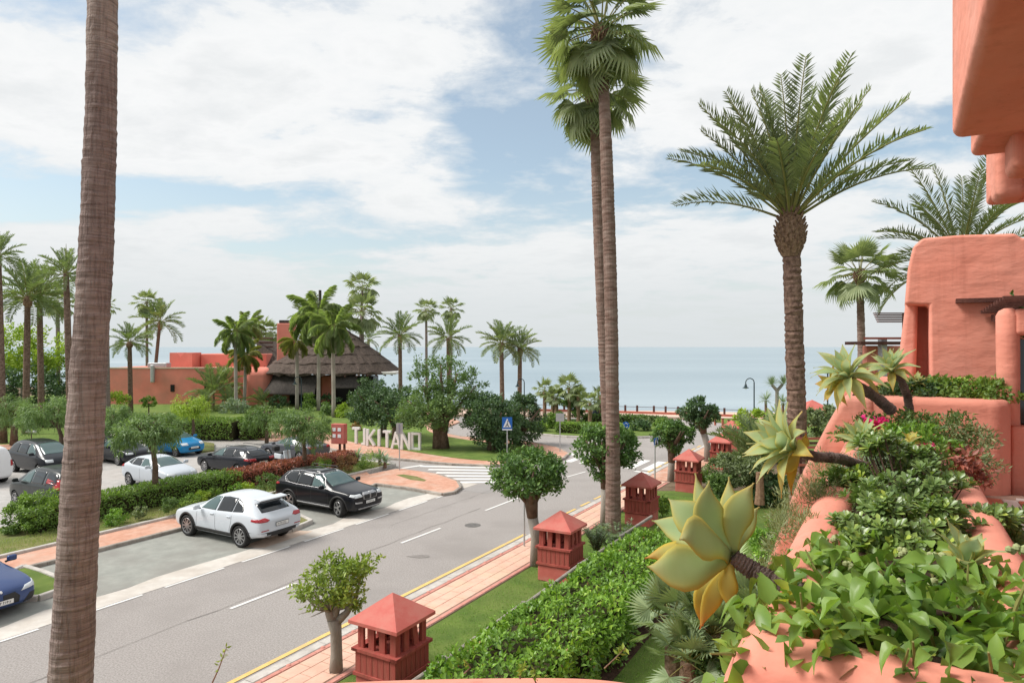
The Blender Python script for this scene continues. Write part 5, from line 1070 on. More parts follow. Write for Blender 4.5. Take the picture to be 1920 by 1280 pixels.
def car_body(spec, wheels, r, mat, y_w):
    V, Fc = [], []
    for (x, w, zb, zs, wr, zt) in spec:
        zm = zb + (zs - zb) * .55; half = [(0, zb), (w * .8, zb), (w * .965, zb + .09), (w, zm), (w * .985, zs - .03), (w * .93 if zt - zs > .25 else w * .9, zs + .02), (wr, zt - .055), (wr * .62, zt - .008), (0, zt)]
        ring = half + [(-a, b) for a, b in reversed(half[1:-1])]; V += [(x, a, b) for a, b in ring]; n = len(ring)
    k = len(spec); Fc = [(i * n + j, i * n + (j + 1) % n, (i + 1) * n + (j + 1) % n, (i + 1) * n + j) for i in range(k - 1) for j in range(n)]
    for e, rev in ((0, False), (k - 1, True)):
        for j in range(8):                                  # caps as quads across the ring
            a, b_, c, d = e * n + j, e * n + j + 1, e * n + (n - j - 1) % n, e * n + (n - j) % n
            q = [a, b_, c, d]; q = [q[0]] + [v for m, v in enumerate(q[1:], 1) if v not in q[:m]]
            if len(q) > 2: Fc.append(tuple(q) if rev else tuple(reversed(q)))
    me = bpy.data.meshes.new('cage'); me.from_pydata(V, [], Fc); me.materials.append(mat); me.materials.append(m_trim)
    bm = bmesh.new(); bm.from_mesh(me); bmesh.ops.recalc_face_normals(bm, faces=bm.faces); bm.to_mesh(me); bm.free()
    o = bpy.data.objects.new('cage', me); COL.objects.link(o); s = o.modifiers.new('s', 'SUBSURF'); s.levels = s.render_levels = 3
    cm = MB()
    for wx in wheels:
        for sg in (-1, 1): cm.tube([(wx, sg * (y_w - .30), r), (wx, sg * (y_w + .5), r)], r + .055, 28)
    cme = cm.mesh('cut'); cme.materials.append(m_trim); co = bpy.data.objects.new('cut', cme); COL.objects.link(co)
    dg = bpy.context.evaluated_depsgraph_get(); plain = bpy.data.meshes.new_from_object(o.evaluated_get(dg)); bvh = BVHTree.FromPolygons([v.co.copy() for v in plain.vertices], [tuple(p.vertices) for p in plain.polygons])
    b = o.modifiers.new('b', 'BOOLEAN'); b.operation = 'DIFFERENCE'; b.object = co; b.solver = 'EXACT'; b.material_mode = 'TRANSFER'
    dg.update(); dg = bpy.context.evaluated_depsgraph_get(); res = bpy.data.meshes.new_from_object(o.evaluated_get(dg)); res.name = 'body'
    res.polygons.foreach_set('use_smooth', [True] * len(res.polygons))
    bpy.data.objects.remove(co); bpy.data.objects.remove(o); bpy.data.meshes.remove(plain)
    try: res.set_sharp_from_angle(angle=R(38))
    except Exception: pass
    return res, bvh
AX = {'l': ((0, 3, 0), (0, -1, 0), lambda a, b: (a, 0, b)), 'r': ((0, -3, 0), (0, 1, 0), lambda a, b: (a, 0, b)), 'f': ((4, 0, 0), (-1, 0, 0), lambda a, b: (0, a, b)), 'b': ((-4, 0, 0), (1, 0, 0), lambda a, b: (0, a, b)), 't': ((0, 0, 4), (0, 0, -1), lambda a, b: (a, b, 0))}
def hit(bvh, axis, a, b, off):
    o, d, fn = AX[axis]; q = Vector(fn(a, b)) + Vector(o); h, nrm_, _, _ = bvh.ray_cast(q, Vector(d))
    if h is None:
        h, nrm_, _, _ = bvh.find_nearest(Vector(fn(a, b)) + Vector(o) * .28); 
    if nrm_.dot(Vector(d)) > 0: nrm_ = -nrm_
    return h + nrm_ * off
def panel(name, bvh, axis, poly, mat, parent, off=.006, step=.07, rings=5):
    P2 = []; n = len(poly)
    for i in range(n):
        a, b = Vector(poly[i]), Vector(poly[(i + 1) % n]); k = max(2, int((b - a).length / step)); P2 += [a.lerp(b, j / k) for j in range(k)]
    c = sum(P2, Vector((0, 0))) / len(P2); V = [hit(bvh, axis, p.x, p.y, -.012) for p in P2]; m = len(P2)
    for f in [1 - i / rings for i in range(rings)]: V += [hit(bvh, axis, *(c.lerp(p, f)), off) for p in P2]
    V.append(hit(bvh, axis, c.x, c.y, off)); Fc = [(i * m + j, i * m + (j + 1) % m, (i + 1) * m + (j + 1) % m, (i + 1) * m + j) for i in range(rings) for j in range(m)] + [(rings * m + j, rings * m + (j + 1) % m, len(V) - 1) for j in range(m)]
    me = bpy.data.meshes.new(name); me.from_pydata(V, [], Fc); bm = bmesh.new(); bm.from_mesh(me); bmesh.ops.recalc_face_normals(bm, faces=bm.faces); bm.to_mesh(me); bm.free()
    o_, d_, _ = AX[axis]; s = sum((p.normal.dot(Vector(d_)) * p.area for p in me.polygons))
    if s > 0: me.flip_normals()
    return ob(name, me, mat, parent, smooth=True)
def band(name, bvh, axis, pts, w, mat, parent, off=.007):
    pts = [Vector(p) for p in pts]; V = []
    Q = []
    for i in range(len(pts) - 1):
        k = max(1, int((pts[i + 1] - pts[i]).length / .08)); Q += [pts[i].lerp(pts[i + 1], j / k) for j in range(k)]
    Q.append(pts[-1]); n = len(Q)
    for i, p in enumerate(Q):
        t = (Q[min(i + 1, n - 1)] - Q[max(i - 1, 0)]).normalized(); s = Vector((-t.y, t.x)) * w / 2
        for q, of in ((p - s, -.008), (p - s * .96, off), (p + s * .96, off), (p + s, -.008)): V.append(hit(bvh, axis, q.x, q.y, of))
    me = bpy.data.meshes.new(name); me.from_pydata(V, [], [(i * 4 + j, i * 4 + j + 1, i * 4 + 5 + j, i * 4 + 4 + j) for i in range(n - 1) for j in range(3)])
    bm = bmesh.new(); bm.from_mesh(me); bmesh.ops.recalc_face_normals(bm, faces=bm.faces); bm.to_mesh(me); bm.free()
    return ob(name, me, mat, parent, smooth=True)
WH = {}
def wheel_mesh(r, w, spokes, rr):
    key = (r, w, spokes, rr)
    if key in WH: return WH[key]
    def lathe_y(prof, n=32):
        b = MB(); V = [(q * math.cos(k * math.tau / n), y, q * math.sin(k * math.tau / n)) for q, y in prof for k in range(n)]
        b.add(V, [(i * n + k, i * n + (k + 1) % n, (i + 1) * n + (k + 1) % n, (i + 1) * n + k) for i in range(len(prof) - 1) for k in range(n)]); return b
    h = w / 2; t = lathe_y([(rr, -h), (r * .93, -h), (r, -h * .7), (r, h * .7), (r * .93, h), (rr, h), (rr, -h)]).mesh('tyre')
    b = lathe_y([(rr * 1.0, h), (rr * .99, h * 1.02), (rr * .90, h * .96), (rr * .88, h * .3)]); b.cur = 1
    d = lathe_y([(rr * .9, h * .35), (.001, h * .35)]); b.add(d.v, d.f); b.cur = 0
    for i in range(spokes):
        a = i * math.tau / spokes; m = Matrix.Rotation(-a, 3, 'Y'); x = rr * .5
        sw = rr * (.26 if spokes > 6 else .3)
        vs = [Vector((rr * .12, y, s * sw * .34)) for y in (h * .5, h * .92) for s in (-1, 1)] + [Vector((rr * .92, y, s * sw * (.30 if spokes > 6 else .5))) for y in (h * .5, h * .97) for s in (-1, 1)]
        b.add([m @ v for v in vs], [(2, 3, 7, 6), (0, 2, 6, 4), (1, 5, 7, 3), (4, 6, 7, 5)])
    c = lathe_y([(rr * .2, h * .5), (rr * .19, h * .95), (.001, h * .97)], 16); b.add(c.v, c.f)
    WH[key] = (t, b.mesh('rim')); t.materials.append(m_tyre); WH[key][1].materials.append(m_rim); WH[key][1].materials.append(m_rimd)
    t.polygons.foreach_set('use_smooth', [True] * len(t.polygons)); return WH[key]
def plate(parent, loc, rz, w=.52, h=.11, text=None, tilt=0.0, dark=False):
    o = MB().box((0, 0, 0), (.012, w, h)).build('number_plate', m_plate, parent); o.location = loc; o.rotation_euler = (0, tilt, rz)
    b = MB(); g = np.random.default_rng(int(abs(loc[0]) * 100)); y = -w * .40
    while y < w * .38:
        cw = g.uniform(.022, .038); b.box((.0065, y, g.uniform(-.004, .004)), (.003, cw * .35, h * .58)); b.box((.0068, y + cw * .4, h * g.uniform(-.2, .25)), (.003, cw * .8, h * .14)); y += cw * 1.75 + (.03 if g.random() < .15 else 0)
    b.build('characters', m_ink, o, 'stuff')
    if dark: MB().box((-.004, 0, 0), (.01, w + .03, h + .03)).build('plate_frame', m_trim, o)
    if text:
        cu = bpy.data.curves.new('chars', 'FONT'); cu.body = text; cu.size = h * .95; cu.align_x = 'CENTER'; cu.align_y = 'CENTER'; cu.extrude = .001
        q = bpy.data.objects.new('chars', cu); COL.objects.link(q); me = bpy.data.meshes.new_from_object(q.evaluated_get(bpy.context.evaluated_depsgraph_get())); bpy.data.objects.remove(q); bpy.data.curves.remove(cu)
        me.name = 'characters'; c = ob('characters', me, m_ink, o); c.matrix_local = Matrix.Translation((.0085, 0, 0)) @ Matrix.Rotation(R(90), 4, 'Z') @ Matrix.Rotation(R(90), 4, 'X')
    return o
def car(label, spec, color, loc, head, wheels, r=.36, half=.95, spokes=10, sides=(), glass=m_cglass, wind=None, rear=None, lamps=(), trims=(), seams=(), mirror=None, ww=.24, cat='car', name='parked_car', steer=0, arch=None, sill=None, rails=None, group='parked cars', rr=None):
    t = thing(name, label, cat, loc, R(head), group); res, bvh = car_body(spec, wheels, r, color, half); ob('body', res, None, t)
    ty, rm = wheel_mesh(r, ww, spokes, rr or r * .72)
    for i, wx in enumerate(wheels):
        for sg in (1, -1):
            w = ob('wheel', ty, None, t); w.location = (wx, sg * (half - ww / 2 - .015), r); w.rotation_euler = (0, random.random() * 6, (math.pi if sg < 0 else 0)); q = ob('rim', rm, None, w)
            if steer and i == 0: w.rotation_euler[2] += R(steer); w.rotation_euler[1] = 0
    for s in ('l', 'r'):
        for i, p in enumerate(sides): panel('side_window', bvh, s, p, glass if i == 0 else m_cglassd if glass is m_cglass and len(sides) > 2 else glass, t)
        for p, w in seams: band('door_seam', bvh, s, p, w, m_trim, t, .002)
        for p, w, m, nm in trims: band(nm, bvh, s, p, w, m, t, .012)
        if arch:
            for wx in wheels: band('arch_trim', bvh, s, [(wx + (r + .085) * math.cos(a), max(.2, r + (r + .085) * math.sin(a))) for a in np.linspace(-.35, math.pi + .35, 22)], .07, arch, t, .014)
        if sill: band('sill', bvh, s, [(wheels[0] - r - .06, .385), (wheels[1] + r + .06, .385)], .13, sill, t, .012)
    if wind: panel('windscreen', bvh, 't', wind, m_cglass, t, .005)
    if rear: panel('rear_window', bvh, 'b', rear, m_cglassd, t)
    for nm, ax, p, m in lamps: panel(nm, bvh, ax, p, m, t, .010, .05, 3)
    if mirror:
        for sg in (1, -1):
            b = MB(); b.tube([(mirror[0], sg * (half - .03), mirror[1] - .03), (mirror[0] - .01, sg * (half + .12), mirror[1])], .03, 6); b.build('mirror_arm', m_trim, t)
            mm = MB().box((mirror[0], sg * (half + .13), mirror[1] + .04), (.13, .23, .16)).build('mirror', color, t); bevel(mm, .045, 3)
    if rails:
        for sg in (1, -1): MB().tube([(rails[0], sg * rails[2], rails[3] - .05), (rails[0] - .12, sg * rails[2], rails[3]), (rails[1] + .1, sg * rails[2], rails[3]), (rails[1], sg * rails[2], rails[3] - .06)], .018, 6).build('roof_rail', m_trim, t)
    return t
c_white = paint('white_car_paint', (.56, .60, .645)); c_black = paint('black_car_paint', (.006, .0065, .010)); c_blue = paint('blue_car_paint', (.045, .075, .19), .3)
c_silver = paint('silver_white_paint', (.52, .56, .61)); c_dgrey = paint('dark_grey_paint', (.018, .02, .026), .1); c_grey = paint('grey_paint', (.085, .09, .105), .2); c_cyan = paint('bright_blue_paint', (.01, .19, .42)); c_green = paint('black_green_paint', (.012, .016, .016)); c_van = paint('white_van_paint', (.72, .72, .73))
def mir(p): return [(-a, b) for a, b in reversed(p)]
# white SUV, seen from its tail
sp = [(2.44, .66, .42, .66, .48, .76), (2.36, .84, .30, .78, .64, .87), (2.05, .94, .22, .92, .74, .99), (1.45, .965, .22, 1.02, .80, 1.10), (1.05, .97, .22, 1.05, .82, 1.15), (.55, .97, .22, 1.07, .70, 1.46), (.1, .97, .22, 1.08, .645, 1.64), (-.5, .97, .22, 1.10, .64, 1.70), (-1.2, .97, .22, 1.14, .625, 1.66), (-1.72, .97, .26, 1.17, .60, 1.56), (-2.02, .96, .34, 1.17, .66, 1.32), (-2.26, .94, .38, 1.10, .74, 1.14), (-2.40, .90, .42, 1.0, .72, 1.02), (-2.44, .80, .48, .92, .62, .96)]
t = car('white sports utility car parked tail to the street beside the brick path', sp, c_white, (-10.12, 24.42, .004), 150.06, (1.47, -1.42), .385, .97, 10,
    sides=[[(.72, 1.12), (-.10, 1.13), (-.14, 1.56), (.16, 1.55), (.42, 1.42)], [(-.17, 1.13), (-.98, 1.17), (-.98, 1.58), (-.5, 1.60), (-.2, 1.57)], [(-1.01, 1.17), (-1.52, 1.21), (-1.50, 1.30), (-1.25, 1.50), (-1.01, 1.57)]],
    wind=[(1.02, -.70), (1.06, 0), (1.02, .70), (.28, .58), (.22, 0), (.28, -.58)], rear=[(-.60, 1.20), (.60, 1.20), (.56, 1.47), (-.56, 1.47)],
    lamps=[('tail_lamp', 'b', [(.48, .98), (.60, .94), (.93, .95), (.93, 1.05), (.62, 1.06)], m_tail), ('tail_lamp', 'b', mir([(.48, .98), (.60, .94), (.93, .95), (.93, 1.05), (.62, 1.06)]), m_tail), ('tail_lamp_side', 'l', [(-2.37, .95), (-2.0, .97), (-2.02, 1.04), (-2.30, 1.06)], m_tail), ('tail_lamp_side', 'r', [(-2.37, .95), (-2.0, .97), (-2.02, 1.04), (-2.30, 1.06)], m_tail),
           ('bumper', 'b', [(-.92, .42), (.92, .42), (.94, .58), (-.94, .58)], m_trim), ('reflector', 'b', [(.55, .64), (.84, .64), (.84, .67), (.55, .67)], m_tail), ('reflector', 'b', [(-.84, .64), (-.55, .64), (-.55, .67), (-.84, .67)], m_tail), ('exhaust', 'b', [(.46, .40), (.72, .40), (.72, .48), (.46, .48)], m_chrome), ('exhaust', 'b', [(-.72, .40), (-.46, .40), (-.46, .48), (-.72, .48)], m_chrome), ('headlamp', 'f', [(.55, .78), (.80, .78), (.80, .88), (.55, .86)], m_head), ('headlamp', 'f', [(-.80, .78), (-.55, .78), (-.55, .86), (-.80, .88)], m_head)],
    seams=[([(-.13, 1.10), (-.12, .5), (-.2, .42)], .012), ([(.88, 1.06), (.93, .5)], .012), ([(-1.02, 1.12), (-.98, .8), (-.86, .5)], .012)], mirror=(.70, 1.14), arch=m_trim, sill=m_trim)
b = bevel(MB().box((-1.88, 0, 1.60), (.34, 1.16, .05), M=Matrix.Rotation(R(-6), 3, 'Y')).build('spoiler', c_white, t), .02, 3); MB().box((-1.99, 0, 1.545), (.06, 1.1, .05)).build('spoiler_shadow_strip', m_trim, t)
plate(t, (-2.465, 0, .80), math.pi, dark=True)
for s in (.964, -.964):
    for x in (.05, -.85): bevel(MB().box((x, s, 1.0), (.2, .04, .035)).build('door_handle', c_white, t), .012, 2)
# black SUV, nose to the street
sp = [(2.33, .70, .40, .72, .60, .86), (2.28, .84, .28, .84, .70, .97), (2.0, .93, .22, .96, .77, 1.04), (1.3, .945, .22, 1.02, .80, 1.12), (.95, .945, .22, 1.04, .81, 1.16), (.45, .945, .22, 1.05, .70, 1.48), (.1, .945, .22, 1.06, .66, 1.62), (-.5, .945, .22, 1.08, .65, 1.68), (-1.4, .945, .22, 1.12, .64, 1.66), (-1.9, .94, .28, 1.14, .62, 1.58), (-2.12, .93, .34, 1.13, .69, 1.34), (-2.27, .90, .40, 1.06, .74, 1.12), (-2.33, .82, .48, .96, .66, 1.0)]
kid = [(.03, .72), (.36, .74), (.38, .90), (.30, .96), (.03, .96)]
t = car('black sports utility car parked nose to the street, front wheels turned', sp, c_black, (-7.83, 28.5, .004), -29.94, (1.44, -1.42), .37, .945, 5,
    sides=[[(.68, 1.10), (-.08, 1.11), (-.1, 1.54), (.12, 1.54), (.40, 1.40)], [(-.13, 1.11), (-.95, 1.14), (-.95, 1.58), (-.5, 1.58), (-.14, 1.55)], [(-.99, 1.14), (-1.55, 1.20), (-1.72, 1.34), (-1.55, 1.52), (-.99, 1.58)]],
    wind=[(.95, -.70), (1.0, 0), (.95, .70), (.20, .58), (.15, 0), (.20, -.58)], rear=[(-.6, 1.18), (.6, 1.18), (.54, 1.5), (-.54, 1.5)],
    lamps=[('headlamp', 'f', [(.42, .84), (.80, .82), (.84, .93), (.50, .95)], m_head), ('headlamp', 'f', mir([(.42, .84), (.80, .82), (.84, .93), (.50, .95)]), m_head), ('headlamp_side', 'r', [(2.0, .88), (2.22, .84), (2.22, .93), (2.02, .95)], m_head), ('headlamp_side', 'l', [(2.0, .88), (2.22, .84), (2.22, .93), (2.02, .95)], m_head), ('grille_frame', 'f', [(.01, .70), (.38, .72), (.40, .92), (.31, .98), (.01, .98)], m_chrome), ('grille_frame', 'f', mir([(.01, .70), (.38, .72), (.40, .92), (.31, .98), (.01, .98)]), m_chrome),
           ('bumper_insert', 'f', [(.46, .58), (.80, .60), (.80, .66), (.46, .64)], m_chrome), ('bumper_insert', 'f', mir([(.46, .58), (.80, .60), (.80, .66), (.46, .64)]), m_chrome), ('skid_strip', 'f', [(-.62, .34), (.62, .34), (.66, .39), (-.66, .39)], m_chrome), ('tail_lamp', 'b', [(.45, 1.0), (.88, .98), (.88, 1.08), (.50, 1.09)], m_tail), ('tail_lamp', 'b', mir([(.45, 1.0), (.88, .98), (.88, 1.08), (.50, 1.09)]), m_tail), ('tail_lamp_side', 'r', [(-2.26, 1.0), (-1.98, 1.02), (-2.0, 1.09), (-2.2, 1.1)], m_tail), ('tail_lamp_side', 'l', [(-2.26, 1.0), (-1.98, 1.02), (-2.0, 1.09), (-2.2, 1.1)], m_tail), ('roof_glass', 't', [(.0, -.45), (.0, .45), (-1.1, .42), (-1.1, -.42)], m_cglassd)],
    trims=[([(.70, 1.075), (-.1, 1.085), (-1.0, 1.11), (-1.62, 1.165), (-1.78, 1.32), (-1.6, 1.55), (-.98, 1.615), (-.1, 1.585), (.14, 1.57), (.44, 1.42), (.72, 1.12)], .016, m_chrome, 'window_trim'), ([(.95, .36), (-.95, .40)], .045, m_chrome, 'side_strip')],
    seams=[([(-.1, 1.08), (-.08, .5)], .01), ([(.84, 1.03), (.9, .5)], .01), ([(-.98, 1.08), (-.92, .75), (-.84, .5)], .01)], mirror=(.66, 1.12), steer=-16, arch=m_trim, sill=m_trim, rails=(-.05, -1.6, .60, 1.70))
bb = BVHTree.FromObject if False else None
for ch in [c for c in t.children if c.name.startswith('grille_frame')]:
    g_ = ch.data.copy(); g_.materials.clear(); g_.materials.append(m_trim); q = ob('grille', g_, None, ch); c = sum((v.co for v in g_.vertices), Vector()) / len(g_.vertices); q.matrix_local = Matrix.Translation(c + Vector((.008, 0, 0))) @ Matrix.Diagonal((1, .84, .84, 1)) @ Matrix.Translation(-c)
plate(t, (2.355, 0, .60), 0)
# blue coupe cut by the left edge
sp = [(2.36, .62, .34, .58, .50, .66), (2.28, .84, .22, .68, .66, .76), (1.9, .92, .16, .80, .72, .86), (1.3, .925, .16, .86, .76, .95), (.75, .92, .16, .90, .78, 1.0), (.1, .92, .16, .92, .62, 1.32), (-.4, .92, .16, .93, .56, 1.39), (-1.2, .92, .18, .96, .55, 1.28), (-1.8, .91, .24, .98, .62, 1.08), (-2.25, .86, .32, .92, .66, .98), (-2.38, .74, .42, .86, .58, .92)]
t = car('dark blue coupe with a honeycomb grille, cut by the left edge', sp, c_blue, (-14.98, 17.98, .0), -28.5, (1.42, -1.40), .335, .925, 10,
    sides=[[(.55, .95), (-.3, .96), (-.35, 1.28), (-.1, 1.27), (.2, 1.18)], [(-.34, .96), (-1.2, 1.0), (-.9, 1.22), (-.38, 1.28)]], glass=m_cglassd,
    wind=[(.82, -.66), (.88, 0), (.82, .66), (.06, .52), (.02, 0), (.06, -.52)], rear=[(-.5, 1.02), (.5, 1.02), (.46, 1.22), (-.46, 1.22)],
    lamps=[('headlamp', 'f', [(.44, .60), (.80, .64), (.84, .73), (.56, .70)], m_head), ('headlamp', 'f', mir([(.44, .60), (.80, .64), (.84, .73), (.56, .70)]), m_head), ('headlamp_side', 'l', [(1.95, .70), (2.25, .62), (2.25, .70), (2.0, .76)], m_head), ('grille', 'f', [(.04, .36), (.40, .34), (.42, .50), (.30, .62), (.04, .60)], m_trim), ('grille', 'f', mir([(.04, .36), (.40, .34), (.42, .50), (.30, .62), (.04, .60)]), m_trim), ('air_intake', 'f', [(.50, .30), (.78, .32), (.80, .50), (.66, .50)], m_trim), ('air_intake', 'f', mir([(.50, .30), (.78, .32), (.80, .50), (.66, .50)]), m_trim), ('badge', 'f', [(.03 * math.cos(a), .685 + .03 * math.sin(a)) for a in np.linspace(0, math.tau, 9)[:-1]], m_plate)],
    seams=[([(.78, .90), (.80, .35)], .01)], mirror=(.56, .98))
plate(t, (2.385, 0, .42), 0, .52, .11, None)
# cars of the car park
sp_h = [(2.0, .62, .36, .62, .5, .72), (1.92, .80, .24, .76, .62, .86), (1.5, .87, .2, .90, .70, .99), (1.0, .88, .2, .96, .74, 1.08), (.6, .88, .2, .98, .66, 1.28), (.1, .88, .2, .99, .60, 1.46), (-.5, .88, .2, 1.02, .58, 1.49), (-1.3, .88, .22, 1.06, .56, 1.42), (-1.72, .87, .28, 1.05, .62, 1.16), (-1.94, .82, .36, .96, .64, 1.02), (-2.0, .72, .46, .86, .55, .9)]
S_h = [[(.62, 1.03), (-.25, 1.05), (-.28, 1.38), (.0, 1.37), (.3, 1.25)], [(-.3, 1.05), (-1.0, 1.08), (-.95, 1.36), (-.33, 1.39)], [(-1.04, 1.09), (-1.4, 1.15), (-1.2, 1.32), (-1.02, 1.35)]]
W_h = [(1.0, -.62), (1.04, 0), (1.0, .62), (.22, .52), (.18, 0), (.22, -.52)]; Rr_h = [(-.5, 1.1), (.5, 1.1), (.46, 1.34), (-.46, 1.34)]
tl_ = lambda y0, y1, z0, z1: [('tail_lamp', 'b', [(y0, z0), (y1, z0), (y1, z1), (y0, z1)], m_tail), ('tail_lamp', 'b', [(-y1, z0), (-y0, z0), (-y0, z1), (-y1, z1)], m_tail)]
hl_ = lambda y0, y1, z0, z1: [('headlamp', 'f', [(y0, z0), (y1, z0), (y1, z1), (y0, z1)], m_head), ('headlamp', 'f', [(-y1, z0), (-y0, z0), (-y0, z1), (-y1, z1)], m_head)]
def STc(s, t): p = ST(s, t); return (p.x, p.y, .006)
car('white hatchback in the car park behind the green hedge', sp_h, c_silver, STc(20.1, -31.9), -30, (1.28, -1.25), .315, .88, 7, S_h, m_cglass, W_h, Rr_h, tl_(.45, .8, .88, 1.0) + hl_(.4, .76, .72, .82) + [('tail_lamp_side', 'r', [(-1.9, .9), (-1.6, .94), (-1.65, 1.05), (-1.86, 1.0)], m_tail)], mirror=(.6, 1.05), seams=[([(-.28, 1.02), (-.28, .4)], .012)])
sp_w = [(2.3, .62, .36, .62, .5, .70), (2.2, .82, .24, .74, .64, .83), (1.8, .90, .2, .86, .72, .94), (1.2, .91, .2, .92, .76, 1.03), (.8, .91, .2, .95, .68, 1.2), (.2, .91, .2, .96, .61, 1.44), (-.5, .91, .2, .98, .60, 1.49), (-1.6, .91, .22, 1.02, .58, 1.44), (-2.0, .90, .28, 1.02, .62, 1.2), (-2.24, .86, .36, .96, .66, 1.02), (-2.32, .76, .46, .88, .58, .92)]
S_w = [[(.7, 1.0), (-.1, 1.01), (-.12, 1.37), (.1, 1.36), (.4, 1.22)], [(-.16, 1.01), (-.95, 1.03), (-.95, 1.38), (-.18, 1.38)], [(-.99, 1.04), (-1.75, 1.1), (-1.6, 1.3), (-.99, 1.37)]]
W_w = [(1.0, -.66), (1.05, 0), (1.0, .66), (.3, .54), (.26, 0), (.3, -.54)]; Rr_w = [(-.58, 1.06), (.58, 1.06), (.52, 1.36), (-.52, 1.36)]
t = car('dark grey estate car with roof rails behind the reddish hedge', sp_w, c_dgrey, STc(24.3, -31.7), 150, (1.40, -1.35), .325, .91, 10, S_w, m_cglass, W_w, Rr_w, tl_(.42, .84, .84, .97) + [('tail_lamp_side', 'l', [(-2.22, .86), (-1.9, .88), (-1.9, .97), (-2.18, .98)], m_tail), ('tail_lamp_side', 'r', [(-2.22, .86), (-1.9, .88), (-1.9, .97), (-2.18, .98)], m_tail)], mirror=(.72, 1.0), rails=(0, -1.7, .56, 1.53), seams=[([(-.13, 1.0), (-.13, .4)], .012), ([(-1, 1.0), (-.95, .6)], .012)])
plate(t, (-2.345, 0, .74), math.pi)
sp_s = [(2.3, .62, .36, .6, .5, .68), (2.2, .82, .24, .72, .64, .81), (1.8, .89, .2, .84, .72, .92), (1.2, .9, .2, .90, .76, 1.0), (.75, .9, .2, .92, .68, 1.15), (.15, .9, .2, .94, .58, 1.40), (-.5, .9, .2, .96, .57, 1.45), (-1.1, .9, .2, .98, .57, 1.36), (-1.65, .9, .24, .98, .66, 1.08), (-2.15, .86, .34, .94, .68, 1.0), (-2.3, .76, .46, .86, .58, .92)]
car('grey saloon car farthest right in the car park, behind the weeping tree', sp_s, c_grey, STc(29.0, -32.2), 150, (1.38, -1.35), .32, .9, 10, [[(.68, .98), (-.1, .99), (-.12, 1.33), (.1, 1.32), (.35, 1.2)], [(-.16, .99), (-.95, 1.01), (-.85, 1.3), (-.18, 1.34)]], m_cglass, [(1.0, -.66), (1.05, 0), (1.0, .66), (.26, .52), (.22, 0), (.26, -.52)], [(-.5, 1.04), (.5, 1.04), (.46, 1.3), (-.46, 1.3)], tl_(.42, .82, .82, .94), mirror=(.7, .98))
sp_m = [(2.15, .66, .36, .70, .54, .82), (2.05, .84, .24, .86, .66, .98), (1.7, .91, .2, 1.0, .72, 1.12), (1.3, .92, .2, 1.04, .72, 1.25), (.75, .92, .2, 1.05, .66, 1.60), (.2, .92, .2, 1.06, .65, 1.76), (-.7, .92, .2, 1.08, .65, 1.79), (-1.7, .92, .22, 1.10, .64, 1.74), (-2.0, .91, .28, 1.10, .68, 1.45), (-2.15, .86, .38, 1.02, .70, 1.15), (-2.2, .76, .48, .94, .6, 1.0)]
S_m = [[(.95, 1.12), (.1, 1.12), (.08, 1.62), (.3, 1.61), (.62, 1.44)], [(.04, 1.12), (-.9, 1.14), (-.9, 1.64), (.03, 1.64)], [(-.95, 1.14), (-1.85, 1.2), (-1.8, 1.5), (-1.65, 1.6), (-.95, 1.64)]]
W_m = [(1.5, -.66), (1.56, 0), (1.5, .66), (.55, .56), (.5, 0), (.55, -.56)]; Rr_m = [(-.6, 1.2), (.6, 1.2), (.56, 1.6), (-.56, 1.6)]
car('black people carrier behind the round bush and the big near trunk', sp_m, c_green, STc(15.2, -31.8), 150, (1.36, -1.36), .325, .92, 8, S_m, m_cglass, W_m, Rr_m, tl_(.66, .88, 1.0, 1.4), mirror=(.98, 1.14), seams=[([(.07, 1.1), (.07, .4)], .012), ([(-.93, 1.1), (-.93, .5)], .012)])
car('dark people carrier facing the street beside the white van', sp_m, c_dgrey, STc(19.0, -40.8), -30, (1.36, -1.36), .325, .92, 8, S_m, m_cglass, W_m, Rr_m, hl_(.5, .82, .78, .92), mirror=(.98, 1.14))
car('dark car half hidden by the low weeping tree and big trunk', sp_w, c_dgrey, STc(23.0, -40.6), -30, (1.40, -1.35), .325, .91, 10, S_w, m_cglass, W_w, Rr_w, hl_(.45, .8, .66, .76), mirror=(.72, 1.0))
t = car('bright blue hatchback at the far side of the car park', sp_h, c_cyan, STc(26.5, -40.4), -30, (1.28, -1.25), .315, .88, 7, S_h, m_cglass, W_h, Rr_h, hl_(.4, .76, .72, .86) + [('grille', 'f', [(-.4, .42), (.4, .42), (.4, .56), (-.4, .56)], m_trim)], mirror=(.6, 1.05)); plate(t, (2.02, 0, .56), 0)
sp_v = [(2.2, .74, .36, .8, .62, .92), (2.1, .9, .24, .95, .7, 1.1), (1.75, .95, .2, 1.08, .74, 1.25), (1.3, .95, .2, 1.12, .74, 1.6), (.9, .95, .2, 1.14, .76, 1.86), (.2, .95, .2, 1.16, .78, 1.93), (-1.6, .95, .22, 1.18, .78, 1.92), (-2.1, .95, .26, 1.18, .78, 1.88), (-2.2, .93, .34, 1.14, .78, 1.6), (-2.24, .9, .42, 1.05, .78, 1.2)]
car('white delivery van with red tail lamps cut by the left edge', sp_v, c_van, STc(15.75, -41.0), 150, (1.35, -1.4), .33, .95, 8, [[(1.4, 1.2), (.5, 1.2), (.5, 1.68), (.85, 1.67), (1.1, 1.5)]], m_cglass, [(1.75, -.68), (1.8, 0), (1.75, .68), (1.0, .6), (.95, 0), (1.0, -.6)], None, tl_(.80, .92, .9, 1.2), cat='van', name='delivery_van')
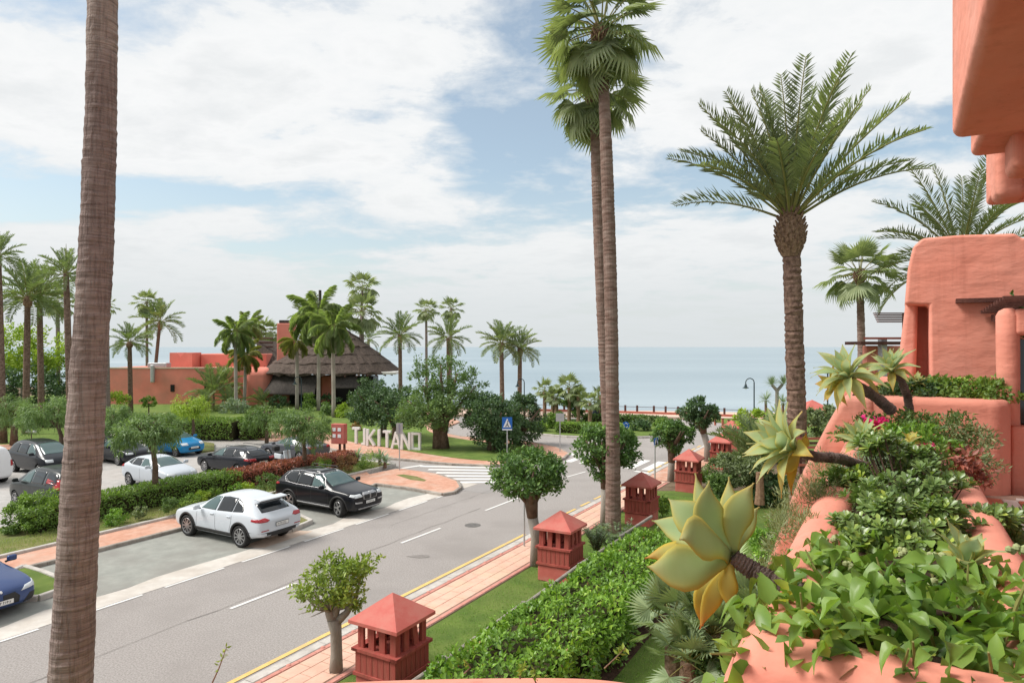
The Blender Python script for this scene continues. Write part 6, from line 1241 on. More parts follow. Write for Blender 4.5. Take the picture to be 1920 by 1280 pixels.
# scooter between the estate car and the saloon
t = thing('motor_scooter', 'white and black motor scooter parked between the estate car and the saloon', 'scooter', STc(26.7, -30.6), R(-40))
for x in (.62, -.62):
    w = ob('wheel', wheel_mesh(.27, .12, 5, .17)[0], None, t); w.location = (x, 0, .27); ob('rim', wheel_mesh(.27, .12, 5, .17)[1], None, w)
bevel(MB().prism([(-.75, -.15), (.05, -.17), (.05, .17), (-.75, .15)], .42, .74).build('body', c_white, t), .07); bevel(MB().box((-.3, 0, .80), (.75, .28, .1)).build('seat', m_trim, t), .04); bevel(MB().box((.1, 0, .36), (.5, .3, .08)).build('footboard', m_trim, t), .02)
bevel(MB().box((.46, 0, .68), (.12, .42, .62), M=Matrix.Rotation(R(-16), 3, 'Y')).build('leg_shield', c_white, t), .04); MB().tube([(.55, -.34, 1.04), (.5, 0, 1.02), (.55, .34, 1.04)], .018, 6).build('handlebar', m_trim, t); MB().tube([(.62, 0, .27), (.46, 0, 1.0)], .035, 6).build('fork', m_chrome, t); bevel(MB().box((.52, 0, 1.18), (.02, .36, .34), M=Matrix.Rotation(R(-25), 3, 'Y')).build('windshield', m_cglass, t), .008)
bevel(MB().box((-.78, 0, .98), (.34, .36, .28)).build('top_box', m_trim, t), .05)

# ================================================================== SIGNS, LETTERS, LAMPS, POSTS
m_signb = M('sign_blue', (.02, .12, .42), None, rough=.5); m_signw = M('sign_white', (.74, .75, .76), None, rough=.5); m_let = M('white_letter', (.70, .69, .67), (.76, .75, .73), 5, .6)
letters = {
 'T': [((-.30, 1.12), (.30, 1.12), .16), ((0, .0), (0, 1.1), .17)],
 'J': [((.12, .12), (.12, 1.2), .16), ((-.12, .07), (.20, .07), .14)],
 'K': [((-.2, 0), (-.2, 1.2), .16), ((-.14, .50), (.34, 1.16), .15), ((-.05, .62), (.34, .03), .15)],
 'I': [((0, 0), (0, 1.2), .17)],
 'A': [((-.32, 0), (0, 1.18), .15), ((.32, 0), (0, 1.18), .15), ((-.2, .36), (.2, .36), .12)],
 'N': [((-.28, 0), (-.28, 1.2), .15), ((.28, 0), (.28, 1.2), .15), ((-.26, 1.12), (.26, .08), .15)],
 'O': [((-.28, 0), (-.28, 1.2), .15), ((.28, 0), (.28, 1.2), .15), ((-.34, .075), (.34, .075), .15), ((-.34, 1.125), (.34, 1.125), .15)]}
LT = [('T', 668, 831), ('J', 681, 833.5), ('K', 694, 835.5), ('I', 711, 836), ('T', 726, 838.5), ('A', 743, 841), ('N', 761, 842.5), ('O', 780, 843)]
order = ['first', 'second', 'third', 'fourth', 'fifth', 'sixth', 'seventh', 'eighth']
for i, (c, u, v) in enumerate(LT):
    p = G(u, v, .13); D = p.y
    t = thing('sign_letter', 'white standing letter %s, %s in the row on the green' % ('I with a foot' if c == 'J' else c, order[i]), 'letter', (p.x, p.y, .135), R(-14), 'white letters standing on the green'); b = MB(); k = 1.03 * .92
    for j, (a, e, w) in enumerate(letters[c]):
        a, e = Vector((a[0] * k, 0, a[1] * k)), Vector((e[0] * k, 0, e[1] * k)); d = e - a; m_ = Matrix.Rotation(-math.atan2(d.z, d.x), 3, 'Y'); b.box(tuple((a + e) / 2 + Vector((0, .002 * j, 0))), (d.length, .2 + .006 * j, w), M=m_)
    b.build('letter', m_let, t)
t = thing('sign_box', 'red sign box on two posts with four white panels', 'sign', G(636, 852, .16), R(-14)); D = t.location.y
w_, z0, z1 = 27 / F * D, P(0, 831, D).z - .16, P(0, 794, D).z - .16
bevel(MB().box((0, 0, (z0 + z1) / 2), (w_, .42, z1 - z0)).build('box', m_boxroof, t), .03)
for i in range(4): bevel(MB().box(((-.26 if i % 2 == 0 else .14) * w_ - .0, -.215, z0 + (z1 - z0) * (.40 if i > 1 else .72)), (w_ * .24, .03, (z1 - z0) * .17)).build('panel', m_signw, t), .004, 1)
for x in (.05, .4): MB().box((x * w_, 0, z0 / 2), (.12, .1, z0)).build('post', m_wood_d, t)
def sign(label, u, vb, vs, D=None, zb=.12, kind='cross', w=.6, h=.75, rz=0.0, name='road_sign'):
    p = G(u, vb, zb) if D is None else Vector(((u - 960) / F * D, D, zb)); t = thing(name, label, 'sign', p, R(rz), 'road signs'); zc = H - (vs - 650) / F * p.y - zb
    MB().tube([(0, 0, -.1), (0, 0, zc + h * .35)], .032, 8).build('pole', m_galv, t)
    if kind == 'round':
        n = 24; b = MB(); b.add([(w / 2 * math.cos(k * math.tau / n), y, zc + w / 2 * math.sin(k * math.tau / n)) for y in (-.04, -.06) for k in range(n)], [tuple(range(n - 1, -1, -1)), tuple(range(n, 2 * n))] + [(k, (k + 1) % n, n + (k + 1) % n, n + k) for k in range(n)]); b.build('plate', m_signb, t)
        for k in range(3):
            a0 = k * 2.094 + .4; pts = [(w * .28 * math.cos(a0 + f), -.068, zc + w * .28 * math.sin(a0 + f)) for f in np.linspace(0, 1.25, 6)]; MB().tube(pts, [.022] * 5 + [.045], 5).build('arrow', m_signw, t)
    else:
        bevel(MB().box((0, -.05, zc), (w, .02, h)).build('plate', m_signb if kind == 'cross' else m_galv, t), .008, 2)
        if kind == 'cross':
            MB().prism([(-w * .40, -h * .30), (w * .40, -h * .30), (0, h * .38)], -.006, .006).build('triangle', m_signw, t); q = bpy.data.objects[t.children[-1].name]; q.rotation_euler = (R(90), 0, 0); q.location = (0, -.066, zc + .03)
            b = MB(); b.tube([(-.10, -.077, zc - .17), (-.01, -.077, zc - .02), (.02, -.077, zc + .10)], .022, 5); b.tube([(.09, -.077, zc - .17), (.0, -.077, zc - .02)], .02, 5); b.box((.03, -.077, zc + .155), (.055, .012, .055)); b.build('walking_figure', m_ink, t)
            MB().box((0, -.063, zc - h * .44), (w * .96, .004, .07)).build('lower_strip', m_signw, t)
        if kind == 'back': MB().box((0, -.064, zc), (.09, .012, h * .86)).build('stripe', M('sign_stripe', (.30, .29, .36), None, rough=.5), t)
    return t
sign('blue crossing sign with a white triangle on a tall pole', 951, 869, 794, kind='cross', w=.58, h=.76)
sign('narrow pale sign on a pole at the tip of the median', 749, 881, 803, kind='back', w=.36, h=.60, rz=10)
sign('grey back of a road sign before the roundabout', 1050, 846, 782, kind='plain', w=.54, h=.52)
sign('round blue sign with white arrows on the roundabout', 1173, 822, 797, D=51.5, zb=.2, kind='round', w=.58)
sign('blue crossing sign turned edge on beside the lobed street tree', 1228, 926, 827, kind='cross', w=.58, h=.34, rz=60)
t = thing('sign_pole', 'thin grey pole on the pavement behind the second round tree', 'pole', G(983, 1024, .12)); MB().tube([(0, 0, -.05), (0, 0, 2.9)], .03, 8).build('pole', m_galv, t); bevel(MB().box((0, .02, 2.75), (.5, .02, .3), -.6).build('plate', m_galv, t), .01)
def hook_lamp(label, u, vt, D, side=-1, zb=.1):
    x = (u - 960) / F * D; t = thing('street_lamp', label, 'street lamp', (x, D, zb), 0, 'hooked dark street lamps'); zt = H - (vt - 650) / F * D - zb; r = .34
    MB().tube([(0, 0, 0), (0, 0, .9), (0, 0, .95), (0, 0, zt - r)], [.09, .08, .055, .05], 8).build('post', m_metal_d, t)
    MB().tube([(0, 0, zt - r)] + [(side * (r - r * math.cos(a)), 0, zt - r + r * math.sin(a)) for a in np.linspace(.3, math.pi, 9)] + [(side * 2 * r, 0, zt - r - .12)], .04, 6).build('hook', m_metal_d, t)
    MB().lathe([(.05, .0), (.09, -.10), (.12, -.24), (.25, -.32), (.25, -.35)], (side * 2 * r, 0, zt - r - .1), 14).build('lamp_shade', m_metal_d, t)
    MB().lathe([(.13, -.35), (.10, -.40)], (side * 2 * r, 0, zt - r - .1), 12).build('bulb_glass', m_whitep, t); return t
hook_lamp('hooked street lamp standing against the sea right of centre', 1414, 709, 54)
hook_lamp('hooked street lamp among the palms before the thatched house', 565, 706, 69)
hook_lamp('hooked street lamp by the lower date palm against the sea', 983, 710, 67)
t = thing('street_lamp', 'thin dark lamp pole right of the date palm, seen against the sea', 'street lamp', (P(1552, 0, 50).x, 50, .1), 0, 'hooked dark street lamps'); MB().tube([(0, 0, 0), (0, 0, 4.9)], .05, 8).build('post', m_metal_d, t); MB().lathe([(.05, 4.9), (.25, 4.86), (.25, 4.8)], n=12).build('lamp_shade', m_metal_d, t)
t = thing('garden_lamp', 'small twin headed garden lamp on the left lawn', 'lamp', G(59, 836, .13)); MB().tube([(0, 0, 0), (0, 0, .95)], .04, 6).build('post', m_twig, t)
for x in (-.22, .22): MB().lathe([(.03, 1.12), (.16, 1.0), (.12, .92)], (x, 0, 0), 10).build('lamp_shade', m_whitep, t)
MB().tube([(-.22, 0, 1.0), (0, 0, .9), (.22, 0, 1.0)], .02, 5).build('arm', m_twig, t)
t = thing('bell_buoy', 'dark bell shaped buoy on a round pale plinth by the shore', 'monument', (P(1122, 0, 61.5).x, 61.5, .2)); MB().lathe([(1.3, 0), (1.3, .12), (.9, .2)], n=20).build('plinth', m_conc, t)
MB().lathe([(.75, .2), (.62, .45), (.52, .9), (.50, 1.25), (.42, 1.5), (.12, 1.65), (.08, 2.4), (.02, 3.0)], n=20).build('bell', M('dark_blue_iron', (.02, .028, .05), None, rough=.45), t)
# low wall, rail and posts of the promenade
t = thing('promenade_rail', 'low red promenade wall with short posts and a single rail by the shore', 'railing', (8, 68.6, .1)); o = t.location
pts = [(-2, 71.6), (4, 70.6), (9, 69.4), (14, 67.8), (19, 66.0), (25, 63.6), (31, 61.2), (37, 58.8)]
for a, e in zip(pts[:-1], pts[1:]):
    a, e = Vector((a[0], a[1], 0)), Vector((e[0], e[1], 0)); m_ = (a + e) / 2 - Vector((o.x, o.y, 0)); d = e - a
    MB().box((m_.x, m_.y, .10), (d.length + .05, .3, .2), math.atan2(d.y, d.x)).build('low_wall', m_redwall, t); MB().tube([(a.x - o.x, a.y - o.y, .66), (e.x - o.x, e.y - o.y, .66)], .025, 6).build('rail', m_wood_d, t)
    for f in (.08, .30, .53, .76): q = a.lerp(e, f); bevel(MB().box((q.x - o.x, q.y - o.y, .41), (.2, .2, .82), math.atan2(d.y, d.x)).build('post', m_wood_d, t), .02, 1)
bo = None
for i, (u, v) in enumerate(((1341, 797), (1355, 800), (1366, 803), (1375, 806), (1383, 810))):
    if bo is None:
        bo = thing('bollard', 'short dark red bollard nearest the sea at the bend', 'bollard', G(u, v, .1), 0, 'bollards at the bend'); bevel(MB().box((0, 0, .35), (.16, .16, .7)).build('post', m_redwall, bo), .02, 1); MB().box((0, 0, .72), (.2, .2, .04)).build('cap', m_wood_d, bo)
    else: c = dup(bo, loc=G(u, v, .1)); c['label'] = 'short dark red bollard, %s from the sea in the row at the bend' % order[i]
t = thing('kiosk', 'small red roofed kiosk on the shore right of the date palm', 'kiosk', (P(1523, 0, 58).x, 58, .1)); bevel(MB().box((0, 0, .7), (1.8, 1.8, 1.4)).build('wall', m_box, t), .03); MB().add([(-1.3, -1.3, 1.4), (1.3, -1.3, 1.4), (1.3, 1.3, 1.4), (-1.3, 1.3, 1.4), (0, 0, 2.2)], [(3, 2, 1, 0), (0, 1, 4), (1, 2, 4), (2, 3, 4), (3, 0, 4)]).build('roof', m_boxroof, t)
# ================================================================== PLANTS IN THE TROUGHS
def agave_mat():
    m = bpy.data.materials.new('agave_leaf'); m.use_nodes = True; nt = m.node_tree; N, L = NT(nt); bs = nt.nodes['Principled BSDF']; out = nt.nodes['Material Output']
    a = N('ShaderNodeAttribute', attribute_name='leafpos'); s = N('ShaderNodeSeparateXYZ'); L(a.outputs['Vector'], s.inputs[0])     # x: towards the margin, y: towards the tip, z: how yellow with age
    tc = N('ShaderNodeTexCoord'); n = N('ShaderNodeTexNoise', i_Scale=9.0, i_Detail=4.0); L(tc.outputs['Object'], n.inputs['Vector'])
    g = N('ShaderNodeMix', data_type='RGBA'); L(n.outputs[0], g.inputs[0]); g.inputs[6].default_value = (.33, .49, .23, 1); g.inputs[7].default_value = (.50, .63, .38, 1)
    e1 = N('ShaderNodeMath', operation='POWER', i_1=3.2); L(s.outputs[0], e1.inputs[0])
    e = N('ShaderNodeMath', operation='MULTIPLY_ADD', i_1=.7); L(e1.outputs[0], e.inputs[0]); L(s.outputs[2], e.inputs[2])
    ec = N('ShaderNodeMath', operation='MINIMUM', i_1=1.0); L(e.outputs[0], ec.inputs[0])
    yl = N('ShaderNodeMix', data_type='RGBA'); L(ec.outputs[0], yl.inputs[0]); L(g.outputs[2], yl.inputs[6]); yl.inputs[7].default_value = (.66, .53, .10, 1)
    t = ramp(N, [(.72, 0.0), (.9, .5), (1.0, 1.0)]); L(s.outputs[1], t.inputs[0]); tm = N('ShaderNodeMath', operation='MULTIPLY'); tz_ = N('ShaderNodeMath', operation='MULTIPLY_ADD', i_1=1.1, i_2=.12, use_clamp=True); L(s.outputs[2], tz_.inputs[0]); L(t.outputs[0], tm.inputs[0]); L(tz_.outputs[0], tm.inputs[1])
    tp = N('ShaderNodeMix', data_type='RGBA'); L(tm.outputs[0], tp.inputs[0]); L(yl.outputs[2], tp.inputs[6]); tp.inputs[7].default_value = (.62, .22, .06, 1)
    L(tp.outputs[2], bs.inputs['Base Color']); bs.inputs['Roughness'].default_value = .62; bs.inputs['Specular IOR Level'].default_value = .18
    tr = N('ShaderNodeBsdfTranslucent'); L(tp.outputs[2], tr.inputs[0]); mx = N('ShaderNodeMixShader'); mx.inputs[0].default_value = .48; L(bs.outputs[0], mx.inputs[1]); L(tr.outputs[0], mx.inputs[2]); L(mx.outputs[0], out.inputs[0])
    return m
m_agave = agave_mat(); m_astem = M('agave_stem', (.10, .07, .06), (.26, .20, .18), 6, .9, 1.0, 40, .15, stretch=(1, 1, 1))
def agave_leaf(base, ctrl, tip, nv, width, yellow, na=14, nc=9, cup=.22, twist=0.0, thick=.012):
    """fleshy leaf along a curve base-ctrl-tip; nv is the way its face looks"""
    base, ctrl, tip, nv = Vector(base), Vector(ctrl), Vector(tip), Vector(nv); V, A = [], []
    for i in range(na + 1):
        f = i / na; p = base * (1 - f) ** 2 + ctrl * 2 * f * (1 - f) + tip * f * f; t = ((ctrl - base) * (1 - f) + (tip - ctrl) * f).normalized()
        s = t.cross(nv).normalized(); n_ = s.cross(t).normalized(); s = Matrix.Rotation(twist * f, 3, t) @ s; n_ = Matrix.Rotation(twist * f, 3, t) @ n_
        w = width * np.interp(f, [0, .08, .25, .42, .56, .72, .85, .94, 1], [.40, .36, .62, .94, 1.0, .74, .36, .11, .008])
        for j in range(nc):
            x = -1 + 2 * j / (nc - 1); V.append(p + s * (w / 2 * x) + n_ * (cup * w * x * x * (1 - .5 * f) + .004 * math.sin(f * 9 + x * 2))); A.append((abs(x), f, yellow))
    Fc = [(i * nc + j, i * nc + j + 1, (i + 1) * nc + j + 1, (i + 1) * nc + j) for i in range(na) for j in range(nc - 1)]
    me = bpy.data.meshes.new('leaf'); me.from_pydata(V, [], Fc); at = me.attributes.new('leafpos', 'FLOAT_VECTOR', 'POINT'); at.data.foreach_set('vector', np.array(A, np.float32).ravel()); me.materials.append(m_agave)
    me.polygons.foreach_set('use_smooth', [True] * len(Fc)); return me
def thicken(o, t):
    m = o.modifiers.new('thick', 'SOLIDIFY'); m.thickness = t; m.offset = -1; return o
def stem_mesh(path, r, rng, n=14):
    path = [Vector(p) for p in path]; pp, rr = [], []; k = 46
    for i in range(k + 1):
        q, _ = along(path, i / k); pp.append(q); rr.append(r * (1 + (.10 if i % 2 else -.07) * rng.uniform(.4, 1.5)) * (.9 + .25 * i / k))
    b = MB().tube(pp, rr, n); b.v = [tuple(Vector(v) + Vector((rng.normal(), rng.normal(), rng.normal())) * r * .035) for v in b.v]; return b
# the large one leaning out over the garden
HD = P(1374, 1044, 2.60); big_a = thing('agave', 'largest yellow green spineless agave leaning out of the trough on a thick ringed stem', 'agave', HD, 0, 'agaves of the terrace troughs'); rng = np.random.default_rng(4)
stem_mesh([Vector((.0, .0, .0)), P(1410, 1068, 2.58) - HD, P(1450, 1092, 2.52) - HD, P(1500, 1112, 2.50) - HD, P(1560, 1140, 2.6) - HD], .036, rng).build('stem', m_astem, big_a)
BL = [((1253, 934), 2.72, .165, .22, (1300, 965), 2.60), ((1222, 975), 2.85, .14, .12, (1285, 985), 2.75), ((1330, 900), 2.55, .165, .18, (1318, 985), 2.50), ((1304, 886), 2.92, .10, .35, (1320, 970), 2.80), ((1367, 893), 2.9, .10, .45, (1370, 970), 2.78), ((1414, 905), 2.62, .135, .50, (1372, 965), 2.56), ((1424, 950), 2.75, .09, .5, (1392, 980), 2.68),
      ((1209, 1046), 2.78, .10, .75, (1270, 1022), 2.7), ((1213, 1061), 2.50, .185, .45, (1285, 1072), 2.42), ((1274, 1011), 2.32, .175, .38, (1320, 985), 2.34), ((1318, 1172), 2.62, .085, .9, (1300, 1110), 2.55), ((1312, 1178), 2.54, .08, .95, (1335, 1120), 2.5), ((1376, 1146), 2.5, .088, .98, (1358, 1100), 2.5), ((1303, 1098), 2.7, .05, .9, (1325, 1085), 2.66), ((1298, 960), 2.95, .13, .15, (1320, 1000), 2.8), ((1350, 940), 2.95, .12, .1, (1355, 985), 2.8)]
for (tu, tv), td, w, ye, (cu_, cv), cd_ in BL:
    tip_ = P(tu, tv, td) - HD; c = P(cu_, cv, cd_) - HD; d = tip_.normalized(); view = -(HD - Vector((0, 0, H))).normalized()
    nv = (view * .8 + Vector((.35, -.1, .25)) - d * .2).normalized()
    o = ob('leaf', agave_leaf(d * .015, c, tip_, nv, w * .94, (ye * .42 if ye < .7 else ye * .8), cup=-.10, twist=rng.uniform(-.25, .25)), None, big_a); thicken(o, .005)
ALV = {}
def agave(label, head, L, axis, n, seed, stem=None, yellow=.25, w=.40, spread=(12, 105), r=.032):
    rng = np.random.default_rng(seed); t = thing('agave', label, 'agave', head, 0, 'agaves of the terrace troughs'); ax = Vector(axis).normalized(); q = ax.to_track_quat('Z', 'Y').to_matrix()
    if stem: stem_mesh([Vector((0, 0, 0))] + [Vector(p) - Vector(head) for p in stem], r, rng).build('stem', m_astem, t)
    for i in range(n):
        f = (i + .5) / n; th = R(spread[0] + (spread[1] - spread[0]) * f ** .85); az = i * 2.4 + rng.normal() * .15; l = L * rng.uniform(.85, 1.1) * (.72 + .28 * math.sin(math.pi * min(1, f * 1.1 + .1)))
        d = Vector((math.sin(th) * math.cos(az), math.sin(th) * math.sin(az), math.cos(th))); d2 = Vector((math.sin(th * .55) * math.cos(az), math.sin(th * .55) * math.sin(az), math.cos(th * .55)))
        tip_ = q @ (d * l); c = q @ (d2 * l * .55); tip_.z -= l * .22 * f * f; nv = (ax - tip_.normalized() * .6).normalized()
        ye = yellow + (.55 * max(0, f - .72) / .28) + rng.uniform(-.08, .1)
        o = ob('leaf', agave_leaf(q @ (d2 * .01), c, tip_, nv, L * w * rng.uniform(.85, 1.1), max(0, min(1, ye)), 9, 5, cup=.2), None, t)
    return t
a2 = agave('second large agave on a long level stem before the date palm trunk', P(1500, 847, 4.2), .40, (-.90, .02, .44), 24, 11, [P(1530, 856, 4.3), P(1570, 858, 4.4), P(1640, 880, 4.7)], .08, .27, (6, 84))
for c, tp, w, y in (((P(1508, 832, 4.2)), P(1512, 812, 4.2), .06, .95), (P(1478, 875, 4.15), P(1484, 928, 4.2), .05, 1.0), (P(1482, 872, 4.1), P(1468, 892, 4.1), .07, .8)):
    hd = a2.location; thicken(ob('leaf', agave_leaf((0, 0, 0), c - hd, tp - hd, (0, -1, .2), w, y, 9, 5, cup=.3, twist=.6), None, a2), .006)
agave('agave leaning left on a thick stem at the far trough corner, dry lower leaves', P(1594, 712, 6.3), .42, (-.45, -.2, .85), 30, 12, [P(1612, 726, 6.3), P(1640, 742, 6.4), P(1672, 770, 6.5)], .03, .24, (6, 128), .045)
agave('bright agave with a curved stem beside the far corner of the trough', P(1672, 700, 6.5), .30, (-.3, -.3, .9), 24, 13, [P(1690, 712, 6.5), P(1702, 745, 6.55), P(1706, 775, 6.6)], .02, .28, (6, 105), .035)
agave('agave rosette in the middle of the trough above the dark green shrub', P(1620, 838, 4.85), .26, (-.35, -.3, .9), 22, 14, None, .02, .25, (8, 75))
agave('small yellow green agave beside the middle rosette', P(1648, 832, 4.95), .15, (0, -.2, 1), 10, 15, None, .45, .42)
agave('small yellow agave next to the crimson flowers', P(1706, 835, 4.9), .14, (0, -.2, 1), 9, 16, None, .5, .42)
agave('pale green agave with upright leaves among the broad leaves close by', P(1808, 1072, 2.66), .20, (.1, -.05, 1), 12, 17, None, .05, .44, (5, 62))
agave('small agave on the low wall before the big pink wall', P(1718, 722, 7.4), .17, (0, -.2, 1), 13, 18, None, .15, .4, (8, 85))
agave('drooping yellowed agave partly hidden at the left of the far corner', P(1575, 722, 6.45), .24, (-.8, -.3, .1), 12, 19, None, .6, .34, (20, 110))
# broad leaved shrub spilling over the near end: its largest leaves one by one
m_broad = LEAF('broad_leaf', (.05, .105, .022), (.135, .215, .04), (.34, .36, .055), .36, .36, 3.5, .35)
def heart_leaf(l, w, fold, curl, key):
    V, T = [], []; k = 7
    for i in range(k):
        f = i / (k - 1); wd = w * np.interp(f, [0, .12, .3, .5, .7, .88, 1], [.25, .8, 1, .92, .62, .24, .01]); z = -curl * l * f * f; x = f * l
        for s in (-1, -.5, 0, .5, 1): V.append((x, s * wd / 2, z + fold * wd * abs(s) * .6 + .06 * l * math.sin(f * 11 + s * 3 + key) * abs(s)))
    T = [(i * 5 + j, i * 5 + j + 1, (i + 1) * 5 + j + 1, (i + 1) * 5 + j) for i in range(k - 1) for j in range(4)]
    me = bpy.data.meshes.new('leaf'); me.from_pydata(V, [], T); me.materials.append(m_broad); me.polygons.foreach_set('use_smooth', [True] * len(T)); return me
sh = thing('broad_leaved_shrub', 'broad leaved bright green shrub filling the near end of the pink trough', 'shrub', ST(2.7, .1, 5.9)); rng = np.random.default_rng(33)
HL = [heart_leaf(.078, .054, .6, c, i) for i, c in enumerate((.2, .45, .7, 1.0))]
so = sh.location
def shrub_pts(n, rng):
    """a low uneven dome over the near end of the trough, spilling over its outer rim"""
    a, b_ = rng.uniform(2.09, 3.75, n), rng.uniform(-.50, .95, n); hgt = []
    for s, q in zip(a, b_):
        e = 1 - max(0, abs(q - .1) - .35) ** 2 * 2.2 - max(0, 2.35 - s) * 1.3 - max(0, s - 2.75) * 1.5
        hgt.append(5.97 + .13 * e + .10 * mnoise.noise(Vector((s * 3.2, q * 3.2, 2))) + .06 * mnoise.noise(Vector((s * 8, q * 8, 7))) - (.9 * max(0, -q - .36)) - .25 * max(0, q - .6))
    hgt = np.array(hgt) - .30 * rng.random(n) ** 2.2
    return np.stack([DX * a + DY * b_, DY * a - DX * b_, hgt], 1)
pts = shrub_pts(300, rng)
for i, p in enumerate(pts):
    o = put(bpy.data.objects.new('leaf', HL[i % 4]), sh); az = rng.random() * 6.283; k = rng.uniform(.7, 1.3)
    o.matrix_local = Matrix.Translation(Vector(p) - so + Vector((0, 0, .035))) @ Matrix.Rotation(az, 4, 'Z') @ Matrix.Rotation(R(rng.normal() * 24 + 12), 4, 'Y') @ Matrix.Rotation(R(rng.normal() * 24), 4, 'X') @ Matrix.Scale(k, 4)
pts = shrub_pts(3600, rng); pts[:, 2] -= .02 + .12 * rng.random(len(pts)); out = nrm(rng.normal(size=pts.shape) * .6 + np.array([0, 0, .8]))
foliage('foliage', pts - np.array(so), out, .078, .66, rng, m_broad, sh, 'stuff', spread=.9, blade=True)
st_ = []
for i in range(60):
    e = Vector(shrub_pts(1, rng)[0]) - so + Vector((0, 0, .04)); b0 = Vector((e.x * .75 + rng.normal() * .05, e.y * .75, -.05)); st_.append(([b0, b0.lerp(e, .6) + Vector((0, 0, .03)), e], [.006, .005, .003]))
limb_tree_mb(st_, 5).build('stems', m_petiole, sh, 'stuff')
bud = MB().lathe([(.002, .012), (.011, .006), (.012, -.004), (.004, -.012)], n=7).mesh('bud'); bud.materials.append(M('bud_green', (.30, .34, .16), None, rough=.7))
for u, v, D in ((1598, 1062, 2.6), (1763, 1040, 2.7), (1600, 1240, 2.12), (1905, 1030, 2.3), (1840, 1150, 2.2), (1700, 1100, 2.4), (1560, 1010, 3.0), (1690, 1030, 2.8), (1850, 1270, 1.95), (1750, 1090, 2.4)):
    for k in range(7):
        o = put(bpy.data.objects.new('bud', bud), sh); o.location = P(u, v, D) - so + Vector((rng.normal() * .012, rng.normal() * .012, rng.normal() * .008)); 
# the other plants of the trough
m_pitt = LEAF('glossy_leaf', (.06, .10, .035), (.12, .18, .05), (.30, .36, .06), .25, .3, 3.0, .5)
def whorls(name, label, ell, nw, leaf, ratio, mat, seed, per=9, dead=0):
    """glossy leaves in little whorls at the shoot ends"""
    g = np.random.default_rng(seed); c, o_ = crown_points([ell], nw, g, .24, 30, .7); pts, ds, us = [], [], []
    for p, q in zip(c, o_):
        ax = Vector(q * .7 + np.array([0, 0, .7])).normalized(); m_ = ax.to_track_quat('Z', 'Y').to_matrix()
        for k in range(per):
            a = k * 2.4; e = R(25 + 50 * k / per); d = m_ @ Vector((math.sin(e) * math.cos(a), math.sin(e) * math.sin(a), math.cos(e))); pts.append(p); ds.append(d); us.append(ax)
    V, T = blade_tris(np.array(pts), np.array(ds), np.array(us), leaf * g.uniform(.8, 1.15, len(pts)), leaf * ratio * np.ones(len(pts)), .12, .15, True); t = thing(name, label, 'shrub', (0, 0, 0))
    ob('foliage', fast_mesh('foliage', V, T), mat, t); b = MB()
    for i in range(0, nw, 2): b.tube([(ell[0] + (c[i][0] - ell[0]) * .3, ell[1] + (c[i][1] - ell[1]) * .3, ell[2] - ell[5] * .6), tuple(c[i])], [.008, .004], 4, False)
    b.build('stems', m_twig, t, 'stuff')
    for ch in t.children: ch.location = (-ell[0], -ell[1], -ell[2])
    t.location = ell[:3]; return t
def sp(s, t, z): p = ST(s, t, z); return (p.x, p.y, p.z)
whorls('glossy_shrub', 'dark glossy leaved shrub in the middle of the trough', (*sp(4.75, .12, 5.98), .56, .56, .38), 950, .058, .40, m_pitt, 51, 11)
whorls('glossy_shrub', 'lower glossy shrub between the dark one and the broad leaves', (*sp(3.95, .0, 5.95), .42, .42, .20), 480, .055, .40, m_pitt, 52, 11)
def trailing(label, ell, n, leaf, mat, seed, ratio=.5, name='trailing_shrub', **kw):
    g = np.random.default_rng(seed); p, o_ = crown_points(ell if isinstance(ell, list) else [ell], n, g, .26, 30, .8); c = np.array((ell[0] if isinstance(ell, list) else ell)[:3]); q = foliage(name, p - c, o_, leaf, ratio, g, mat, **kw); q.location = c; return tag(q, label, 'shrub')
trailing('rosemary with thin grey leaves hanging over the outer rim of the trough', [(*sp(4.7, -.46, 5.82), .22, .5, .24), (*sp(4.05, -.48, 5.74), .2, .42, .28), (*sp(5.6, -.42, 5.92), .2, .36, .16)], 9500, .04, m_olive, 53, .12, 'rosemary', spread=.5, lift=.5)
trailing('small leaved shrub under the agaves at the far end of the trough', [(*sp(6.9, -.02, 6.05), .5, .6, .3), (*sp(6.3, .05, 6.0), .5, .5, .28), (*sp(7.5, .25, 6.1), .45, .45, .28)], 6500, .045, m_mid, 54)
trailing('feathery shrub hanging over the inner rim of the trough', [(*sp(7.2, .45, 6.05), .35, .4, .25), (*sp(6.6, .5, 5.95), .25, .3, .2)], 2600, .04, m_olive, 55, .3)
trailing('succulent leaved bright shrub in the trough beside the crimson flowers', (*sp(6.0, .12, 6.1), .34, .34, .2), 1500, .05, m_hib, 56, .45)
trailing('grey feathery plant in the trough behind the dark shrub', (*sp(5.5, -.05, 6.05), .42, .4, .2), 3200, .04, m_grey, 57, .18, spread=.6, lift=.3)
m_boug = LEAF('crimson_bract', (.42, .012, .11), (.58, .03, .19), None, .35, .5)
for i, (u, v, D, n, r) in enumerate(((1642, 797, 5.6, 200, .10), (1734, 848, 4.85, 300, .10), (1712, 855, 4.85, 150, .08), (1648, 812, 5.8, 60, .05))):
    g = np.random.default_rng(60 + i); p, o_ = crown_points([(0, 0, 0, r, r, r * .7)], n, g, .3, 10, 1.0); q = foliage('bougainvillea', p, o_, .035, .8, g, m_boug); q.location = P(u, v, D)
    tag(q, ('crimson flower sprig at the left under the agaves', 'largest crimson flower cluster on the inner rim of the trough', 'paler flower cluster left of the largest one', 'tiny red flower sprig below the left one')[i], 'flowers', 'bougainvillea flowers in the trough')
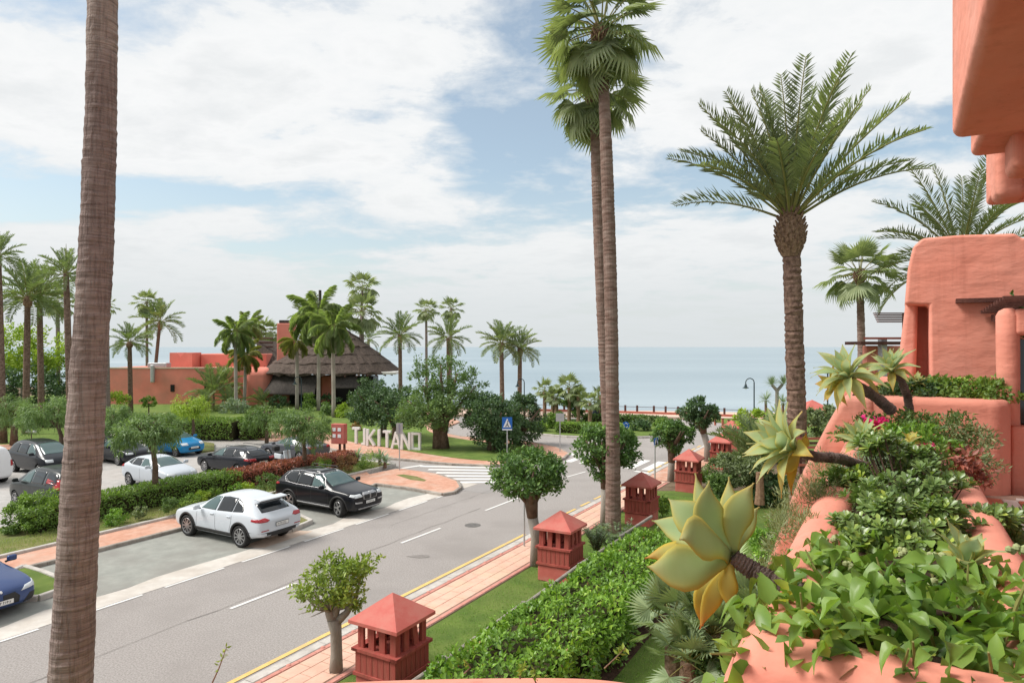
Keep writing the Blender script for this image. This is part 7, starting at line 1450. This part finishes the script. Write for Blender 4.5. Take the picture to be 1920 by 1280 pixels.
trailing('reddish leaved plant around the crimson flowers', (*sp(5.75, .28, 6.02), .3, .32, .16), 1200, .05, m_red, 61)
# creeper on top of the neighbouring low wall and a dark one by its window
trailing('yellow green creeper along the top of the low pink wall', [(*sp(8.75, .62, 6.42), .3, .3, .15), (*sp(8.65, .88, 6.42), .25, .3, .16), (*sp(8.8, .35, 6.42), .3, .3, .17), (*sp(8.7, .1, 6.38), .3, .3, .14), (*sp(8.9, .98, 6.45), .25, .2, .15)], 4800, .05, m_hedge, 62, .55)
trailing('dark small leaved creeper on the low wall before the niche', [(*sp(8.75, .2, 6.40), .4, .3, .15), (*sp(8.55, -.1, 6.36), .3, .3, .1)], 1900, .045, m_ficusd, 63)
trailing('dark plant behind the column at the right edge', (*sp(9.3, 1.3, 7.0), .3, .3, .5), 900, .07, m_mid, 64)
# weeds on the parapet
def weed(label, u, v0, v1, D, lean, seed, n=10, leaf=.03):
    g = np.random.default_rng(seed); a, e = P(u, v0, D), P(u + lean, v1, D); t = thing('weed', label, 'weed', a, 0, 'weeds growing on the parapet'); b = MB(); m_ = (e - a) * .5 + Vector((g.normal() * .008, 0, 0)); b.tube([(0, 0, 0), m_, e - a], [.0022, .0018, .001], 4); b.build('stem', m_boot, t)
    f = g.uniform(.2, 1, (n, 1)) ** .5; p = f * np.array(e - a); d = nrm(g.normal(size=(n, 3)) + [0, 0, .5]); V, T = leaf_tris(p, d, g.normal(size=(n, 3)), leaf, leaf * .45, .2); ob('leaves', fast_mesh('leaves', V, T), m_young, t)
weed('tall thin weed with a yellow green tip at the left end of the parapet', 393, 1290, 1212, 1.85, 32, 1, 14, .016)
weed('dry yellow stalk leaning right on the parapet over the lawn', 1133, 1252, 1213, 1.95, 40, 2, 18, .022)
weed('tiny weed on the parapet beneath the hibiscus hedge', 870, 1262, 1238, 1.9, 3, 3, 8, .012)
weed('small seedling on the parapet right of the hedge', 975, 1272, 1248, 1.8, 8, 4, 12, .02)
weed('green sprig on the front edge of the parapet', 1008, 1285, 1256, 1.75, -6, 5, 14, .016)
